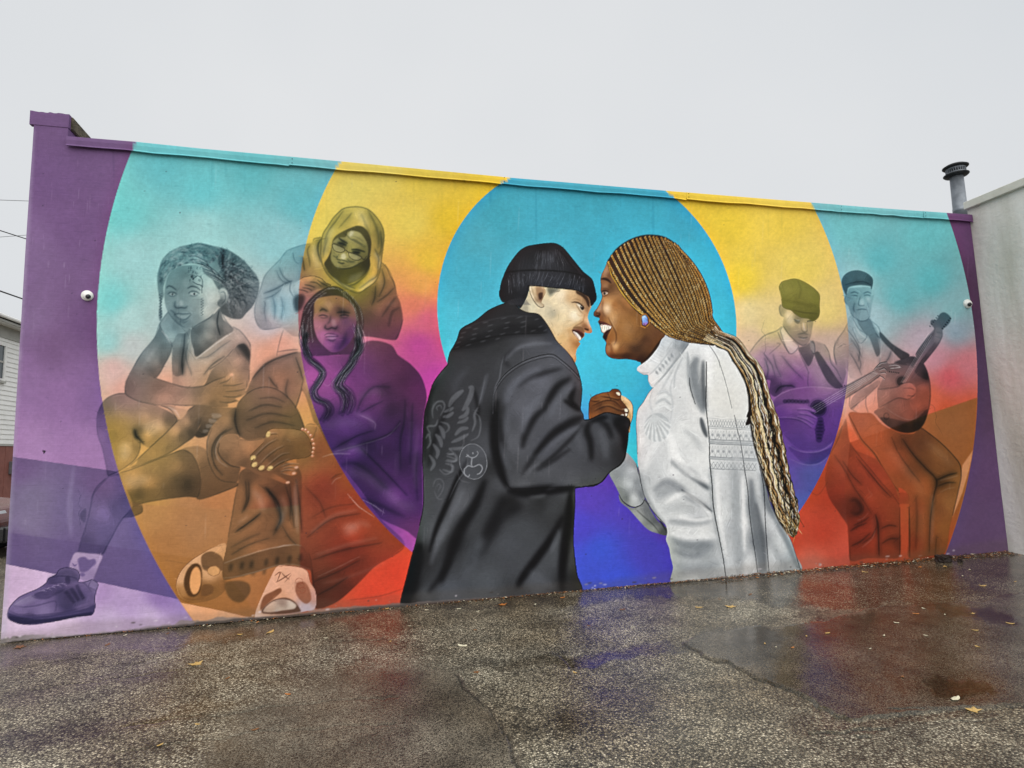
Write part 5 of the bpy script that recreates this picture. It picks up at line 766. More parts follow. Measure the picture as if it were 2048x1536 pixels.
WB([(1272,770),(1310,740),(1335,800),(1315,870),(1280,860)], .32, 6); WB([(1262,420),(1295,395),(1300,450),(1268,480)], .14, 4); WB([(1215,800),(1240,760),(1250,800),(1228,840)], .2, 2.5); WB([(1330,880),(1370,870),(1400,960),(1370,990)], .12, 6); WB([(1300,1190),(1330,1180),(1330,1240),(1305,1245)], .14, 4); WB([(1350,1150),(1395,1140),(1400,1210),(1365,1215)], .18, 5); WB([(1480,960),(1560,930),(1560,1060),(1470,1080)], .07, 9); WB([(1255,560),(1300,555),(1310,590),(1265,595)], .10, 3); L([(1400,700),(1480,800),(1560,860)], 8, '5c3d20', a=.45, blur=5); L([(1330,1290),(1450,1290),(1580,1290)], 9, '2c1a0e', a=.6, blur=4); L([(1620,900),(1680,1000),(1680,1120)], 10, '4a2f18', a=.4, blur=6)
clip(None)
L([(1310,310),(1285,375),(1250,450),(1235,510),(1240,560),(1238,620),(1252,680),(1240,725),(1205,795),(1166,848),(1172,882),(1215,897),(1226,912),(1210,940)], .9, '241610', a=.85, blur=.2)
L([(1258,1098),(1282,1132),(1294,1160),(1286,1205),(1292,1260),(1325,1300),(1400,1320),(1500,1320),(1580,1332),(1640,1352)], 1.2, '241610', a=.9, blur=.2)
L([(1640,1352),(1700,1320),(1760,1250),(1830,1150),(1895,1070)], 2.2, '20140d', a=.7, blur=.9)
# --- braids
fr()
G0 = [(1215,523),(1219,544),(1228,562),(1238,581),(1253,601),(1272,622),(1292,638),(1311,653),(1329,667),(1355,678),(1380,686),(1402,685),(1430,690)]
G1 = [(1216,522),(1233,499),(1253,484),(1272,475.5),(1292,471),(1317,472),(1333,477),(1350,488),(1366,505),(1386,535),(1404,575),(1416,615),(1432,652)]
HEAD = G0+G1[::-1]
F(HEAD, [(1230,530,'3a2415'),(1300,500,'2c1a12'),(1340,540,'2a1912'),(1300,600,'2c1b12'),(1380,640,'2a1a11'),(1420,680,'33221a')], fig=7)
L(G1, 3, '1d120d', blur=.4, taper=.2)
LOW = [(1432,652),(1436,662),(1472,674),(1487,689),(1499,708),(1514,721),(1526,742),(1533,767),(1541,796),(1551,821),(1559,847),(1564,874),(1571,903),(1574,926),(1579,948),(1587,982),(1594,1001),(1597,1025),(1599,1045),(1589,1074),(1575,1066),(1555,1037),(1541,1001),(1531,964),(1521,928),(1509,891),(1504,854),(1499,835),(1499,811),(1494,777),(1482,747),(1467,725),(1455,703),(1430,690)]
F(LOW, '2b1e14', fig=7)
def braid(P, wid, cols, seed):
    r = np.random.default_rng(seed)
    cut = int(len(P)*.72)
    _line(P[:cut+2]-[CX0, CY0], wid*1.25, '1d110b', 1, .2, 'n', .2); _line(P[cut:]-[CX0, CY0], wid*.8, '1d110b', 1, .2, 'n', .2)
    _line(P[:cut+2]-[CX0, CY0], wid*.74, tuple(hx(cols[1])*.80), 1, .2, 'n', .2); _line(P[cut:]-[CX0, CY0], wid*.46, tuple(hx(cols[1])*.80), 1, .2, 'n', .2)
    seg = np.r_[0, np.cumsum(np.hypot(*np.diff(P, axis=0).T))]; n = max(4, int(seg[-1]/4.4))
    Q = resample(P, n); d = np.gradient(Q, axis=0); d /= np.hypot(*d.T)[:, None]; nn = np.stack([-d[:, 1], d[:, 0]], 1)
    for i in range(n-1):
        w = wid*.5*(1 if i < n*.72 else .6); lt = cols[r.integers(len(cols))]
        for sgn in (-1, 1):
            sh = d[i]*2.2 if sgn > 0 else 0
            a = Q[i]+nn[i]*sgn*w*.62-d[i]*.4+sh; b = Q[i]+d[i]*2.9+nn[i]*sgn*w*.06+sh
            if r.random() < .8: _line(np.array([a, (a+b)/2, b])-[CX0, CY0], 1.6, lt, .75, 0, 'n', .6)
            _line(np.array([a, (a+b)/2, b])+d[i]*1.9-[CX0, CY0], .8, '2a190f', .7, 0, 'n', .5)
GOLD = ['c9a35a','b88c46','d8bb7c','a9803c','e2cc96','c59a52']
top_c = resample(spline([(1216,523),(1222,512),(1233,500),(1253,485),(1272,476.5),(1292,472.5),(1317,473),(1335,479),(1352,490),(1364,503)], False), 100)
end_c = resample(np.array([(1331,668),(1356,678),(1382,683),(1404,680),(1420,668),(1431,652)], float), 100)
NB = 21
order = list(range(NB))
for k in order:
    t = k/(NB-1)
    S = top_c[int(min(.99, t**.8)*99)]; E = np.array([1434, 690.])*(1-t)+np.array([1446, 666.])*t
    M_ = np.array([1338, 671.])*(1-t)+np.array([1424, 636.])*t       # where the fall turns toward the nape
    ch = M_-S; nn = np.array([-ch[1], ch[0]])/np.hypot(*ch)
    bul = np.interp(t, [0, .25, .5, .75, 1], [25, 15, 3, -13, -27])
    u = np.linspace(0, 1, 34)[:, None]
    C = S+ch*.5+nn*bul
    P = (1-u)**2*S+2*u*(1-u)*C+u*u*M_
    tail = spline([tuple(P[-4]), tuple(M_), tuple(M_*.5+E*.5+[0, 4*(1-t)]), tuple(E)], False, 8)
    P = resample(np.vstack([P[:-3], tail[8:]]), 46); u = np.linspace(0, 1, 46)[:, None]
    P = P+nn*(.9*np.sin(u*5+k*1.7))
    dark = 1-.16*math.sin(math.pi*t)
    cs = [tuple(np.clip(hx(c)*dark*(1.10-.12*t), 0, 1)) for c in GOLD]
    braid(P, 6.9*(.72+.28*math.sin(math.pi*(.15+.75*t))), cs, k)
clip(HEAD, .3)
for k in range(260):      # small loose highlights where the crown turns away
    x, y = rs.uniform(1270, 1375), rs.uniform(474, 545)
    if (x-1330)**2/50**2+(y-505)**2/36**2 > 1: continue
    L([(x,y),(x+rs.uniform(1,3),y+rs.uniform(2,4))], 1.4, ['d8bb7c','b88c46','e2cc96','2a1810','2a1810'][k%5], a=.85)
clip(None)
L([(1216,524),(1222,548),(1232,566),(1244,586),(1262,608),(1284,628),(1300,642)], 2.6, 'd3a844', a=.95, blur=.3)
L([(1218,530),(1226,556),(1240,578),(1258,603),(1280,624)], 1.0, '7d5c1f', a=.9, blur=.2)
# wavy lengths below the nape
Re = resample(np.array([(1431,651),(1438,661),(1472,674),(1487,689),(1499,708),(1514,721),(1526,742),(1533,767),(1541,796),(1551,821),(1559,847),(1564,874),(1571,903),(1574,926),(1579,948),(1587,982),(1594,1001),(1597,1025),(1598,1045),(1591,1070)], float), 160)
Le = resample(np.array([(1404,681),(1430,690),(1455,703),(1467,725),(1482,747),(1494,777),(1499,811),(1499,835),(1504,854),(1509,891),(1521,928),(1531,964),(1541,1001),(1555,1037),(1575,1064),(1586,1073)], float), 160)
u = np.linspace(0, 1, 160)
dcl = np.gradient((Re+Le)/2, axis=0); dcl /= np.hypot(*dcl.T)[:, None]; nm = np.stack([-dcl[:, 1], dcl[:, 0]], 1)
for k in range(210):
    o = rs.uniform(.02, .98); ph = rs.uniform(0, 6.28); fq = rs.uniform(11, 17); am = rs.uniform(.9, 2.6)
    i0 = int(rs.uniform(0, 90)) if k > 44 else 0; i1 = int(rs.uniform(100, 160)) if k % 3 else 160
    wav = am*np.clip(u*2.6-.3, 0, 1)*np.sin(u*fq*6.28/1.1+ph)
    P = (Le*(1-o)+Re*o+nm*wav[:, None])[i0:i1]
    if len(P) < 12: continue
    c = ['ece0c4','dcc79c','b08d58','6f5030','f0e7d2','120b07','120b07','0f0906','dcc79c','0f0906','e6d8b8'][int(rs.random()*11)]
    _line(resample(P, len(P)*2)-[CX0, CY0], rs.uniform(1.1, 2.0) if c[0] in 'edbf' else rs.uniform(1.4, 3.0), c, .97, 0, 'n', .5)
for k in range(16):       # loose ends
    x0, y0 = 1575+rs.uniform(-10, 18), 1030+rs.uniform(-14, 30)
    L([(x0,y0),(x0+rs.uniform(3,9),y0+12),(x0+rs.uniform(4,20),y0+rs.uniform(18,34))], 1.1, ['c79a55','e0c48c','3a2614'][k%3], a=.9, blur=.2)
L([(1436,662),(1472,674),(1499,708),(1526,742),(1541,796),(1564,874),(1579,948),(1594,1001)], 1.4, '2a1d14', a=.8, blur=.5)
L([(1455,703),(1482,747),(1496,780),(1500,835),(1509,891),(1531,964),(1555,1037),(1575,1068)], 3.0, '120c08', a=.9, blur=.8)
for (x, y) in ((1499,820),(1497,836)): F([(x+3,y-16),(x+4,y+10),(x-6,y+14),(x-1,y-2)], '20150e', blur=.3)
# --- earring
frA()
F([(1652,868),(1700,855),(1735,900),(1740,962),(1690,1006),(1645,985),(1642,920)], 'a06a2c', sm=False)
F([(1660,876),(1698,866),(1726,903),(1730,956),(1690,994),(1655,975),(1652,922)], '3b2513', sm=False)
F([(1658,884),(1692,870),(1714,900),(1720,950),(1690,984),(1664,965)], [(1670,900,'a9c6e8'),(1700,920,'5f86d0'),(1690,960,'a45c9a'),(1680,930,'7fa9e2')], sm=False)
L([(1668,895),(1690,885)], 2, 'e6f1fb', a=.9, sm=False); L([(1690,1006),(1740,962)], 1, 'd9a04f', sm=False); L([(1645,985),(1690,1006)], 1, 'd9a04f', sm=False)

# --- clasped hands
frB()
F([(1800,865),(1850,880),(1890,915),(1908,960),(1905,1040),(1890,1090),(1880,1170),(1865,1120),(1860,1050),(1845,1000),(1810,930)],
  [(1850,900,'e0c79e'),(1890,960,'dcc196'),(1885,1050,'c9a877'),(1875,1130,'b8935f'),(1830,930,'a98557')], fig=6)
L([(1850,880),(1890,915),(1908,960),(1905,1040),(1888,1100),(1880,1170)], 1.0, '2b2016', blur=.2)
L([(1835,940),(1870,985),(1885,1040),(1882,1100)], 1.3, '7d5d3a', a=.8, blur=.5)
HAND = [(1548,930),(1562,890),(1600,862),(1660,842),(1720,832),(1738,815),(1785,815),(1810,845),(1808,895),(1842,940),(1872,985),(1868,1012),(1852,1042),(1800,1040),(1740,1012),(1680,1006),(1600,1042),(1553,1066),(1546,1000)]
F(HAND, [(1580,900,'6b4528'),(1650,870,'825732'),(1720,860,'7a4f2c'),(1770,835,'5a371f'),(1570,980,'5d3a22'),(1640,960,'4d2e1a'),(1700,920,'6d4425'),(1780,930,'5b381f'),(1840,990,'4f301c'),(1700,990,'6a4023'),(1780,1000,'5f3b20'),(1600,1020,'7d4c2a'),(1560,1050,'8a5228')], fig=7)
for pts in ([(1575,950),(1640,920),(1700,905),(1760,915),(1810,960)], [(1590,995),(1660,960),(1720,955),(1790,985),(1850,1000)], [(1560,905),(1600,915),(1640,905)], [(1700,840),(1720,880),(1730,905)], [(1640,870),(1700,880),(1780,900),(1805,895)]):
    L(pts, 1.8, '1f110a', a=.85, blur=.5); L([(x, y-14) for x, y in pts], 1.6, 'a97a4a', a=.45, blur=.8)
for q in ([(1768,842),(1792,836),(1806,858),(1790,864)], [(1838,975),(1860,975),(1868,995),(1848,1000)], [(1806,1022),(1830,1018),(1836,1036),(1812,1040)], [(1845,1012),(1862,1012),(1860,1032),(1846,1030)]):
    F(q, 'eadfc6', blur=.2); L(q+[q[0]], .5, '3b2414', a=.7)
L(HAND[:14]+HAND[14:]+[HAND[0]], 1.1, '1c110b', a=.9, blur=.2, taper=0)

# --- neck laid in under the coat collar
frA()
F([(412,790),(440,860),(520,900),(640,950),(720,1050),(780,1170),(860,1290),(950,1380),(985,1300),(900,1150),(800,1000),(700,860),(560,800)], [(480,830,'a59d87'),(640,900,'cfc0a0'),(760,1080,'cfb48a'),(900,1280,'bd8a55')], fig=6)
# --- his coat
frB()
COAT = [(395,570),(410,510),(440,460),(470,400),(500,320),(620,250),(720,170),(800,130),(870,105),(940,115),(990,160),(1050,185),(1130,195),(1190,260),(1240,340),(1285,420),(1350,480),(1410,560),(1450,640),(1475,720),(1490,800),(1486,900),(1480,980),(1500,1020),(1512,1066),(1560,1058),(1600,1042),(1680,1005),(1750,1014),(1830,1032),(1876,1060),(1871,1150),(1862,1220),(1856,1300),(1845,1370),(1815,1420),(1720,1490),(1640,1580),(1580,1609),(1500,1612),(1437,1621),(1434,1700),(1430,1830),(1420,2030),(1430,2180),(1450,2330),(1486,2466),(1300,2482),(900,2515),(400,2550),(105,2580),(2,2592),(60,2330),(110,2130),(160,1930),(190,1780),(192,1530),(185,1400),(190,1200),(200,1020),(230,900),(270,770),(330,680),(390,610)]
F(COAT, [(700,220,'1b1b1e'),(600,400,'1a1a1d'),(800,450,'232427'),(1100,300,'18181a'),(900,200,'19191c'),(600,650,'2a2b2f'),(900,560,'36383d'),(1100,440,'45474e'),(1300,560,'4b4d55'),(1150,750,'565862'),(1000,950,'52545d'),(1350,780,'42444b'),(1300,980,'4a4c54'),(1420,880,'2a2b2f'),(950,1250,'4c4e55'),(1200,1300,'40424a'),(1500,1250,'3f4148'),(1700,1150,'3d3f45'),(1810,1080,'151518'),(1650,1400,'2f3035'),(1800,1350,'1e1f22'),(770,1000,'1a1b1e'),(700,1300,'3c3e44'),(550,900,'2d2e33'),(300,850,'232427'),(450,740,'2b2c31'),(760,1450,'1e1f22'),(230,1300,'24262a'),(330,1000,'26272b'),
  (850,1575,'3e4045'),(1000,1610,'4a4c51'),(1400,1580,'484a50'),(1600,1530,'3e4046'),(1200,1480,'44464c'),(900,1730,'0c0c0e'),(1150,1740,'1d1e20'),(700,1880,'2e3034'),(500,1730,'4a4c52'),(300,1980,'4a4d52'),(450,2080,'17181b'),(600,2180,'35383d'),(900,2080,'3d4046'),(1000,1980,'3a3d42'),(1250,1780,'313336'),(1370,1880,'1a1b1d'),(1250,2180,'3d4045'),(700,2380,'44484e'),(400,2480,'444850'),(200,2480,'3c3f44'),(110,2430,'08080a'),(1100,2380,'44474d'),(1370,2430,'17181b'),(960,2480,'2a2c30'),(150,2180,'131315'),(250,1700,'3a3c41'),(40,2560,'050506')], fig=6)
F(COAT, .035, mode='s')
clip(COAT)
for pts, w, a, b in [
  ([(1440,760),(1400,900),(1440,960)], 9, .8, 3), ([(950,800),(1050,720),(1180,680),(1330,640)], 8, .6, 4), ([(820,1050),(830,1200),(850,1350)], 9, .6, 4),
  ([(1400,720),(1300,780),(1230,880),(1180,980)], 11, .75, 5), ([(1340,900),(1440,960),(1480,990)], 8, .8, 3), ([(1200,960),(1100,1050),(1030,1180),(1000,1300)], 11, .7, 5), ([(1500,1040),(1400,1080),(1250,1180),(1100,1350)], 12, .75, 5),
  ([(1560,1070),(1530,1150),(1560,1250),(1570,1400)], 11, .8, 4), ([(1480,1080),(1330,1150),(1180,1280),(1060,1420),(1000,1540)], 9, .55, 4), ([(1620,1060),(1700,1120),(1740,1220)], 10, .7, 4), ([(1860,1060),(1780,1080),(1840,1180),(1845,1330)], 14, .85, 4),
  ([(1700,1040),(1640,1050),(1560,1080)], 9, .8, 3), ([(1500,1100),(1380,1240),(1230,1380),(1080,1480)], 6, .6, 2.5), ([(1400,1300),(1250,1400),(1120,1480)], 7, .5, 3),
  ([(790,900),(770,1100),(780,1300),(830,1500),(880,1620)], 15, .9, 4), ([(700,1550),(620,1750),(500,1950),(420,2150),(330,2400)], 17, .9, 6), ([(560,1380),(480,1530),(400,1720),(300,1950),(240,2150)], 9, .85, 3), ([(880,1640),(1000,1660),(1200,1640),(1437,1625)], 17, .95, 5), ([(860,1700),(760,1900),(680,2050)], 18, .7, 8),
  ([(1340,1850),(1240,2030),(1120,2200),(1000,2360),(960,2440)], 13, .9, 5), ([(1400,1640),(1380,1850),(1350,2100),(1330,2300),(1330,2470)], 15, .9, 5), ([(1000,1760),(850,1850),(760,2000),(640,2200)], 14, .5, 7), ([(160,2080),(130,2250),(70,2450),(30,2580)], 22, .95, 5), ([(430,2200),(330,2350),(230,2480)], 9, .6, 4), ([(620,2120),(560,2250)], 12, .5, 6),
  ([(440,900),(330,1100),(260,1300),(230,1450)], 8, .5, 3), ([(600,800),(640,950),(640,1050)], 7, .6, 3), ([(420,480),(700,400),(900,330),(1200,330)], 22, .5, 5), ([(300,700),(230,900),(210,1100),(200,1400)], 9, .7, 4), ([(900,640),(860,560),(950,480)], 8, .4, 4)]:
    L(pts, w*1.25, '0b0b0e', a=min(1, a*1.12), blur=b*1.1, taper=.85)
for pts, w, c, a, b in [
  ([(860,580),(960,480),(1100,440),(1250,440)], 5, '6a6d76', .6, 2.5), ([(870,940),(900,820),(1000,720),(1150,640)], 12, '5e616b', .7, 5), ([(1220,1050),(1300,900),(1400,800),(1470,760)], 9, '5a5d66', .6, 4), ([(1000,1180),(1050,1000),(1160,850)], 12, '61646e', .55, 6),
  ([(870,1180),(880,1050),(900,950)], 10, '5c5f68', .5, 5), ([(1120,1380),(1250,1250),(1400,1150),(1480,1120)], 8, '5b5e67', .6, 4), ([(1640,1150),(1680,1280),(1690,1380)], 12, '55585f', .6, 5), ([(1450,1180),(1480,1320)], 8, '5c5f66', .5, 4), ([(720,680),(680,820),(650,940)], 5, '565961', .6, 3), ([(560,640),(480,730),(430,850)], 8, '46484f', .5, 5),
  ([(520,1640),(420,1850),(320,2050),(250,2250)], 9, '5c5f66', .6, 4), ([(900,1480),(860,1380),(830,1250)], 8, '54575e', .5, 4), ([(1000,1540),(1060,1480),(1150,1420)], 7, '5e6066', .5, 3), ([(680,2020),(580,2250),(520,2400)], 15, '4d5158', .5, 8), ([(1240,2150),(1280,2050),(1310,1960)], 8, '60646b', .5, 4), ([(1060,2300),(1180,2400),(1280,2440)], 14, '4f5259', .5, 7), ([(1060,1700),(1150,1690),(1200,1680)], 5, '5a5c60', .6, 2.5), ([(1200,1640),(1290,1600),(1400,1590)], 5, '56585f', .4, 3), ([(200,1780),(215,1900),(190,2060)], 6, '44474c', .7, 3), ([(260,800),(300,720),(370,650)], 5, '3e4046', .7, 2.5)]:
    L(pts, w*1.3, tuple(hx(c)*1.03), a=min(1, a*1.05), blur=b*1.2, taper=.85)
# seams
for pts in ([(765,1000),(770,850),(800,770),(870,680),(980,600),(1100,550),(1240,525),(1330,580),(1410,650),(1475,720)],):
    L(pts, 1.4, '0b0b0d', a=.9, blur=.2, taper=.2); L([(x-4, y+14) for x, y in pts], .9, '777a83', a=.6, blur=.3, taper=.2); L([(x+2, y+26) for x, y in pts], .9, '0e0e11', a=.7, blur=.3, taper=.2)
L([(850,540),(830,620),(815,720),(780,800),(765,960)], 2.4, '6a6d75', a=.6, blur=.8)
L([(700,700),(670,850),(640,960)], 1.2, '74777f', a=.6, blur=.5)
L([(795,1000),(800,1300),(830,1480),(890,1610),(930,1630),(1200,1620),(1437,1612)], 1.6, '08080a', a=.9, blur=.4, taper=.2)
L([(560,1280),(545,1450),(470,1570),(400,1720)], 2, '6a6d73', a=.7, blur=.5)
# dashes on the hood
for (x, y, q) in [(560,310,70),(700,265,60),(850,232,60),(980,222,60),(1120,240,50),(520,350,60),(620,318,60),(740,290,60),(880,268,60),(1010,262,60),(500,390,50),(610,362,60),(740,335,60),(870,310,60),(1010,300,60),(1150,300,50),(480,430,50),(600,400,60),(720,380,60),(840,360,60),(960,345,60),(1090,335,60),(1190,330,40),(470,470,50),(560,450,60),(680,420,60),(800,400,50)]:
    L([(x-q*.4,y+6),(x,y),(x+q*.4,y-7)], 1.3, '7c7f85', a=.55, blur=.4, taper=.9)
L([(500,330),(640,270),(900,215),(1120,215)], 2, '3a3b40', a=.6, blur=1); L([(430,490),(620,420),(850,370),(1210,350)], 2.5, '08080a', a=.6, blur=1)
# carved-figure print on the back
PR = '7d8087'
for pts, w in [([(270,1050),(265,980),(300,920),(350,915),(365,960),(330,1030)], 2.2), ([(310,990),(300,960),(330,945),(345,975)], 1.4), ([(250,1180),(225,1120),(290,1110),(310,1060)], 2.4), ([(330,1080),(390,1100),(400,1140),(370,1170)], 2.4), ([(400,960),(430,900),(480,850),(520,820)], 6), ([(350,1040),(400,1030),(440,1000)], 4.5), ([(360,1000),(410,980),(440,960)], 4), ([(560,800),(590,800),(580,860),(540,950),(510,990)], 6), ([(480,1050),(540,1020),(560,960)], 5), ([(470,1090),(530,1070),(560,1040)], 4), ([(320,1110),(350,1160),(360,1220)], 5), ([(290,1180),(330,1230),(340,1290)], 5), ([(270,1260),(310,1320),(300,1380)], 4.5), ([(240,1350),(280,1420),(250,1480)], 4), ([(450,1190),(500,1140),(560,1130)], 5), ([(420,1250),(490,1220),(560,1180)], 4.5), ([(400,1300),(470,1300),(530,1290)], 4), ([(380,1340),(450,1350),(460,1400),(380,1390)], 3), ([(370,1420),(430,1440),(420,1490),(350,1470)], 3), ([(620,1010),(650,1040),(660,1120),(640,1200),(580,1235)], 1.8), ([(640,960),(610,1020),(615,1090),(590,1160)], 3), ([(210,1220),(235,1180),(250,1250),(220,1300)], 2.5)]:
    L(pts, w*1.7, PR, a=.42, blur=1.0, taper=.8)
F(ell(600,1405,112,145,-.15), '55585f', a=.45, blur=1.0)
q = ell(600,1405,112,145,-.15); L(q+[q[0]], 1.3, '83868d', a=.8, blur=.3, taper=0)
for pts, w in [([(595,1330),(600,1345)], 3.2), ([(545,1345),(560,1360),(590,1375),(620,1365),(640,1340),(630,1320)], 2), ([(590,1375),(585,1430),(595,1450)], 2.4), ([(525,1470),(560,1440),(600,1450),(650,1430),(675,1460),(655,1500),(630,1510)], 2.4), ([(525,1470),(530,1510),(560,1530),(570,1510)], 2.2), ([(540,1365),(565,1352)], 2)]:
    L(pts, w, '8b8e95', a=.85, blur=.3, taper=.2)
frC()
for pts, w in [([(270,380),(290,330),(330,320),(360,360),(340,430),(310,470)], 1.6), ([(300,380),(320,360),(335,385),(315,410)], 1.3), ([(320,240),(370,280),(420,260),(430,210)], 2.4), ([(370,170),(430,180),(460,160),(380,130)], 3), ([(280,420),(310,480),(350,485)], 1.4), ([(400,70),(440,110),(390,120)], 2.5), ([(470,260),(500,330),(580,352)], 1.3)]:
    L(pts, w, PR, a=.45, blur=.6, taper=.5)
clip(None)
frB()
L(COAT[9:46], 1.4, '060608', a=.85, blur=.2, taper=0); L(COAT[44:54], 1.6, '060608', a=.8, blur=.2, taper=0); L(COAT[-10:]+COAT[:9], 1.6, '060608', a=.85, blur=.2, taper=0)
L([(1512,1066),(1560,1058),(1680,1005),(1750,1014),(1876,1060),(1871,1150),(1856,1300),(1815,1420),(1720,1490),(1640,1580),(1500,1612),(1437,1621)], 2.2, '060608', blur=.3, taper=0)
# --- his head
frA()
FACE_M = [(488,565),(600,560),(700,570),(900,590),(1050,625),(1112,670),(1140,735),(1140,785),(1112,850),(1104,895),(1120,955),(1147,1025),(1142,1052),(1100,1056),(1072,1050),(1072,1078),(1064,1094),(1045,1112),(1030,1128),(1012,1140),(1026,1165),(1012,1190),(992,1220),(982,1260),(976,1300),(960,1325),(940,1300),(880,1230),(800,1145),(770,1050),(720,960),(640,875),(560,848),(470,832),(412,800),(440,765),(478,690),(500,620)]
F(FACE_M, [(560,600,'cdbb98'),(650,650,'d8c7a3'),(800,640,'ead9b8'),(760,740,'e4d3b0'),(850,800,'e9d8b5'),(850,900,'e8d5ae'),(930,690,'d0b086'),(960,860,'efe0c0'),(1000,900,'ead7b2'),(1030,700,'b08d66'),(1080,700,'7d5f44'),(1110,740,'8d6c4e'),(1125,760,'cda980'),(1090,860,'c29a72'),(1085,920,'dcb88f'),(1120,990,'cf9f77'),(1135,1035,'a97a57'),(1060,960,'a67d58'),(900,960,'dcc39a'),(800,900,'d9c6a0'),(740,850,'c2b69b'),(700,800,'cdc1a5'),(650,830,'d3c6a8'),(520,790,'d3caae'),(470,800,'9a9483'),(800,1020,'dcc49a'),(850,1100,'d6b27e'),(900,1060,'d9b889'),(900,1180,'cfa878'),(950,1120,'c59a68'),(960,1200,'b98e5e'),(1000,1180,'a37a50'),(950,1280,'cfa678'),(985,1240,'c49a68'),(930,1030,'caa473')], fig=6)
clip(FACE_M)
DB([(690,590),(820,600),(760,640),(720,680),(700,640)], .55, 3); 
for i in range(14): L([(690+i*10,588+i*1.5),(700+i*9,625),(716+i*6,660-i*2)], .8, '4a3f33', a=.5, blur=.3)
DB([(700,820),(760,830),(790,880),(740,900),(690,870)], .93, 7)
L([(900,720),(940,690),(1000,690)], 6, 'c29f74', a=.5, blur=3)
F([(985,625),(1040,640),(1085,670),(1118,720),(1124,790),(1100,775),(1080,720),(1040,680),(990,650)], '33241a', a=.92, blur=1.0)
F([(1090,770),(1118,800),(1108,850),(1085,830),(1078,790)], '6b4c34', a=.6, blur=2.5)
F([(985,752),(1012,757),(1042,778),(1062,805),(1054,824),(1036,818),(1012,786)], 'ded2bc', blur=.4)
F(ell(1046,796,18,25,-.35), '24160f', blur=.3); F(ell(1040,786,4,5), 'f2ecdf', blur=.2)
L([(935,744),(970,738),(1005,746),(1045,772),(1075,808)], 2.4, '2b1c13', blur=.4); L([(985,762),(1010,805),(1035,840),(1058,855)], 1.1, '5d4630', a=.8, blur=.4)
L([(940,715),(990,708),(1040,735)], 1.3, '8b6a48', a=.8, blur=.7)
for i in range(7): L([(1000+i*10,745+i*8),(990+i*13,728+i*7)], .6, '2b1c13', a=.7, sm=False)
L([(985,845),(1020,880),(1055,880)], 2, 'c9a67a', a=.7, blur=1.4)
L([(1075,860),(1060,920),(1055,950)], 2.5, 'a87f58', a=.6, blur=1.4)
L([(1062,930),(1020,960),(975,985),(952,1010)], 1.5, '5c412c', a=.75, blur=.7); L([(1050,925),(1000,955),(950,990)], 6, 'b8935f', a=.45, blur=3); WB([(930,860),(1000,850),(1020,910),(950,930)], .18, 7); WB([(790,640),(880,640),(860,720),(790,720)], .12, 8); WB([(1095,930),(1115,930),(1130,990),(1108,1000)], .2, 2)
F([(1040,985),(1075,965),(1112,985),(1120,1015),(1100,1030),(1060,1015)], '7c5a40', a=.65, blur=2.0)
F(ell(1092,1018,26,10,.35), '2b1a12', a=.9, blur=.9)
F([(950,1005),(1000,985),(1050,1000),(1072,1045),(1040,1040),(990,1018)], '6a4b33', a=.75, blur=1.6)
F([(944,1020),(985,1018),(1030,1032),(1064,1062),(1062,1090),(1040,1110),(1028,1128),(990,1092),(952,1052)], '4a2a22', blur=.4)
F([(953,1042),(980,1046),(1008,1068),(1036,1106),(1022,1126),(985,1092)], 'f4ecdd', blur=.25)
for (x, y) in ((975,1062),(992,1078),(1008,1096)): L([(x,y-15),(x-6,y+15)], .8, '917a66', a=.8, sm=False)
L([(946,1030),(985,1080),(1018,1126)], 1.5, '6d3f33', a=.8, blur=.5); L([(960,1018),(1010,1025),(1060,1058)], 2.4, '8d5a48', a=.7, blur=.7)
F([(935,1140),(990,1130),(1020,1160),(1000,1200),(965,1195)], '8a623c', a=.45, blur=3)
L([(905,1010),(925,1090),(930,1200)], 4, 'b58655', a=.5, blur=3)
clip(None)
# ear
EAR = [(494,568),(560,566),(640,580),(665,605),(672,640),(650,690),(630,740),(655,765),(650,786),(620,792),(585,768),(545,715),(512,640)]
F(EAR, [(510,590,'d9cbb0'),(530,670,'dccdb0'),(590,770,'cdbfa2'),(600,600,'b59a78'),(590,650,'a98b68'),(620,700,'82634a'),(640,640,'b79a76'),(560,620,'c3ab88')], fig=6)
F([(575,590),(630,590),(655,620),(640,660),(605,690),(580,650)], '8e6f53', a=.7, blur=1.4)
F([(600,650),(640,640),(640,690),(615,715),(600,690)], '3f2a1f', a=.85, blur=1.0)
L([(530,575),(545,650),(580,720),(620,755)], 1.6, '8b7355', a=.8, blur=.6)
L([(494,568),(512,640),(545,715),(585,768),(620,792),(652,786),(655,765)], 1.2, '241a14', a=.9, blur=.25)
# nape hair and hat
NAPE = [(230,690),(500,560),(500,620),(478,690),(440,765),(412,800),(372,772),(300,750),(240,740)]
F(NAPE, '1c1c20', fig=6)
for i in range(30): 
    x = 260+i*7; L([(x,690+rs.uniform(-20,20)),(x+30,745),(x+60,770)], .8, '3c3d43', a=.5, blur=.2)
HAT = [(205,600),(215,550),(250,450),(300,350),(400,220),(480,170),(600,146),(700,134),(780,140),(850,180),(920,260),(1000,360),(1060,430),(1110,470),(1150,510),(1172,580),(1192,680),(1186,720),(1140,778),(1122,695),(1080,660),(1000,622),(900,605),(700,586),(600,574),(490,570),(492,620),(470,700),(420,780),(300,750),(240,740),(200,690),(194,640)]
F(HAT[:26]+[(470,640),(380,690),(300,720),(236,742),(200,690),(194,640)], [(300,450,'1b1b1f'),(500,250,'1e1f23'),(700,280,'303137'),(850,280,'1d1d21'),(1000,450,'17171b'),(400,520,'26272c'),(600,500,'2d2e34'),(800,520,'2a2b31'),(1000,560,'1f2025'),(1150,650,'111114'),(300,650,'18181c'),(650,180,'17171a')], fig=6)
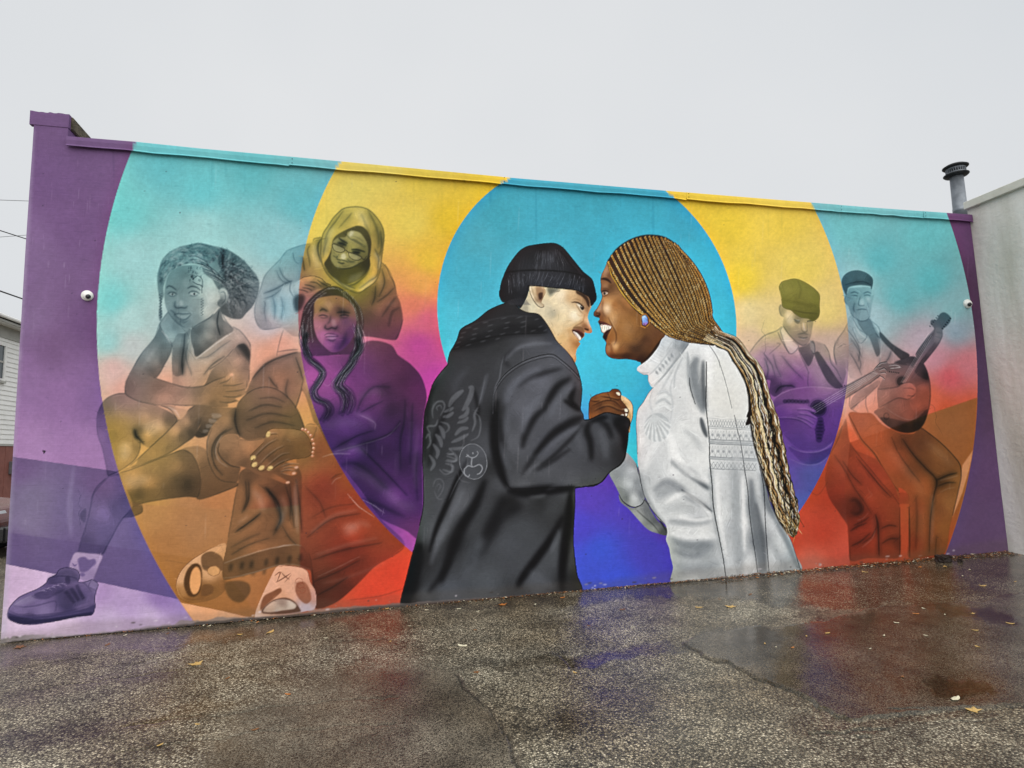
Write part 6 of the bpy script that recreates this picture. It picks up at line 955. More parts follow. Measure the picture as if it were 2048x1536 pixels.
clip(HAT[:26]+[(470,640),(380,690),(300,720),(236,742),(200,690),(194,640)])
cuff_t = spline(np.array([(262,430),(400,416),(560,410),(800,420),(950,440),(1085,482)], float), False, 12); cuff_b = spline(np.array([(240,700),(380,640),(500,572),(700,588),(900,606),(1130,700)], float), False, 12)
for i in range(120):
    u = rs.uniform(.02, .98); a = cuff_t[int(u*(len(cuff_t)-1))]; b = cuff_b[int(min(.99, u*.92+.06)*(len(cuff_b)-1))]
    k0, k1 = sorted(rs.uniform(0, 1, 2))
    L([tuple(a+(b-a)*k0), tuple(a+(b-a)*(k0+k1)/2+[4, 0]), tuple(a+(b-a)*k1)], .9, ['565962','6a6d76','44464d'][i%3], a=.55, blur=.25)
for i in range(70):
    x = rs.uniform(560, 860); y = rs.uniform(190, 380); k = (x-700)*.18
    L([(x,y),(x+k*.6,y+40),(x+k,y+rs.uniform(60,110))], .8, ['5a5d66','46484f','70737b'][i%3], a=.45, blur=.3)
for i in range(40):
    x = rs.uniform(320, 560); L([(x,rs.uniform(260,340)),(x-20,400)], .8, '3d3f46', a=.4, blur=.3)
for i in range(30):
    u = rs.uniform(0, 1); L([(820+u*180,230+u*160),(880+u*190,330+u*150)], .8, '3d3f46', a=.5, blur=.3)
L([(250,436),(400,418),(560,411),(800,421),(950,441),(1095,486)], 3.0, '0a0a0c', a=.85, blur=.8)
L([(780,180),(860,260),(930,350),(1010,430)], 4, '0d0d10', a=.6, blur=1.5)
clip(None)
L(HAT[:19], 1.2, '08080a', a=.9, blur=.2, taper=0)
L([(490,570),(600,574),(700,586),(900,605),(1000,622),(1080,660),(1122,695),(1140,778)], 2.0, '0a0a0c', a=.9, blur=.3, taper=0)
# ------------------------------------------------------------------ brush marks: short dabs that follow the forms
rs = np.random.default_rng(99)
lum = blur2(CAN.mean(-1), 2.0); gy_, gx_ = np.gradient(lum)
ys, xs_ = np.nonzero(FIG)
pick = rs.integers(0, len(ys), 7000)
for k_, (x_, y_) in enumerate(zip(xs_[pick], ys[pick])):
    g = np.array([gx_[y_, x_], gy_[y_, x_]]); gm = np.hypot(*g)
    if gm < .0012: continue
    t_ = np.array([-g[1], g[0]])/gm; n_ = 3+rs.uniform(0, 9)*(.6 if gm > .03 else 1)
    c_ = np.clip(CAN[y_, x_]*(1+rs.choice([-1, 1])*rs.uniform(.05, .16)), 0, 1); p_ = np.array([x_, y_], float)
    _line(np.array([p_-t_*n_, p_-t_*n_*.4+g/gm*rs.uniform(-.5, .5), p_+t_*n_*.4, p_+t_*n_]), rs.uniform(.8, 2.0), tuple(c_), .42, .3, 'n', .8)
# ------------------------------------------------------------------ weathering of the painted render: drips, chips, worn foot
fr()
rs = np.random.default_rng(21)
for i in range(150):
    x = rs.uniform(20, 1940); y = rs.uniform(300, 1050); h = rs.uniform(12, 60)
    L([(x,y),(x-h*.02,y+h*.5),(x-h*.04,y+h)], rs.uniform(.5, 1.1), 'e6dfe6', a=rs.uniform(.08, .30), blur=.4, taper=.9)
for i in range(36):
    x = rs.uniform(30, 240); y = rs.uniform(270, 560); L([(x,y),(x,y+rs.uniform(10,30))], .8, 'b9a3c4', a=rs.uniform(.2, .5), blur=.3)
for i in range(90):
    x = rs.uniform(20, 1960); y = rs.uniform(320, 1120); F(ell(x, y, rs.uniform(.6, 2.0), rs.uniform(.5, 1.2), 0, 8), '2a2430', a=rs.uniform(.2, .6), blur=.3)
for i in range(240):      # short trowel marks in the render
    x = rs.uniform(20, 1960); y = rs.uniform(300, 1120); w = rs.uniform(4, 16); L([(x,y),(x+w*.5,y+rs.uniform(-1.5,1.5)),(x+w,y+rs.uniform(-1,2))], rs.uniform(.6, 1.3), .8, rs.uniform(.2, .6), .4, 'm')
for i in range(80):       # faint brick courses telegraphing through the pier paint
    x = rs.uniform(60, 230); y = rs.uniform(235, 470); D([(x,y),(x+rs.uniform(8,22),y+1)], .9, .82, .6, .4)
L([(36,700),(30,800),(22,920),(14,1080),(4,1290)], 14, 'a8a6b4', a=.35, blur=5, taper=0); L([(66,260),(54,480),(44,620),(36,720)], 9, 'a79db4', a=.35, blur=4, taper=0)
L([(148,930),(138,1010),(142,1075)], 9, '8f83a6', a=.4, blur=4)
F([(84,900),(92,902),(88,908)], '1f1c26', sm=False)
base = [(2,1288),(100,1279),(200,1268),(300,1257),(400,1247),(520,1236),(650,1224),(800,1211),(1000,1195),(1150,1184),(1400,1162),(1600,1144),(1800,1126),(2016,1104)]
bx, by = zip(*base)
xs = np.arange(-10, 2030, 5.0)
_rn = np.convolve(RNG.random(len(xs)+8), np.ones(9)/9, 'valid'); _rf = np.convolve(RNG.random(len(xs)+2), np.ones(3)/3, 'valid')
hgt = np.interp(xs, [-10,0,120,230,300,400,520,640,760,900,2030], [17,15,10,4,10,9,4,8,6,3,2.5])*np.clip(.2+2.6*(_rn-.25)+.5*(_rf-.5), .1, 2)
sp_ = np.convolve(RNG.random(len(xs)+14), np.ones(15)/15, 'valid')
F([(x, np.interp(x, bx, by)-14-40*(v-.3)) for x, v in zip(xs, sp_)]+[(2030,1330),(-10,1330)], '5c5248', a=.22, blur=7, sm=False)   # splash dirt
poly = [(x, np.interp(x, bx, by)-h) for x, h in zip(xs, hgt)]+[(2030,1330),(-10,1330)]
F(poly, [(0,1290,'6f6a66'),(150,1275,'a89aa6'),(300,1255,'8b7d8a'),(400,1245,'7d7168'),(600,1228,'8d7468'),(800,1210,'6a5f5c'),(1100,1190,'5c5658'),(1500,1150,'6e665f'),(1900,1115,'5a4c50')], a=.8, blur=.6, sm=False)
poly = [(x, np.interp(x, bx, by)-h*.35) for x, h in zip(xs, np.roll(hgt, 7))]+[(2030,1330),(-10,1330)]
F(poly, '46403c', a=.75, blur=.8, sm=False)
for i in range(70):
    x = rs.uniform(0, 1960); y = np.interp(x, bx, by)-rs.uniform(2, 16); F(ell(x,y,rs.uniform(1,5),rs.uniform(.6,1.8),-.1,8), ['d8cfd6','3c3533','9a8f8d'][i%3], a=.6, blur=.4)
for pts in ([(700,1200),(760,1192),(805,1178)], [(330,1120),(420,1135)]): D(pts, 1.2, .6, .8, .4)
for i in range(22):       # rain marks below the coping
    x = rs.uniform(150, 1930); y = 272+(x-135)*.0868+20; h = rs.uniform(20, 120); L([(x,y),(x+.5,y+h*.5),(x+1,y+h)], rs.uniform(1.5, 6), .93, rs.uniform(.2, .6), 1.6, 'm', taper=.8)
for i in range(4):        # hairline cracks in the render
    x, y = rs.uniform(100, 1900), rs.uniform(340, 1050); P = [(x, y)]
    for k in range(9): x += rs.uniform(-5, 9); y += rs.uniform(4, 15); P.append((x, y))
    L(P, .7, .6, .55, .2, 'm', taper=.5)
CAN += .42*(CAN-np.stack([blur2(CAN[..., c], 2.4) for c in range(3)], -1))
CAN += .16*(CAN-np.stack([blur2(CAN[..., c], 22) for c in range(3)], -1))
np.clip(CAN, 0, 1, out=CAN)
CAN *= 1+.05*(vnoise(CH, CW, 5, 31)-.5)[..., None]+.05*(vnoise(CH, CW, 2, 32)-.5)[..., None]
np.clip(CAN, 0, 1, out=CAN)
# ------------------------------------------------------------------ helpers for objects and materials
def lin(c):
    c = hx(c) if isinstance(c, str) else np.asarray(c, np.float32)
    return np.where(c <= .04045, c/12.92, ((c+.055)/1.055)**2.4)
def rgba(c):
    a = lin(c); return (float(a[0]), float(a[1]), float(a[2]), 1.0)
def tag(o, label=None, cat=None, group=None, kind=None):
    if label: o['label'] = label
    if cat: o['category'] = cat
    if group: o['group'] = group
    if kind: o['kind'] = kind
    return o
def empty(name, loc=(0, 0, 0)):
    o = bpy.data.objects.new(name, None); o.location = loc; o.empty_display_size = .2; COL.objects.link(o); return o
def mesh_obj(name, verts, faces, mat, parent=None, smooth=False):
    me = bpy.data.meshes.new(name); me.from_pydata([tuple(map(float, v)) for v in verts], [], faces); me.update()
    o = bpy.data.objects.new(name, me); COL.objects.link(o)
    if mat: me.materials.append(mat)
    if smooth: me.polygons.foreach_set('use_smooth', [True]*len(me.polygons))
    if parent: o.parent = parent; o.matrix_parent_inverse = Matrix.Translation(-Vector(parent.matrix_world.translation)) if False else Matrix.Identity(4)
    return o
def bm_obj(name, bm, mat, parent=None, smooth=False):
    me = bpy.data.meshes.new(name); bm.to_mesh(me); bm.free()
    o = bpy.data.objects.new(name, me); COL.objects.link(o); me.materials.append(mat)
    if smooth: me.polygons.foreach_set('use_smooth', [True]*len(me.polygons))
    if parent: o.parent = parent
    return o
def bm_box(bm, lo, hi, bev=0.0):
    r = bmesh.ops.create_cube(bm, size=1.0)
    vs = r['verts']
    for v in vs:
        v.co = Vector([(lo[i]+hi[i])/2+v.co[i]*(hi[i]-lo[i]) for i in range(3)])
    if bev:
        es = list({e for v in vs for e in v.link_edges})
        bmesh.ops.bevel(bm, geom=es, offset=bev, segments=1, affect='EDGES', profile=.5)
def box(name, lo, hi, mat, parent=None, bev=0.0):
    bm = bmesh.new(); bm_box(bm, lo, hi, bev); return bm_obj(name, bm, mat, parent)
def lathe(name, prof, mat, parent=None, n=40, axis='Z', cap=True, smooth=True):
    """prof: (radius, height) list"""
    V, Fc = [], []
    for r, z in prof:
        for k in range(n):
            t = 2*math.pi*k/n; V.append((r*math.cos(t), r*math.sin(t), z))
    for i in range(len(prof)-1):
        for k in range(n):
            a, b = i*n+k, i*n+(k+1) % n; Fc.append((a, b, b+n, a+n))
    if cap:
        Fc.append(tuple(range(n))[::-1]); Fc.append(tuple((len(prof)-1)*n+k for k in range(n)))
    return mesh_obj(name, V, Fc, mat, parent, smooth)
def new_mat(name):
    m = bpy.data.materials.new(name); m.use_nodes = True
    nt = m.node_tree; b = nt.nodes['Principled BSDF']; return m, nt.nodes, nt.links, b
def simple_mat(name, c1, c2=None, rough=.6, scale=6.0, bump=0.0, bscale=40.0, metal=0.0, spec=.5, detail=5, dist=.012, coords='Object'):
    m, N, K, b = new_mat(name)
    t = N.new('ShaderNodeTexCoord'); n = N.new('ShaderNodeTexNoise'); n.inputs['Scale'].default_value = scale; n.inputs['Detail'].default_value = detail
    r = N.new('ShaderNodeValToRGB'); r.color_ramp.elements[0].position = .3; r.color_ramp.elements[1].position = .72
    r.color_ramp.elements[0].color = rgba(c1); r.color_ramp.elements[1].color = rgba(c2 or c1)
    K.new(t.outputs[coords], n.inputs['Vector']); K.new(n.outputs['Fac'], r.inputs['Fac']); K.new(r.outputs[0], b.inputs['Base Color'])
    b.inputs['Roughness'].default_value = rough; b.inputs['Metallic'].default_value = metal; b.inputs['Specular IOR Level'].default_value = spec
    if bump:
        n2 = N.new('ShaderNodeTexNoise'); n2.inputs['Scale'].default_value = bscale; n2.inputs['Detail'].default_value = 6
        bp = N.new('ShaderNodeBump'); bp.inputs['Strength'].default_value = bump; bp.inputs['Distance'].default_value = dist
        K.new(t.outputs[coords], n2.inputs['Vector']); K.new(n2.outputs['Fac'], bp.inputs['Height']); K.new(bp.outputs[0], b.inputs['Normal'])
    return m
def sample(P, arr=None, ox=None, oy=None):
    A = CAN if arr is None else arr
    q = project(P); x = np.clip(q[:, 0]-(CX0 if ox is None else ox)-.5, 0, A.shape[1]-1.001); y = np.clip(q[:, 1]-(CY0 if oy is None else oy)-.5, 0, A.shape[0]-1.001)
    ix, iy = x.astype(int), y.astype(int); fx, fy = (x-ix)[:, None], (y-iy)[:, None]
    return (A[iy, ix]*(1-fx)+A[iy, ix+1]*fx)*(1-fy)+(A[iy+1, ix]*(1-fx)+A[iy+1, ix+1]*fx)*fy
def paint_attr(me, P):
    c = lin(np.clip(sample(P), 0, 1)); a = me.color_attributes.new('paint', 'FLOAT_COLOR', 'POINT')
    a.data.foreach_set('color', np.c_[c, np.ones(len(c))].astype(np.float32).ravel())

# painted render: colour from the brushed paint, relief from trowelled plaster
def paint_mat(name, rough, bump, scale):
    m, N, K, b = new_mat(name)
    at = N.new('ShaderNodeAttribute'); at.attribute_name = 'paint'
    t = N.new('ShaderNodeTexCoord')
    n1 = N.new('ShaderNodeTexNoise'); n1.inputs['Scale'].default_value = scale; n1.inputs['Detail'].default_value = 8; n1.inputs['Roughness'].default_value = .62
    n2 = N.new('ShaderNodeTexNoise'); n2.inputs['Scale'].default_value = 3.0; n2.inputs['Detail'].default_value = 3
    mp = N.new('ShaderNodeMapping'); mp.inputs['Scale'].default_value = (.5, 1, 1.6)
    K.new(t.outputs['Object'], mp.inputs['Vector']); K.new(mp.outputs[0], n1.inputs['Vector']); K.new(t.outputs['Object'], n2.inputs['Vector'])
    ad = N.new('ShaderNodeMath'); ad.operation = 'MULTIPLY_ADD'; ad.inputs[1].default_value = .35; K.new(n1.outputs['Fac'], ad.inputs[0]); K.new(n2.outputs['Fac'], ad.inputs[2])
    bk = N.new('ShaderNodeTexBrick'); bk.inputs['Scale'].default_value = 1.0; bk.inputs['Mortar Size'].default_value = .006; bk.inputs['Mortar Smooth'].default_value = .8
    bk.inputs['Brick Width'].default_value = .215; bk.inputs['Row Height'].default_value = .076
    m2 = N.new('ShaderNodeMapping'); m2.inputs['Rotation'].default_value = (math.radians(-90), 0, 0); K.new(t.outputs['Object'], m2.inputs['Vector']); K.new(m2.outputs[0], bk.inputs['Vector'])
    mb = N.new('ShaderNodeMath'); mb.operation = 'MULTIPLY'; K.new(bk.outputs['Fac'], mb.inputs[0]); K.new(n2.outputs['Fac'], mb.inputs[1])
    sb = N.new('ShaderNodeMath'); sb.operation = 'MULTIPLY_ADD'; sb.inputs[1].default_value = -.10; K.new(mb.outputs[0], sb.inputs[0]); K.new(ad.outputs[0], sb.inputs[2])
    bp = N.new('ShaderNodeBump'); bp.inputs['Strength'].default_value = bump; bp.inputs['Distance'].default_value = .02
    K.new(sb.outputs[0], bp.inputs['Height']); K.new(bp.outputs[0], b.inputs['Normal'])
    K.new(at.outputs['Color'], b.inputs['Base Color'])
    rr = N.new('ShaderNodeMapRange'); rr.inputs['To Min'].default_value = rough-.12; rr.inputs['To Max'].default_value = rough+.1
    K.new(n2.outputs['Fac'], rr.inputs['Value']); K.new(rr.outputs[0], b.inputs['Roughness']); b.inputs['Specular IOR Level'].default_value = .16
    return m
M_PAINT = paint_mat('painted_render', .70, .30, 22)
M_COPE = paint_mat('painted_metal', .5, .06, 9)
M_CONC = simple_mat('weathered_concrete', '6b6250', '3a3527', .9, 14, .8, 60, dist=.03)
M_ROOF = simple_mat('roof_felt', '4a4b4d', '5c5c5c', .9, 3, .3, 30)
M_BODY = simple_mat('side_render', '8b8d90', '9b9c9c', .85, 2.5, .3, 40)
M_SEAM = simple_mat('dark_gap', '1d1b20', '26232a', .9, 8)

# ------------------------------------------------------------------ the mural building
XL, XR = -3.156, 8.510
XP = -2.862                                  # right side of the corner pier
CT = np.array([(-2.862,4.757),(-2.256,4.762),(-1.666,4.751),(-.893,4.748),(1.679,4.726),(4.2,4.734),(6.709,4.748),(8.393,4.770),(8.51,4.772)])
CB = np.array([(-2.862,4.657),(-2.257,4.660),(-1.663,4.651),(-.891,4.645),(1.557,4.640),(1.858,4.636),(4.2,4.640),(6.698,4.650),(8.059,4.663),(8.51,4.662)])
ct = lambda x: np.interp(x, CT[:, 0], CT[:, 1])
cb = lambda x: np.interp(x, CB[:, 0], CB[:, 1])
building = tag(empty('mural_building', (0, 0, 0)), 'long low building whose side wall carries a big colourful mural of people', 'building')
STEP = .0078
nx, nz_ = int((XR-XL)/STEP), int(4.70/STEP)
gx = np.linspace(XL, XR, nx+1); gv = np.linspace(0, 1, nz_+1)
X, Vv = np.meshgrid(gx, gv)
Zt = np.where(X < XP-.001, 4.878, (ct(X)+cb(X))*.5)
# straight rows up to the coping, then up the pier
Z = Vv*((ct(X)+cb(X))*.5)
W3 = np.stack([X, 0*X, Z], -1).reshape(-1, 3)
# slow waviness of the old plaster
W3[:, 1] = np.clip((4.62-W3[:, 2])*4, 0, 1)*.006*(np.sin(W3[:, 0]*1.7+.4)*np.sin(W3[:, 2]*1.3)+.5*np.sin(W3[:, 0]*4.1)*np.cos(W3[:, 2]*3.3))-.0
px = project(W3)
fi = FIG[np.clip((px[:, 1]-CY0).astype(int), 0, CH-1), np.clip((px[:, 0]-CX0).astype(int), 0, CW-1)].reshape(nz_+1, nx+1)
cellf = fi[:-1, :-1]
ids = np.arange((nz_+1)*(nx+1)).reshape(nz_+1, nx+1)
quads = np.stack([ids[:-1, :-1], ids[:-1, 1:], ids[1:, 1:], ids[1:, :-1]], -1)
def grid_part(name, sel, parent, label=None):
    q = quads[sel]
    u, inv = np.unique(q.ravel(), return_inverse=True)
    me = bpy.data.meshes.new(name); n = len(q)
    me.vertices.add(len(u)); me.vertices.foreach_set('co', W3[u].astype(np.float32).ravel())
    me.loops.add(n*4); me.loops.foreach_set('vertex_index', inv.astype(np.int32))
    me.polygons.add(n); me.polygons.foreach_set('loop_start', np.arange(0, n*4, 4, dtype=np.int32))
    me.polygons.foreach_set('use_smooth', np.ones(n, bool))
    me.update(calc_edges=True); me.validate()
    paint_attr(me, W3[u]); me.materials.append(M_PAINT)
    o = bpy.data.objects.new(name, me); COL.objects.link(o); o.parent = parent
    if label: o['label'] = label
    return o
mural = grid_part('mural_wall', cellf == 0, building, 'plastered wall painted with concentric purple, cyan, yellow and turquoise rings')
for k, nm, lb in [(1,'painted_girl','painted girl with curly hair resting her chin on her hand'),
                  (2,'painted_woman','painted older woman in glasses and a headscarf leaning forward'),
                  (3,'painted_woman','painted seated woman with long loose braids and crossed hands'),
                  (4,'painted_man','painted man in a cap looking down at his round instrument'),
                  (5,'painted_man','painted man in a flat cap holding his instrument upright'),
                  (6,'painted_man','painted young man in black knit hat and dark hooded coat'),
                  (7,'painted_woman','painted laughing woman with long golden braids and white sweater')]:
    if (cellf == k).any(): grid_part(nm, cellf == k, mural, lb)
# corner pier rising above the coping, with its projecting cap
def painted_patch(name, x0, x1, z0, z1, Y, mat, parent, rough_top=0.0, n=40, side=0.3):
    """front sheet with thickness behind it; rough_top gives a broken upper edge"""
    xs = np.linspace(x0, x1, n+1); zs = np.linspace(0, 1, 14)
    r = np.random.default_rng(5); jag = r.uniform(-1, 1, n+1)*rough_top
    V = []; Fc = []
    for j, z in enumerate(zs):
        for i, x in enumerate(xs):
            V.append((x, Y, z0+(z1-z0)*z+jag[i]*z**4))
    for j in range(len(zs)-1):
        for i in range(n):
            a = j*(n+1)+i; Fc.append((a, a+1, a+n+2, a+n+1))
    nf = len(V); m = n+1
    ring = [i for i in range(m)]+[j*m+n for j in range(1, len(zs))]+[(len(zs)-1)*m+i for i in range(n-1, -1, -1)]+[j*m for j in range(len(zs)-2, 0, -1)]
    for i in ring: V.append((V[i][0], Y+side, V[i][2]))
    for k in range(len(ring)):
        a, b = ring[k], ring[(k+1) % len(ring)]; Fc.append((b, a, nf+k, nf+(k+1) % len(ring)))
    Fc.append(tuple(nf+k for k in range(len(ring))))
    o = mesh_obj(name, V, Fc, mat, parent); P = np.array(V); P[:, 1] = Y
    paint_attr(o.data, P); return o
pier = painted_patch('corner_pier', XL, XP-.004, 4.7065, 4.860, 0.0, M_PAINT, building, 0, 24, .30)
painted_patch('pier_cap', XL-.036, XP+.002, 4.862, 5.000, -.005, M_PAINT, pier, .005, 18, .05)
# stone-capped side parapet running back from the pier
bm = bmesh.new(); bm_box(bm, (XL+.01, .30, 4.0), (XP-.02, 9.8, 4.855)); bm_obj('parapet', bm, M_BODY, building)
bm = bmesh.new()
for k in range(16):
    y0 = .034+k*.61; y0 = y0 if k else .034
    bm_box(bm, (XL-.04+RNG.uniform(-.008,.008), y0+.004, 4.862), (XP+.016+RNG.uniform(-.008,.008), y0+.604, 4.995+RNG.uniform(-.006,.006)), .012)
bm_obj('parapet_cap', bm, M_CONC, building)
box('side_wall', (XL+.012, .05, 0), (XL+.29, 9.8, 4.3), M_BODY, building)
box('roof', (XL+.292, .05, 4.18), (9.6, 9.8, 4.42), M_ROOF, building)
box('rear_wall', (XL+.292, 9.55, 0), (9.6, 9.80, 4.178), M_BODY, building)
box('backing_wall', (XL+.292, .03, 0), (XR-.002, .045, 4.60), M_BODY, building)
# pressed-metal coping in overlapping lengths
seams = [XP+.004, -.80, 1.52, 3.9, 6.2, 7.62, XR-.003]
for k in range(len(seams)-1):
    a, b = seams[k], seams[k+1]; n = 90
    xs = np.linspace(a, b, n+1); r = np.random.default_rng(40+k)
    wob = np.interp(xs, np.linspace(a, b, 9), r.uniform(-.006, .006, 9)); wob[-6:] -= np.linspace(0, .006, 6)
    out = -.040-.003*(k % 2)-np.interp(xs, np.linspace(a, b, 7), r.uniform(0, .006, 7))
    prof = []
    for x, w_, o_ in zip(xs, wob, out):
        t_, b_ = float(ct(x)), float(cb(x))+w_
        prof.append([(x, .22, t_-.012), (x, -.034-.003*(k % 2), t_), (x, -.038-.003*(k % 2), t_-.004), (x, (o_-.040)/2, (t_+b_)/2+.01), (x, o_+.006, b_+.016), (x, o_-.002, b_), (x, o_+.02, b_+.004), (x, -.014, b_+.02)])
    V = [p for row in prof for p in row]; m = 8; Fc = []
    for i in range(n):
        for j in range(m-1): Fc.append((i*m+j, i*m+j+1, (i+1)*m+j+1, (i+1)*m+j))
    o = mesh_obj('coping_flashing', V, Fc, M_COPE, building, False); paint_attr(o.data, np.array(V))
    if k:
        for zz in (.03, .075):
            lathe_o = lathe('rivet', [(.005,0),(.005,.003),(.003,.005)], M_SEAM, o, 8); lathe_o.rotation_euler = (math.radians(90), 0, 0); lathe_o.location = (a+.03, -.047, float(cb(a))+zz)

# ------------------------------------------------------------------ security cameras
M_WHITE = simple_mat('white_plastic', 'e8e8e4', 'dcdcd6', .35, 12)
M_BLACK = simple_mat('black_glass', '0b0b0d', '131316', .12, 5)
M_GREY = simple_mat('grey_gasket', '55565a', '66676a', .6, 9)
def security_camera(px_, py_, rad, yaw, label):
    c = on_wall(px_, py_, -.004)
    e = tag(empty('security_camera', tuple(c)), label, 'camera', 'dome cameras fixed to the mural wall')
    R = Matrix.Rotation(math.radians(90), 4, 'X')
    def put(o, M): o.matrix_local = M; return o
    put(lathe('base_plate', [(rad*.98,0),(rad,.006),(rad,.022),(rad*.96,.030)], M_WHITE, e), R)
    aim = Matrix.Rotation(yaw, 4, 'Z') @ Matrix.Rotation(math.radians(18), 4, 'X')
    prof = [(rad*.93*math.cos(t), rad*.15+rad*.98*math.sin(t)) for t in np.linspace(.05, 1.12, 12)]
    sh = put(lathe('dome_shell', prof, M_WHITE, e, 44), aim @ R)
    h = prof[-1][1]; rr = prof[-1][0]
    put(lathe('bezel', [(rr*1.02,h-.004),(rr*1.10,h+.004),(rr*.98,h+.010),(rr*.86,h+.008)], M_GREY, sh, 36), Matrix.Identity(4))
    put(lathe('lens', [(rr*.94,h+.004),(rr*.9,h+.012),(rr*.55,h+.020),(rr*.1,h+.024)], M_BLACK, sh, 32), Matrix.Identity(4))
    return e
security_camera(176, 592, .050, math.radians(24), 'white dome security camera on the purple paint above the painted girl')
security_camera(1933, 608, .064, math.radians(-22), 'white dome security camera beside the pale neighbouring wall')

# ------------------------------------------------------------------ flue on the roof
M_GALV = simple_mat('galvanised_steel', '6f757c', '8b9198', .5, 9, .15, 30, metal=.55)
M_DKMET = simple_mat('dark_steel', '26282a', '37393c', .55, 12, .2, 40, metal=.5)
flue = tag(empty('roof_flue', (8.74, .30, 4.42)), 'galvanised round roof flue with a slotted cap near the pale wall', 'flue')
lathe('pipe', [(.094,0),(.094,.55),(.096,.552),(.096,.60),(.092,.602),(.088,1.10)], M_GALV, flue, 40)
lathe('collar', [(.16,0),(.15,.02),(.10,.06)], M_GALV, flue, 40)
lathe('lower_disc', [(.088,1.10),(.15,1.115),(.165,1.13),(.165,1.138),(.08,1.15)], M_DKMET, flue, 48)
lathe('slotted_band', [(.125,1.150),(.125,1.168)], M_GALV, flue, 40)
lathe('upper_band', [(.128,1.212),(.128,1.235)], M_GALV, flue, 40)
lathe('inner_core', [(.085,1.14),(.085,1.25)], M_DKMET, flue, 24)
for k in range(28):
    t = 2*math.pi*k/28; c, s = math.cos(t)*.126, math.sin(t)*.126
    b_ = box('fin', (-.004, -.003, 1.166), (.004, .003, 1.214), M_GALV, flue); b_.location = (c, s, 0); b_.rotation_euler = (0, 0, t)
lathe('cap', [(.12,1.236),(.155,1.240),(.168,1.252),(.168,1.262),(.13,1.285),(.03,1.30)], M_DKMET, flue, 48)

# ------------------------------------------------------------------ pale neighbouring building
M_STUC = simple_mat('pale_render', 'd6d5cf', 'e4e3de', .85, 1.6, .35, 45, detail=8)
m, N, K, b = new_mat('stained_pale_render'); M_STUC = m
t = N.new('ShaderNodeTexCoord'); mp = N.new('ShaderNodeMapping'); mp.inputs['Scale'].default_value = (1, 2.2, .35); K.new(t.outputs['Object'], mp.inputs['Vector'])
na = N.new('ShaderNodeTexNoise'); na.inputs['Scale'].default_value = 1.5; na.inputs['Detail'].default_value = 7; K.new(mp.outputs[0], na.inputs['Vector'])
nb_ = N.new('ShaderNodeTexNoise'); nb_.inputs['Scale'].default_value = 9; nb_.inputs['Detail'].default_value = 8; nb_.inputs['Roughness'].default_value = .65; K.new(t.outputs['Object'], nb_.inputs['Vector'])
ra = N.new('ShaderNodeValToRGB'); ra.color_ramp.elements[0].position = .30; ra.color_ramp.elements[0].color = rgba('b9b6aa'); ra.color_ramp.elements[1].position = .62; ra.color_ramp.elements[1].color = rgba('e0dfda'); K.new(na.outputs['Fac'], ra.inputs['Fac'])
K.new(ra.outputs[0], b.inputs['Base Color']); b.inputs['Roughness'].default_value = .85
bp = N.new('ShaderNodeBump'); bp.inputs['Strength'].default_value = .5; bp.inputs['Distance'].default_value = .03; K.new(nb_.outputs['Fac'], bp.inputs['Height']); K.new(bp.outputs[0], b.inputs['Normal'])
M_FLASH = simple_mat('pale_flashing', 'c4c3b8', 'd4d3ca', .6, 7, .1, 20)
nb = tag(empty('neighbour_building', (8.52, -3, 0)), 'pale rendered building standing square to the mural wall', 'building')
def loc_box(name, lo, hi, mat, bev=0.0):
    p = np.array([8.52, -3, 0]); return box(name, tuple(np.array(lo)-p), tuple(np.array(hi)-p), mat, nb, bev)
loc_box('side_wall', (8.516, -9.0, -.02), (14.5, .028, 4.90), M_STUC)
for k in range(4):
    a, b = .034-k*2.3, .034-(k+1)*2.3+.006
    loc_box('roof_flashing', (8.455+.004*(k % 2), b, 4.868), (8.62, a, 4.978), M_FLASH, .006)
loc_box('roof', (8.63, -9.0, 4.903), (14.5, .02, 4.94), M_ROOF)

# ------------------------------------------------------------------ clapboard house down the lane
M_CLAP = simple_mat('white_clapboard', 'e2e3e0', 'ececea', .6, 3, .1, 30)
M_TRIM = simple_mat('grey_trim', '9c9c97', 'aaaaa4', .6, 4)
M_RED = simple_mat('red_brown_boards', '7a4a42', '8a574d', .8, 5, .3, 30)
M_SHING = simple_mat('roof_shingle', '56575a', '696a6c', .9, 6, .4, 30)
M_GLASS = simple_mat('window_glass', '3c444a', '4d565c', .08, 2)
HX, HY0, HY1 = -11.5, 8.0, 24.0
house = tag(empty('clapboard_house', (HX, 14, 0)), 'white clapboard house with red brown lower storey beyond the pier', 'house')
hp_ = np.array([HX, 14.0, 0])
def hbox(name, lo, hi, mat, parent=None, bev=0.0): return box(name, tuple(np.array(lo)-hp_), tuple(np.array(hi)-hp_), mat, parent or house, bev)
hbox('wall', (HX-7, HY0+.02, 0), (HX-.03, HY1-.02, 6.05), M_CLAP)
zt_red = 2.10
n = int((HY1-HY0)/.4)
for k in range(n):
    y = HY0+k*.4; hbox('board', (HX-.03, y+.006, .05), (HX+.005*(k % 2), y+.394, zt_red), M_RED, bev=.004)
hbox('band_board', (HX-.03, HY0, zt_red), (HX+.03, HY1, zt_red+.07), M_TRIM)
wy0 = on_xplane(-14, 700, HX)[1]; wy1 = on_xplane(6, 700, HX)[1]; wz1 = on_xplane(4, 692, HX)[2]; wz0 = on_xplane(4, 757, HX)[2]
k = 0; z = zt_red+.07
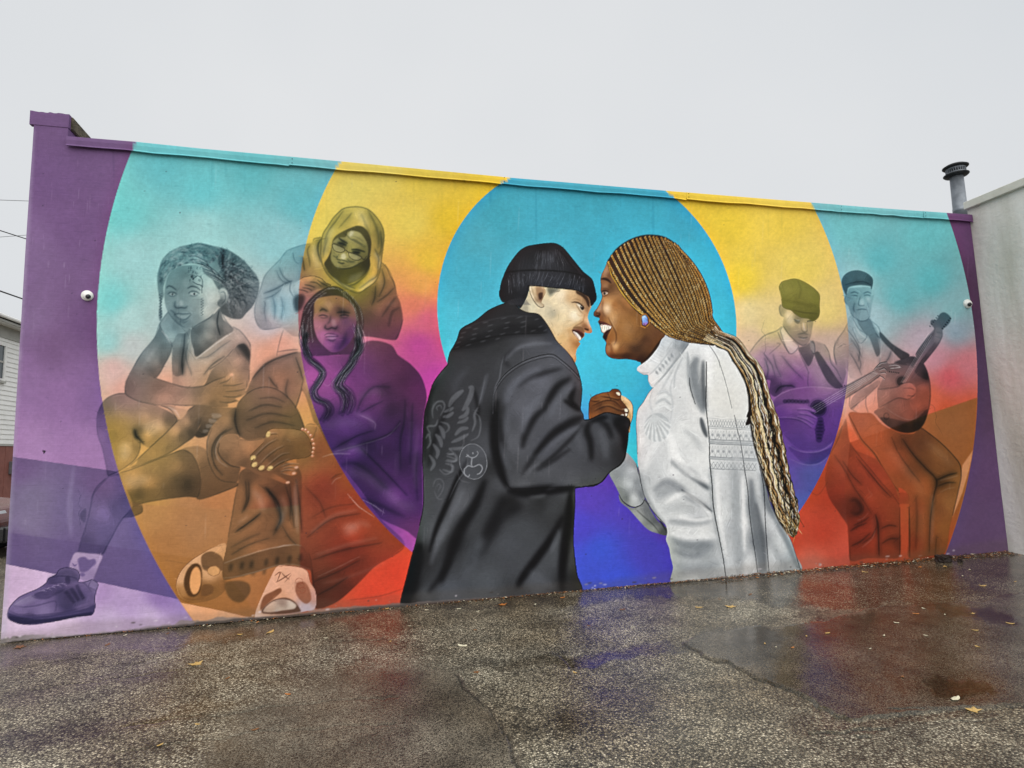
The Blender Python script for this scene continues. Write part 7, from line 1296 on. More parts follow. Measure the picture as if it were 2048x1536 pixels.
while z < 5.62:
    me_lo, me_hi = (HX-.03, HY0, z), (HX+.004, HY1, z+.158)
    o = mesh_obj('clapboard', [(-.03,HY0-14,z),(.030,HY0-14,z),(.006,HY0-14,z+.158),(-.03,HY0-14,z+.158),(-.03,HY1-14,z),(.030,HY1-14,z),(.006,HY1-14,z+.158),(-.03,HY1-14,z+.158)], [(0,1,2,3),(7,6,5,4),(0,4,5,1),(1,5,6,2),(2,6,7,3),(3,7,4,0)], M_CLAP, house)
    z += .158; k += 1
hbox('frieze_board', (HX-.02, HY0-.05, 5.60), (HX+.05, HY1+.05, 5.98), M_TRIM)
hbox('soffit', (HX-.02, HY0-.3, 5.98), (HX+.42, HY1+.3, 6.02), M_CLAP)
hbox('fascia', (HX+.42, HY0-.3, 5.96), (HX+.46, HY1+.3, 6.16), M_TRIM)
hbox('gutter', (HX+.462, HY0-.3, 6.06), (HX+.56, HY1+.3, 6.17), M_CLAP, bev=.03)
mesh_obj('roof', [(.46,HY0-14.3,6.14),(.46,HY1-13.7,6.14),(-3.5,HY1-13.7,6.42),(-3.5,HY0-14.3,6.42),(-7.4,HY0-14.3,6.14),(-7.4,HY1-13.7,6.14),(.46,HY0-14.3,6.03),(.46,HY1-13.7,6.03),(-7.4,HY0-14.3,6.03),(-7.4,HY1-13.7,6.03)], [(0,1,2,3),(3,2,5,4),(6,8,9,7),(0,6,7,1),(4,5,9,8),(0,3,4,8,6),(1,7,9,5,2)], M_SHING, house)
win = hbox('window', (HX+.0, wy0, wz0), (HX+.035, wy1, wz1), M_GLASS)
for nm, lo, hi in [('frame',(HX+.0,wy0-.09,wz0-.09),(HX+.075,wy0,wz1+.09)),('frame',(HX+.0,wy1,wz0-.09),(HX+.075,wy1+.09,wz1+.09)),('frame',(HX+.0,wy0,wz1),(HX+.08,wy1,wz1+.10)),('sill',(HX+.0,wy0-.1,wz0-.16),(HX+.10,wy1+.1,wz0-.092)),('meeting_rail',(HX+.036,wy0,(wz0+wz1)/2-.03),(HX+.06,wy1,(wz0+wz1)/2+.03))]:
    hbox(nm, lo, hi, M_TRIM if nm != 'frame' else M_CLAP, win)
ly = on_xplane(21, 935, HX); hbox('meter_box', (HX+.005, ly[1]-.12, ly[2]-.22), (HX+.16, ly[1]+.12, ly[2]+.2), M_GREY, bev=.01)

# ------------------------------------------------------------------ parked car seen past the corner
M_CAR = simple_mat('red_car_paint', '5e1613', '6b1a16', .22, 2); M_TYRE = simple_mat('tyre_rubber', '141415', '1c1c1d', .85, 20, .2, 60); M_CHR = simple_mat('bright_trim', 'a9acb0', 'c3c6c9', .25, 5, metal=.8)
CW_, = (1.76,)
cpos = np.array([-7.95, 6.05, 0.0])
car = tag(empty('parked_car', tuple(cpos)), 'red hatchback car parked beyond the purple corner pier', 'car')
def prism(name, outline, y0, y1, mat, parent, inset=0.0, bev=.04):
    """outline in (along, up); extruded across, rounded edges"""
    bm = bmesh.new(); A = [bm.verts.new((x, y0, z)) for x, z in outline]; B = [bm.verts.new((x, y1, z)) for x, z in outline]
    bm.faces.new(A[::-1]); bm.faces.new(B)
    for i in range(len(A)): j = (i+1) % len(A); bm.faces.new((A[i], A[j], B[j], B[i]))
    bmesh.ops.recalc_face_normals(bm, faces=bm.faces); bmesh.ops.bevel(bm, geom=list(bm.edges), offset=bev, segments=3, affect='EDGES', profile=.6)
    return bm_obj(name, bm, mat, parent, False)
# the car stands across the lane with its nose toward the pier
car.rotation_euler = (0, 0, math.radians(180))
body = prism('body', [(-2.05,.32),(-2.08,.62),(-1.95,.82),(-1.1,.96),(1.6,.98),(1.98,.90),(2.05,.55),(2.0,.30)], -.86, .86, M_CAR, car, bev=.07)
cabin = prism('cabin', [(-1.15,.95),(-.45,1.42),(1.0,1.46),(1.75,.97)], -.72, .72, M_BLACK, car, bev=.06)
prism('roof_panel', [(-.52,1.40),(-.40,1.455),(1.0,1.49),(1.12,1.44)], -.68, .68, M_CAR, car, bev=.02)
prism('bumper', [(-2.16,.26),(-2.16,.52),(-1.9,.54),(-1.9,.26)], -.84, .84, M_BLACK, car, bev=.04)
prism('bumper', [(1.9,.26),(1.9,.50),(2.12,.50),(2.12,.26)], -.84, .84, M_BLACK, car, bev=.04)
for sx in (-1.3, 1.3):
    for sy in (-1, 1):
        w = lathe('wheel', [(.20,-.10),(.30,-.10),(.325,-.07),(.325,.07),(.30,.10),(.20,.10)], M_TYRE, car, 32); w.rotation_euler = (math.radians(90), 0, 0); w.location = (sx, sy*.80, .325)
        lathe('rim', [(.05,-.105),(.19,-.09),(.205,-.06),(.205,.06),(.19,.09),(.05,.105)], M_CHR, w, 24)
for sy in (-1, 1):
    prism('headlight', [(-2.06,.64),(-1.98,.78),(-1.8,.80),(-1.85,.66)], sy*.62-.14, sy*.62+.14, M_CHR, car, bev=.02); prism('tail_light', [(1.94,.66),(1.96,.88),(2.05,.86),(2.07,.68)], sy*.66-.12, sy*.66+.12, M_CAR, car, bev=.02)
    prism('mirror', [(-.75,.98),(-.75,1.10),(-.62,1.10),(-.62,.98)], sy*.92-.08, sy*.92+.08, M_CAR, car, bev=.03)

# ------------------------------------------------------------------ overhead wires
M_WIRE = simple_mat('black_cable', '1a1b1d', '232427', .6, 5)
M_WIRE2 = simple_mat('grey_cable', '6c6e70', '7a7c7e', .6, 5)
def wire(a, b, sag, rad, mat, label):
    a, b = np.array(a), np.array(b); n = 40; V, Fc = [], []
    d = (b-a)/np.linalg.norm(b-a); s = np.cross(d, [0, 0, 1]); s /= np.linalg.norm(s); u = np.cross(s, d)
    c0 = (a+b)/2
    for i in range(n+1):
        t = i/n; p = a+(b-a)*t-np.array([0, 0, sag*4*t*(1-t)])-c0
        for k in range(6): q = p+rad*(s*math.cos(k*math.pi/3)+u*math.sin(k*math.pi/3)); V.append(q)
    for i in range(n):
        for k in range(6): Fc.append((i*6+k, i*6+(k+1) % 6, (i+1)*6+(k+1) % 6, (i+1)*6+k))
    o = mesh_obj('overhead_wire', V, Fc, mat, None, True); o.location = c0
    return tag(o, label, 'wire', 'overhead wires crossing the lane')
def far(px_, py_, dist):
    d = ray(px_, py_); return CAM_P+d*dist/np.linalg.norm(d)
def span(p0, p1, d0, d1, sag, rad, mat, label):
    # the wire continues past both ends of what is seen
    A, B = far(*p0, d0), far(*p1, d1); v = B-A; wire(A-v*18.0, B+v*14.0, sag, rad, mat, label)
span((0,400), (58,402), 30, 31, .0, .012, M_WIRE2, 'thin grey wire highest above the lane beside the pier')
span((0,461), (53,478), 22, 23, .0, .014, M_WIRE, 'black overhead wire sloping down and crossing a thinner grey wire')
span((0,474), (55,470), 26, 27, .0, .009, M_WIRE2, 'thin grey wire rising gently across a sloping black wire')
span((0,582), (46,598), 18, 19, .0, .017, M_WIRE, 'thick black service cable lowest above the clapboard house eave')
# ------------------------------------------------------------------ wet asphalt yard
GX0, GY0, GW, GH = -60, 1060, 2200, 500
_save = (CX0, CY0, CW, CH, CAN, FIG)
CX0, CY0, CW, CH = GX0, GY0, GW, GH
CAN = np.zeros((GH, GW, 3), np.float32); FIG = np.zeros((GH, GW), np.uint8)
# channels: red = standing film of water, green = newer fine asphalt, blue = dark seam or crack
fr()
rs = np.random.default_rng(77)
CAN[..., 0] = .15
def wet(pts, v, blur): _ch(pts, 0, v, blur)
def _ch(pts, ch, v, blur, sm=True):
    Q = _pt(pts); Q = spline(Q, True) if sm else Q
    r = cover(Q, pad=int(3.2*blur)+2)
    if r is None: return
    m, x0, y0 = r; m = blur2(m, blur); h, w = m.shape; A = CAN[y0:y0+h, x0:x0+w, ch]; A += (v-A)*m
def _cl(pts, ch, v, w, blur):
    Q = spline(_pt(pts), False, 5); d = np.gradient(Q, axis=0); n = np.stack([-d[:, 1], d[:, 0]], 1); n /= np.maximum(np.hypot(*n.T), 1e-6)[:, None]
    Q = Q+n*rs.normal(0, w*.35, len(Q))[:, None]
    P = np.vstack([Q+n*w*.5, (Q-n*w*.5)[::-1]]); r = cover(P, pad=int(3.2*blur)+2)
    if r is None: return
    m, x0, y0 = r; m = blur2(m, blur); h, w_ = m.shape; A = CAN[y0:y0+h, x0:x0+w_, ch]; A += (v-A)*m
wet([(-60,1280),(0,1285),(200,1265),(400,1242),(600,1222),(800,1205),(1000,1190),(1150,1178),(1350,1160),(1600,1138),(1800,1120),(2140,1085),(2140,1200),(1900,1190),(1750,1205),(1600,1215),(1450,1200),(1300,1195),(1150,1205),(1000,1212),(800,1232),(620,1255),(400,1288),(200,1305),(0,1330),(-60,1340)], .82, 5)
wet([(1560,1145),(1800,1120),(2140,1090),(2140,1230),(1900,1212),(1760,1212),(1650,1220),(1590,1215)], .72, 6)
PATCH = [(1362,1288),(1420,1264),(1560,1250),(1640,1242),(1700,1228),(1800,1212),(1900,1206),(2140,1198),(2140,1412),(2048,1410),(1950,1412),(1850,1420),(1740,1436),(1690,1440),(1650,1422),(1620,1398),(1600,1385),(1540,1365),(1497,1343),(1440,1325),(1400,1308)]
wet(PATCH, .62, 4); _ch(PATCH, 1, 1.0, 1.2)
LEFTP = [(690,1345),(820,1328),(900,1342),(935,1385),(985,1432),(1020,1490),(1045,1570),(400,1570),(445,1460),(500,1420),(590,1380)]
_ch(LEFTP, 1, .8, 26); wet(LEFTP, .30, 26)
RP = [(860,1338),(905,1346),(935,1385),(985,1432),(1020,1490),(1045,1570),(800,1570),(780,1400)]
_ch(RP, 1, .85, 4); wet(RP, .32, 5)
wet([(950,1332),(1080,1311),(1200,1298),(1345,1286),(1362,1296),(1300,1312),(1200,1326),(1080,1326)], .80, 3.5)
wet([(1880,1358),(1940,1364),(1975,1382),(1940,1398),(1890,1392),(1865,1375)], .97, 3)
wet([(1560,1440),(1640,1420),(1700,1440),(1790,1418),(1900,1412),(2010,1420),(1990,1436),(1880,1434),(1780,1450),(1700,1470),(1620,1472),(1560,1462)], .60, 5)
wet([(1090,1440),(1140,1432),(1180,1455),(1150,1478),(1100,1470)], .5, 8)
wet([(1180,1370),(1280,1390),(1350,1430),(1400,1500),(1320,1480),(1240,1430)], .42, 10)
wet([(-60,1480),(100,1455),(250,1436),(420,1402),(470,1410),(300,1450),(100,1490),(-60,1510)], .62, 6)
wet([(-60,1400),(100,1368),(260,1345),(330,1350),(150,1390),(-60,1425)], .45, 8)
wet([(500,1360),(640,1335),(760,1310),(700,1350),(560,1385)], .5, 8)
wet([(1500,1470),(1800,1500),(2140,1480),(2140,1570),(1900,1570)], .2, 12)
wet([(1840,1210),(1960,1215),(2060,1235),(2000,1245),(1880,1235)], .9, 4)
wet([(1000,1245),(1120,1240),(1200,1228),(1150,1250)], .45, 6)
wet([(680,1240),(860,1228),(1000,1222),(900,1250),(720,1275)], .42, 8)
CAN[..., 0] += (vnoise(GH, GW, 60, 5)-.5)*.22+(vnoise(GH, GW, 21, 6)-.5)*.18
for y0, k in ((1300, 0), (1350, 1), (1420, 2), (1470, 3)):
    x = rs.uniform(0, 300); _cl([(x,y0+30),(x+180,y0+8),(x+380,y0-14),(x+560,y0-22)], 2, .5, 1.6, 1.2)
_cl([(1362,1288),(1400,1308),(1440,1325),(1497,1343),(1510,1352),(1540,1365),(1600,1385),(1620,1398),(1650,1422),(1690,1440)], 2, 1.0, 2.4, .4)
_cl([(900,1342),(935,1385),(985,1432),(1020,1490),(1045,1570)], 2, .9, 4.5, .8)
_cl([(1780,1418),(1900,1414),(2040,1412)], 2, .5, 1.6, .6); _cl([(1780,1460),(1800,1478),(1840,1500),(1870,1540)], 2, .45, 1.6, .7); _cl([(1110,1300),(1140,1318),(1150,1340)], 2, .6, 1.6, .6)
_cl([(1480,1240),(1560,1234),(1660,1222)], 2, .4, 1.2, .6); _cl([(1620,1468),(1700,1460),(1780,1455)], 2, .7, 4, 1.6); _cl([(1712,1474),(1740,1473)], 2, .9, 4, .8); _cl([(1880,1440),(1950,1438),(2010,1432)], 2, .6, 2, .8)
_cl([(0,1345),(140,1320),(300,1298),(480,1270)], 2, .4, 1.4, .8); _cl([(500,1295),(700,1270),(900,1262)], 2, .35, 1.2, .8)
# ragged, feathered outlines
def _warp(ax_, ay_, sd):
    dx = (vnoise(GH, GW, 46, sd)-.5)*ax_*2+(vnoise(GH, GW, 15, sd+1)-.5)*ax_+(vnoise(GH, GW, 6, sd+2)-.5)*ax_*.5
    dy = (vnoise(GH, GW, 46, sd+3)-.5)*ay_*2+(vnoise(GH, GW, 15, sd+4)-.5)*ay_+(vnoise(GH, GW, 6, sd+5)-.5)*ay_*.5
    yy, xx = np.mgrid[0:GH, 0:GW]
    return CAN[np.clip((yy+dy).astype(int), 0, GH-1), np.clip((xx+dx).astype(int), 0, GW-1)]
W1 = _warp(26, 9, 51)[..., 0]; W2 = _warp(9, 4, 61)
CAN = np.stack([W1, W2[..., 1], W2[..., 2]], -1)
np.clip(CAN, 0, 1, out=CAN)
GCAN = CAN
CX0, CY0, CW, CH, CAN, FIG = _save

m, N, K, b = new_mat('wet_asphalt')
at = N.new('ShaderNodeAttribute'); at.attribute_name = 'damp'
sp = N.new('ShaderNodeSeparateColor'); K.new(at.outputs['Color'], sp.inputs[0])
t = N.new('ShaderNodeTexCoord')
def nod(tp, **kw):
    n_ = N.new(tp)
    for k_, v_ in kw.items(): n_.inputs[k_].default_value = v_
    return n_
def mth(op, a_, b_=None, clamp=False):
    n_ = N.new('ShaderNodeMath'); n_.operation = op; n_.use_clamp = clamp
    for i_, v_ in enumerate((a_, b_)):
        if v_ is None: continue
        if isinstance(v_, (int, float)): n_.inputs[i_].default_value = v_
        else: K.new(v_, n_.inputs[i_])
    return n_.outputs[0]
def mixc(f_, a_, b_, bt='MIX'):
    n_ = N.new('ShaderNodeMix'); n_.data_type = 'RGBA'; n_.blend_type = bt
    for s_, v_ in ((n_.inputs[0], f_), (n_.inputs[6], a_), (n_.inputs[7], b_)):
        if isinstance(v_, (int, float, tuple)): s_.default_value = v_
        else: K.new(v_, s_)
    return n_.outputs[2]
def mapr(v_, a0, a1, b0, b1):
    n_ = N.new('ShaderNodeMapRange'); K.new(v_, n_.inputs[0])
    for i_, q_ in enumerate((a0, a1, b0, b1)): n_.inputs[i_+1].default_value = q_
    return n_.outputs[0]
v1 = nod('ShaderNodeTexVoronoi', Scale=88.0); K.new(t.outputs['Object'], v1.inputs['Vector'])
v2 = nod('ShaderNodeTexVoronoi', Scale=190.0); K.new(t.outputs['Object'], v2.inputs['Vector'])
n1 = nod('ShaderNodeTexNoise', Scale=.9, Detail=5.0); K.new(t.outputs['Object'], n1.inputs['Vector'])
n2 = nod('ShaderNodeTexNoise', Scale=320.0, Detail=3.0); K.new(t.outputs['Object'], n2.inputs['Vector'])
n3 = nod('ShaderNodeTexNoise', Scale=7.0, Detail=5.0); K.new(t.outputs['Object'], n3.inputs['Vector'])
sv = N.new('ShaderNodeSeparateColor'); K.new(v1.outputs['Color'], sv.inputs[0])
sv2 = N.new('ShaderNodeSeparateColor'); K.new(v2.outputs['Color'], sv2.inputs[0])
ramp = N.new('ShaderNodeValToRGB'); e = ramp.color_ramp.elements
e[0].position = 0; e[0].color = (.026, .024, .020, 1); e[1].position = 1; e[1].color = (.95, .92, .82, 1)
for p_, c_ in ((.28, (.080, .074, .061, 1)), (.52, (.225, .208, .170, 1)), (.78, (.46, .435, .365, 1))): q_ = e.new(p_); q_.color = c_
K.new(mth('MULTIPLY_ADD', sv.outputs[0], .62), ramp.inputs[0])
agg = N.new('ShaderNodeMath'); agg.operation = 'MULTIPLY_ADD'; K.new(sv.outputs[0], agg.inputs[0]); agg.inputs[1].default_value = .62
fin = mth('MULTIPLY', sv2.outputs[1], .38); K.new(fin, agg.inputs[2]); K.new(agg.outputs[0], ramp.inputs[0])
# gaps between stones
gap = mapr(v1.outputs['Distance'], .15, .62, 1.0, .25)
stone = mixc(1.0, ramp.outputs[0], gap, 'MULTIPLY')
fine = N.new('ShaderNodeValToRGB'); fe = fine.color_ramp.elements; fe[0].position = .25; fe[0].color = (.018, .016, .014, 1); fe[1].position = .98; fe[1].color = (.19, .175, .15, 1)
K.new(sv2.outputs[0], fine.inputs[0])
surf = mixc(sp.outputs[1], stone, fine.outputs[0])
n4 = nod('ShaderNodeTexNoise', Scale=2.6, Detail=7.0, Roughness=.62); K.new(t.outputs['Object'], n4.inputs['Vector'])
tint = mixc(mapr(n1.outputs['Fac'], .35, .7, 0, 1), (1.36, 1.30, 1.16, 1), (1.0, .84, .64, 1)); surf = mixc(1.0, surf, tint, 'MULTIPLY')
wear = mapr(n4.outputs['Fac'], .30, .70, .52, 1.75); surf = mixc(1.0, surf, wear, 'MULTIPLY')
film = mth('MULTIPLY_ADD', n4.outputs['Fac'], .55); filmn = film.node; K.new(mth('ADD', mth('SUBTRACT', sp.outputs[0], .70), mth('MULTIPLY', n1.outputs['Fac'], .66)), filmn.inputs[2]); filmn.use_clamp = True
darkw = mixc(1.0, surf, (.30, .26, .22, 1), 'MULTIPLY'); surf = mixc(film, surf, darkw)
surf = mixc(mth('MULTIPLY', sp.outputs[2], .9), surf, (.012, .011, .010, 1))
K.new(surf, b.inputs['Base Color'])
rg = mth('ADD', mapr(film, 0, .85, .34, .05), mth('MULTIPLY', sv.outputs[2], .10)); K.new(rg, b.inputs['Roughness'])
b.inputs['IOR'].default_value = 1.45
hgt_ = mth('ADD', mth('MULTIPLY', v1.outputs['Distance'], -1.0), mth('MULTIPLY', n2.outputs['Fac'], .35))
bp = N.new('ShaderNodeBump'); bp.inputs['Distance'].default_value = .006; K.new(hgt_, bp.inputs['Height'])
K.new(mapr(mth('ADD', film, mth('MULTIPLY', sp.outputs[1], .35)), 0, .9, .50, .04), bp.inputs['Strength'])
bp2 = N.new('ShaderNodeBump'); bp2.inputs['Distance'].default_value = .02; bp2.inputs['Strength'].default_value = .10; K.new(n3.outputs['Fac'], bp2.inputs['Height']); K.new(bp.outputs[0], bp2.inputs['Normal'])
K.new(bp2.outputs[0], b.inputs['Normal'])
M_ASPH = m
# one sheet: fine near the wall, stretching to the horizon
def axis(lo, hi, st, far_):
    core = np.arange(lo, hi+st/2, st); k = st; ext = []
    x = hi
    while x < far_: k *= 1.5; x += k; ext.append(min(x, far_))
    return np.r_[[2*lo-(e_-hi+lo) if False else lo-(e_-hi) for e_ in ext[::-1]], core, ext]
ax_, ay_ = axis(-3.6, 8.9, .0135, 420), axis(-4.4, .12, .0125, 420)
GXX, GYY = np.meshgrid(ax_, ay_); P = np.stack([GXX.ravel(), GYY.ravel(), np.zeros(GXX.size)], -1)
near = (np.abs(P[:, 0]-2.65) < 7.5) & (P[:, 1] > -4.7) & (P[:, 1] < .3)
pj = project(np.where((P[:, 1:2] > -5.2), P, [[0, -4, 0]]))
att = np.tile(np.array([.25, 0, 0], np.float32), (len(P), 1))
inside = near & (pj[:, 0] > -50) & (pj[:, 0] < 2120) & (pj[:, 1] < 1555) & (P[:, 1] > -4.5)
att[inside] = sample(P[inside], GCAN, GX0, GY0)
z = -.012*att[:, 1]*0+.010*np.sin(P[:, 0]*1.1)*np.sin(P[:, 1]*1.7+.6)+.005*np.sin(P[:, 0]*2.7+1)*np.cos(P[:, 1]*3.1)
z += .010*att[:, 1]-.014*att[:, 2]-.006*np.clip(att[:, 0]-.5, 0, 1)
z *= np.clip((1.0-np.abs(P[:, 0]-2.65)/6.2)*5, 0, 1)*np.clip((P[:, 1]+4.4)*3, 0, 1)*np.clip((.12-P[:, 1])*6, 0, 1)
P[:, 2] = z-.004
nxg, nyg = len(ax_), len(ay_); idg = np.arange(nxg*nyg).reshape(nyg, nxg); qd = np.stack([idg[:-1, :-1], idg[:-1, 1:], idg[1:, 1:], idg[1:, :-1]], -1).reshape(-1, 4)
me = bpy.data.meshes.new('ground'); me.vertices.add(len(P)); me.vertices.foreach_set('co', P.astype(np.float32).ravel())
me.loops.add(len(qd)*4); me.loops.foreach_set('vertex_index', qd.astype(np.int32).ravel()); me.polygons.add(len(qd)); me.polygons.foreach_set('loop_start', np.arange(0, len(qd)*4, 4, dtype=np.int32)); me.polygons.foreach_set('use_smooth', np.ones(len(qd), bool))
me.update(calc_edges=True)
a = me.color_attributes.new('damp', 'FLOAT_COLOR', 'POINT'); a.data.foreach_set('color', np.c_[att, np.ones(len(att))].astype(np.float32).ravel()); me.materials.append(M_ASPH)
ground = bpy.data.objects.new('ground', me); COL.objects.link(ground); tag(ground, 'wet patched asphalt yard with shallow puddles in front of the mural', 'ground', kind='structure')
gz_tree = {}
def gz(x, y):
    i = np.clip(np.searchsorted(ax_, x), 0, nxg-1); j = np.clip(np.searchsorted(ay_, y), 0, nyg-1); return float(P[j*nxg+i, 2])

# ------------------------------------------------------------------ fallen leaves, litter along the wall foot, a broken brick
def leaf_mesh(kind, sd):
    r = np.random.default_rng(sd)
    if kind == 'maple':
        out = []
        for k in range(15):
            t = 2*math.pi*k/15; rad = (1.0 if k % 3 == 0 else .55 if k % 3 == 1 else .62)*r.uniform(.85, 1.1); out.append((rad*math.cos(t), rad*math.sin(t)*.85))
    else:
        out = [(math.cos(t), .42*math.sin(t)*(1+.2*math.cos(t))) for t in np.linspace(0, 2*math.pi, 13)[:-1]]
    V = [(0, 0, .10)]+[(x, y, .04+.34*r.uniform(0, 1)*abs(x)**2) for x, y in out]; n = len(out)
    Fc = [(0, 1+i, 1+(i+1) % n) for i in range(n)]
    V2 = [(x, y, z-.03) for x, y, z in V]; k = len(V); Fc += [(k, k+1+(i+1) % n, k+1+i) for i in range(n)]+[(1+i, k+1+i, k+1+(i+1) % n, 1+(i+1) % n) for i in range(n)]
    st = [(-1, -.02, .06), (-1, .02, .06), (-1.7, .12, .10), (-1.7, .09, .10)]; k = len(V)+len(V2); Fc.append((k, k+1, k+2, k+3))
    me = bpy.data.meshes.new('leaf'); me.from_pydata(V+V2+st, [], Fc); me.update(); return me
LM = {c: simple_mat('leaf_'+c, a_, b_, .5, 30) for c, a_, b_ in (('yellow','b08a42','cdb076'),('brown','6b4526','8a5c34'),('orange','a9642c','bd7a3a'),('pale','c9c2a4','ddd6bd'))}
lms = {}
for c in LM:
    for kd in ('maple', 'oval'):
        for s_ in range(2):
            q_ = leaf_mesh(kd, hash((c == 'yellow', kd, s_)) % 97 if False else len(lms)*7+3); q_.materials.append(LM[c]); lms[(c, kd, s_)] = q_
def leaf(px_, py_, wpx, colr, kd, label, group):
    p = on_ground(px_, py_); w_ = abs(on_ground(px_+wpx/2, py_)[0]-on_ground(px_-wpx/2, py_)[0])
    o = bpy.data.objects.new('fallen_leaf', lms[(colr, kd, int(px_) % 2)]); COL.objects.link(o); s_ = w_*.5
    o.scale = (s_, s_, s_*.8); o.rotation_euler = (0, 0, (px_*1.7) % 6.28); o.location = (p[0], p[1], gz(p[0], p[1])+.002); return tag(o, label, 'leaf', group)
leaf(392,1331,32,'yellow','maple','curled pale yellow leaf alone on asphalt out from the painted sandals','fallen leaves with the yard to themselves')
leaf(925,1289,22,'pale','oval','whitish oval leaf lying on asphalt before the dark painted coat','fallen leaves with the yard to themselves')
leaf(1910,1399,30,'pale','oval','long pale leaf on the edge of the brown puddle','fallen leaves with the yard to themselves')
leaf(1945,1417,40,'yellow','maple','crumpled yellow leaf just past the brown puddle','fallen leaves with the yard to themselves')
leaf(1005,1208,22,'orange','maple','orange brown leaf near the wall under the painted coat hem','fallen leaves with the yard to themselves')
leaf(1585,1297,12,'orange','oval','orange leaf on the dark smooth asphalt patch','fallen leaves with the yard to themselves')
leaf(1461,1215,26,'yellow','maple','flattened yellow leaf out from the painted white skirt','fallen leaves with the yard to themselves')
leaf(953,1343,16,'brown','maple','brown leaf by the rounded corner of the darker patch','fallen leaves with the yard to themselves')
for x_, y_, w_, c_, k_ in [(1965,1170,16,'yellow','maple'),(1890,1133,18,'yellow','oval'),(1840,1134,16,'orange','oval'),(1945,1229,13,'yellow','maple'),(2020,1248,18,'yellow','oval'),(1950,1262,14,'yellow','oval'),(1955,1293,14,'yellow','oval'),(1832,1231,14,'orange','oval'),(1848,1220,10,'pale','oval'),(1890,1232,8,'pale','oval'),(1655,1267,14,'yellow','oval'),(1613,1273,9,'yellow','oval'),(1793,1248,11,'pale','oval'),(1852,1272,9,'pale','oval'),(1768,1272,10,'pale','oval'),(1740,1298,8,'pale','oval'),(1805,1355,14,'brown','oval'),(1530,1289,8,'yellow','oval'),(1552,1296,6,'pale','oval'),(1940,1138,10,'pale','oval'),(1925,1150,8,'pale','oval'),(1730,1143,14,'yellow','oval'),(2030,1160,9,'yellow','oval')]:
    leaf(x_, y_, w_, c_, k_, 'small %s %s leaf on wet ground below the painted players' % (c_, 'star-shaped' if k_ == 'maple' else 'narrow'), 'leaves scattered below the painted players')
for x_, y_, w_, c_, k_ in [(853,1220,10,'pale','oval'),(918,1217,10,'pale','oval'),(955,1222,8,'pale','oval'),(1070,1208,9,'pale','oval'),(1245,1217,14,'brown','oval'),(1125,1195,12,'orange','oval'),(1265,1252,8,'pale','oval'),(1178,1249,10,'brown','oval'),(950,1258,12,'brown','maple'),(775,1218,14,'yellow','maple'),(780,1280,8,'yellow','oval'),(820,1250,6,'pale','oval'),(1150,1343,12,'yellow','oval'),(1500,1190,12,'brown','oval'),(1398,1215,16,'yellow','oval'),(1440,1200,9,'brown','oval')]:
    leaf(x_, y_, w_, c_, k_, 'small %s %s leaf on asphalt below the painted couple' % (c_, 'star-shaped' if k_ == 'maple' else 'narrow'), 'leaves scattered below the painted couple')
for x_, y_, w_, c_, k_ in [(250,1270,9,'pale','oval'),(418,1250,10,'pale','oval'),(540,1264,22,'yellow','oval'),(480,1268,14,'yellow','oval'),(652,1276,8,'pale','oval'),(215,1289,14,'brown','oval'),(335,1266,10,'brown','oval'),(40,1293,26,'brown','maple'),(320,1487,14,'yellow','oval'),(455,1358,12,'brown','oval'),(576,1389,14,'orange','oval'),(395,1446,12,'yellow','oval'),(378,1292,6,'pale','oval'),(510,1460,16,'brown','oval')]:
    leaf(x_, y_, w_, c_, k_, 'small %s %s leaf on asphalt below the painted girl' % (c_, 'star-shaped' if k_ == 'maple' else 'narrow'), 'leaves scattered below the painted girl')
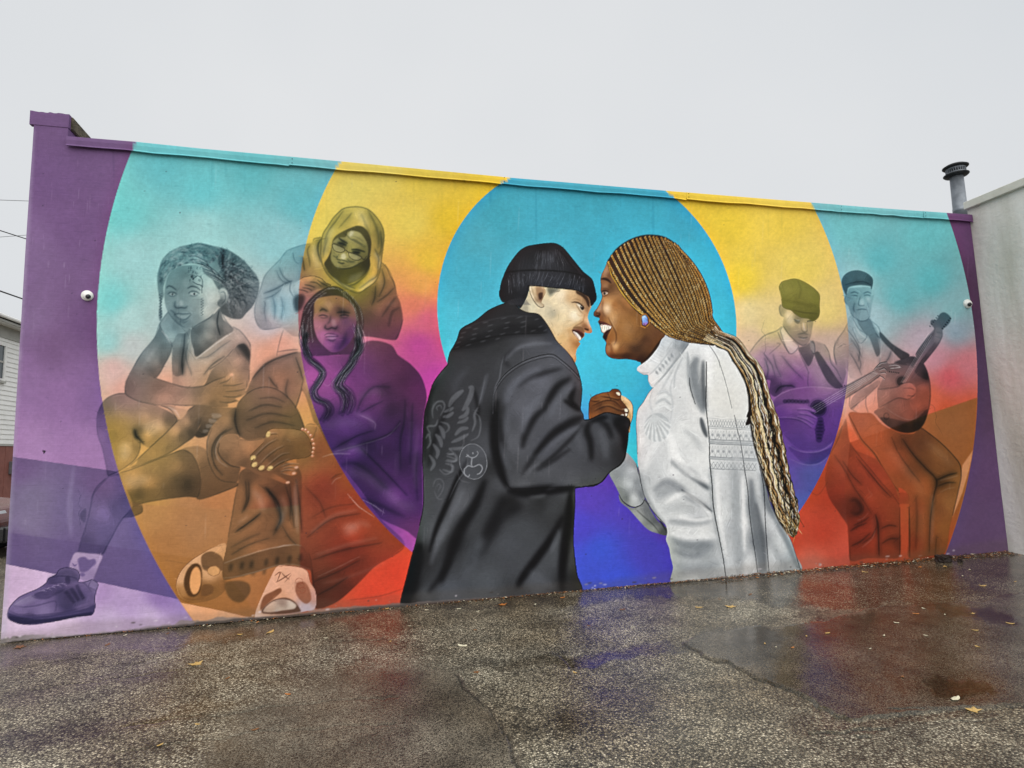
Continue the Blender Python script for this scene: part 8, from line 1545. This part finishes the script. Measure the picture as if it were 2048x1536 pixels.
# litter heaped along the foot of the wall
V, Fc, MI = [], [], []
lr = np.random.default_rng(8)
for i in range(5200):
    u = lr.random(); x = XL+.05+(XR-XL-.1)*(u**.62)
    d = abs(lr.normal(0, .028 if x < 4 else .05))+.006
    if x < 1.0 and lr.random() < .55: continue
    if x > 7.3: d *= 1.5
    s_ = lr.uniform(.004, .013)*(1.0 if x < 4 else 1.4); zc = lr.uniform(.001, .012 if x < 4 else .028)*math.exp(-d*14)
    a0 = lr.uniform(0, 6.28); tl = lr.uniform(-.6, .6); k = len(V); el = lr.uniform(.4, 1.6)
    for ux, uy in ((-1, 0), (0, -.5), (1, 0), (0, .5)):
        X_, Y_ = ux*s_*el, uy*s_; V.append((x+X_*math.cos(a0)-Y_*math.sin(a0), -d+X_*math.sin(a0)+Y_*math.cos(a0)-s_, zc+.004+ux*s_*tl*.5+uy*s_*.3))
    V.append((x, -d-s_, zc+.004-s_*.25)); Fc += [(k, k+1, k+2, k+3), (k, k+4, k+1), (k+1, k+4, k+2), (k+2, k+4, k+3), (k+3, k+4, k)]; c_ = int(lr.choice(5, p=[.34, .22, .14, .12, .18])); MI += [c_]*5
lit = mesh_obj('leaf_litter', V, Fc, None)
for mm in (LM['brown'], simple_mat('dark_soil', '2a221b', '3c3026', .9, 20), LM['orange'], LM['pale'], simple_mat('wet_twig', '3b2a1c', '54402c', .7, 20)): lit.data.materials.append(mm)
lit.data.polygons.foreach_set('material_index', MI)
tag(lit, 'crumbled leaves and grit gathered along the foot of the mural wall', 'litter', kind='stuff')
# charred block and fragment
M_BRICK = simple_mat('dark_wet_brick', '1c1614', '33241d', .6, 18, .6, 50)
def chunk(name, c, sz, rz, label):
    bm = bmesh.new(); bm_box(bm, [-s/2 for s in sz], [s/2 for s in sz]); bmesh.ops.subdivide_edges(bm, edges=list(bm.edges), cuts=3, use_grid_fill=True)
    r = np.random.default_rng(int(abs(c[0])*100))
    for v in bm.verts: v.co += Vector(r.normal(0, .006, 3))
    o = bm_obj(name, bm, M_BRICK); o.location = (c[0], c[1], gz(c[0], c[1])+sz[2]/2-.004); o.rotation_euler = (0, 0, rz); return tag(o, label, 'brick')
c_ = on_ground(1888, 1124); chunk('broken_brick', c_, (.17, .10, .085), .1, 'dark wet broken brick against the foot of the wall by painted trouser legs')
c_ = on_ground(1920, 1124); chunk('brick_fragment', c_, (.07, .05, .04), .6, 'small dark brick fragment near a broken brick at the wall foot')
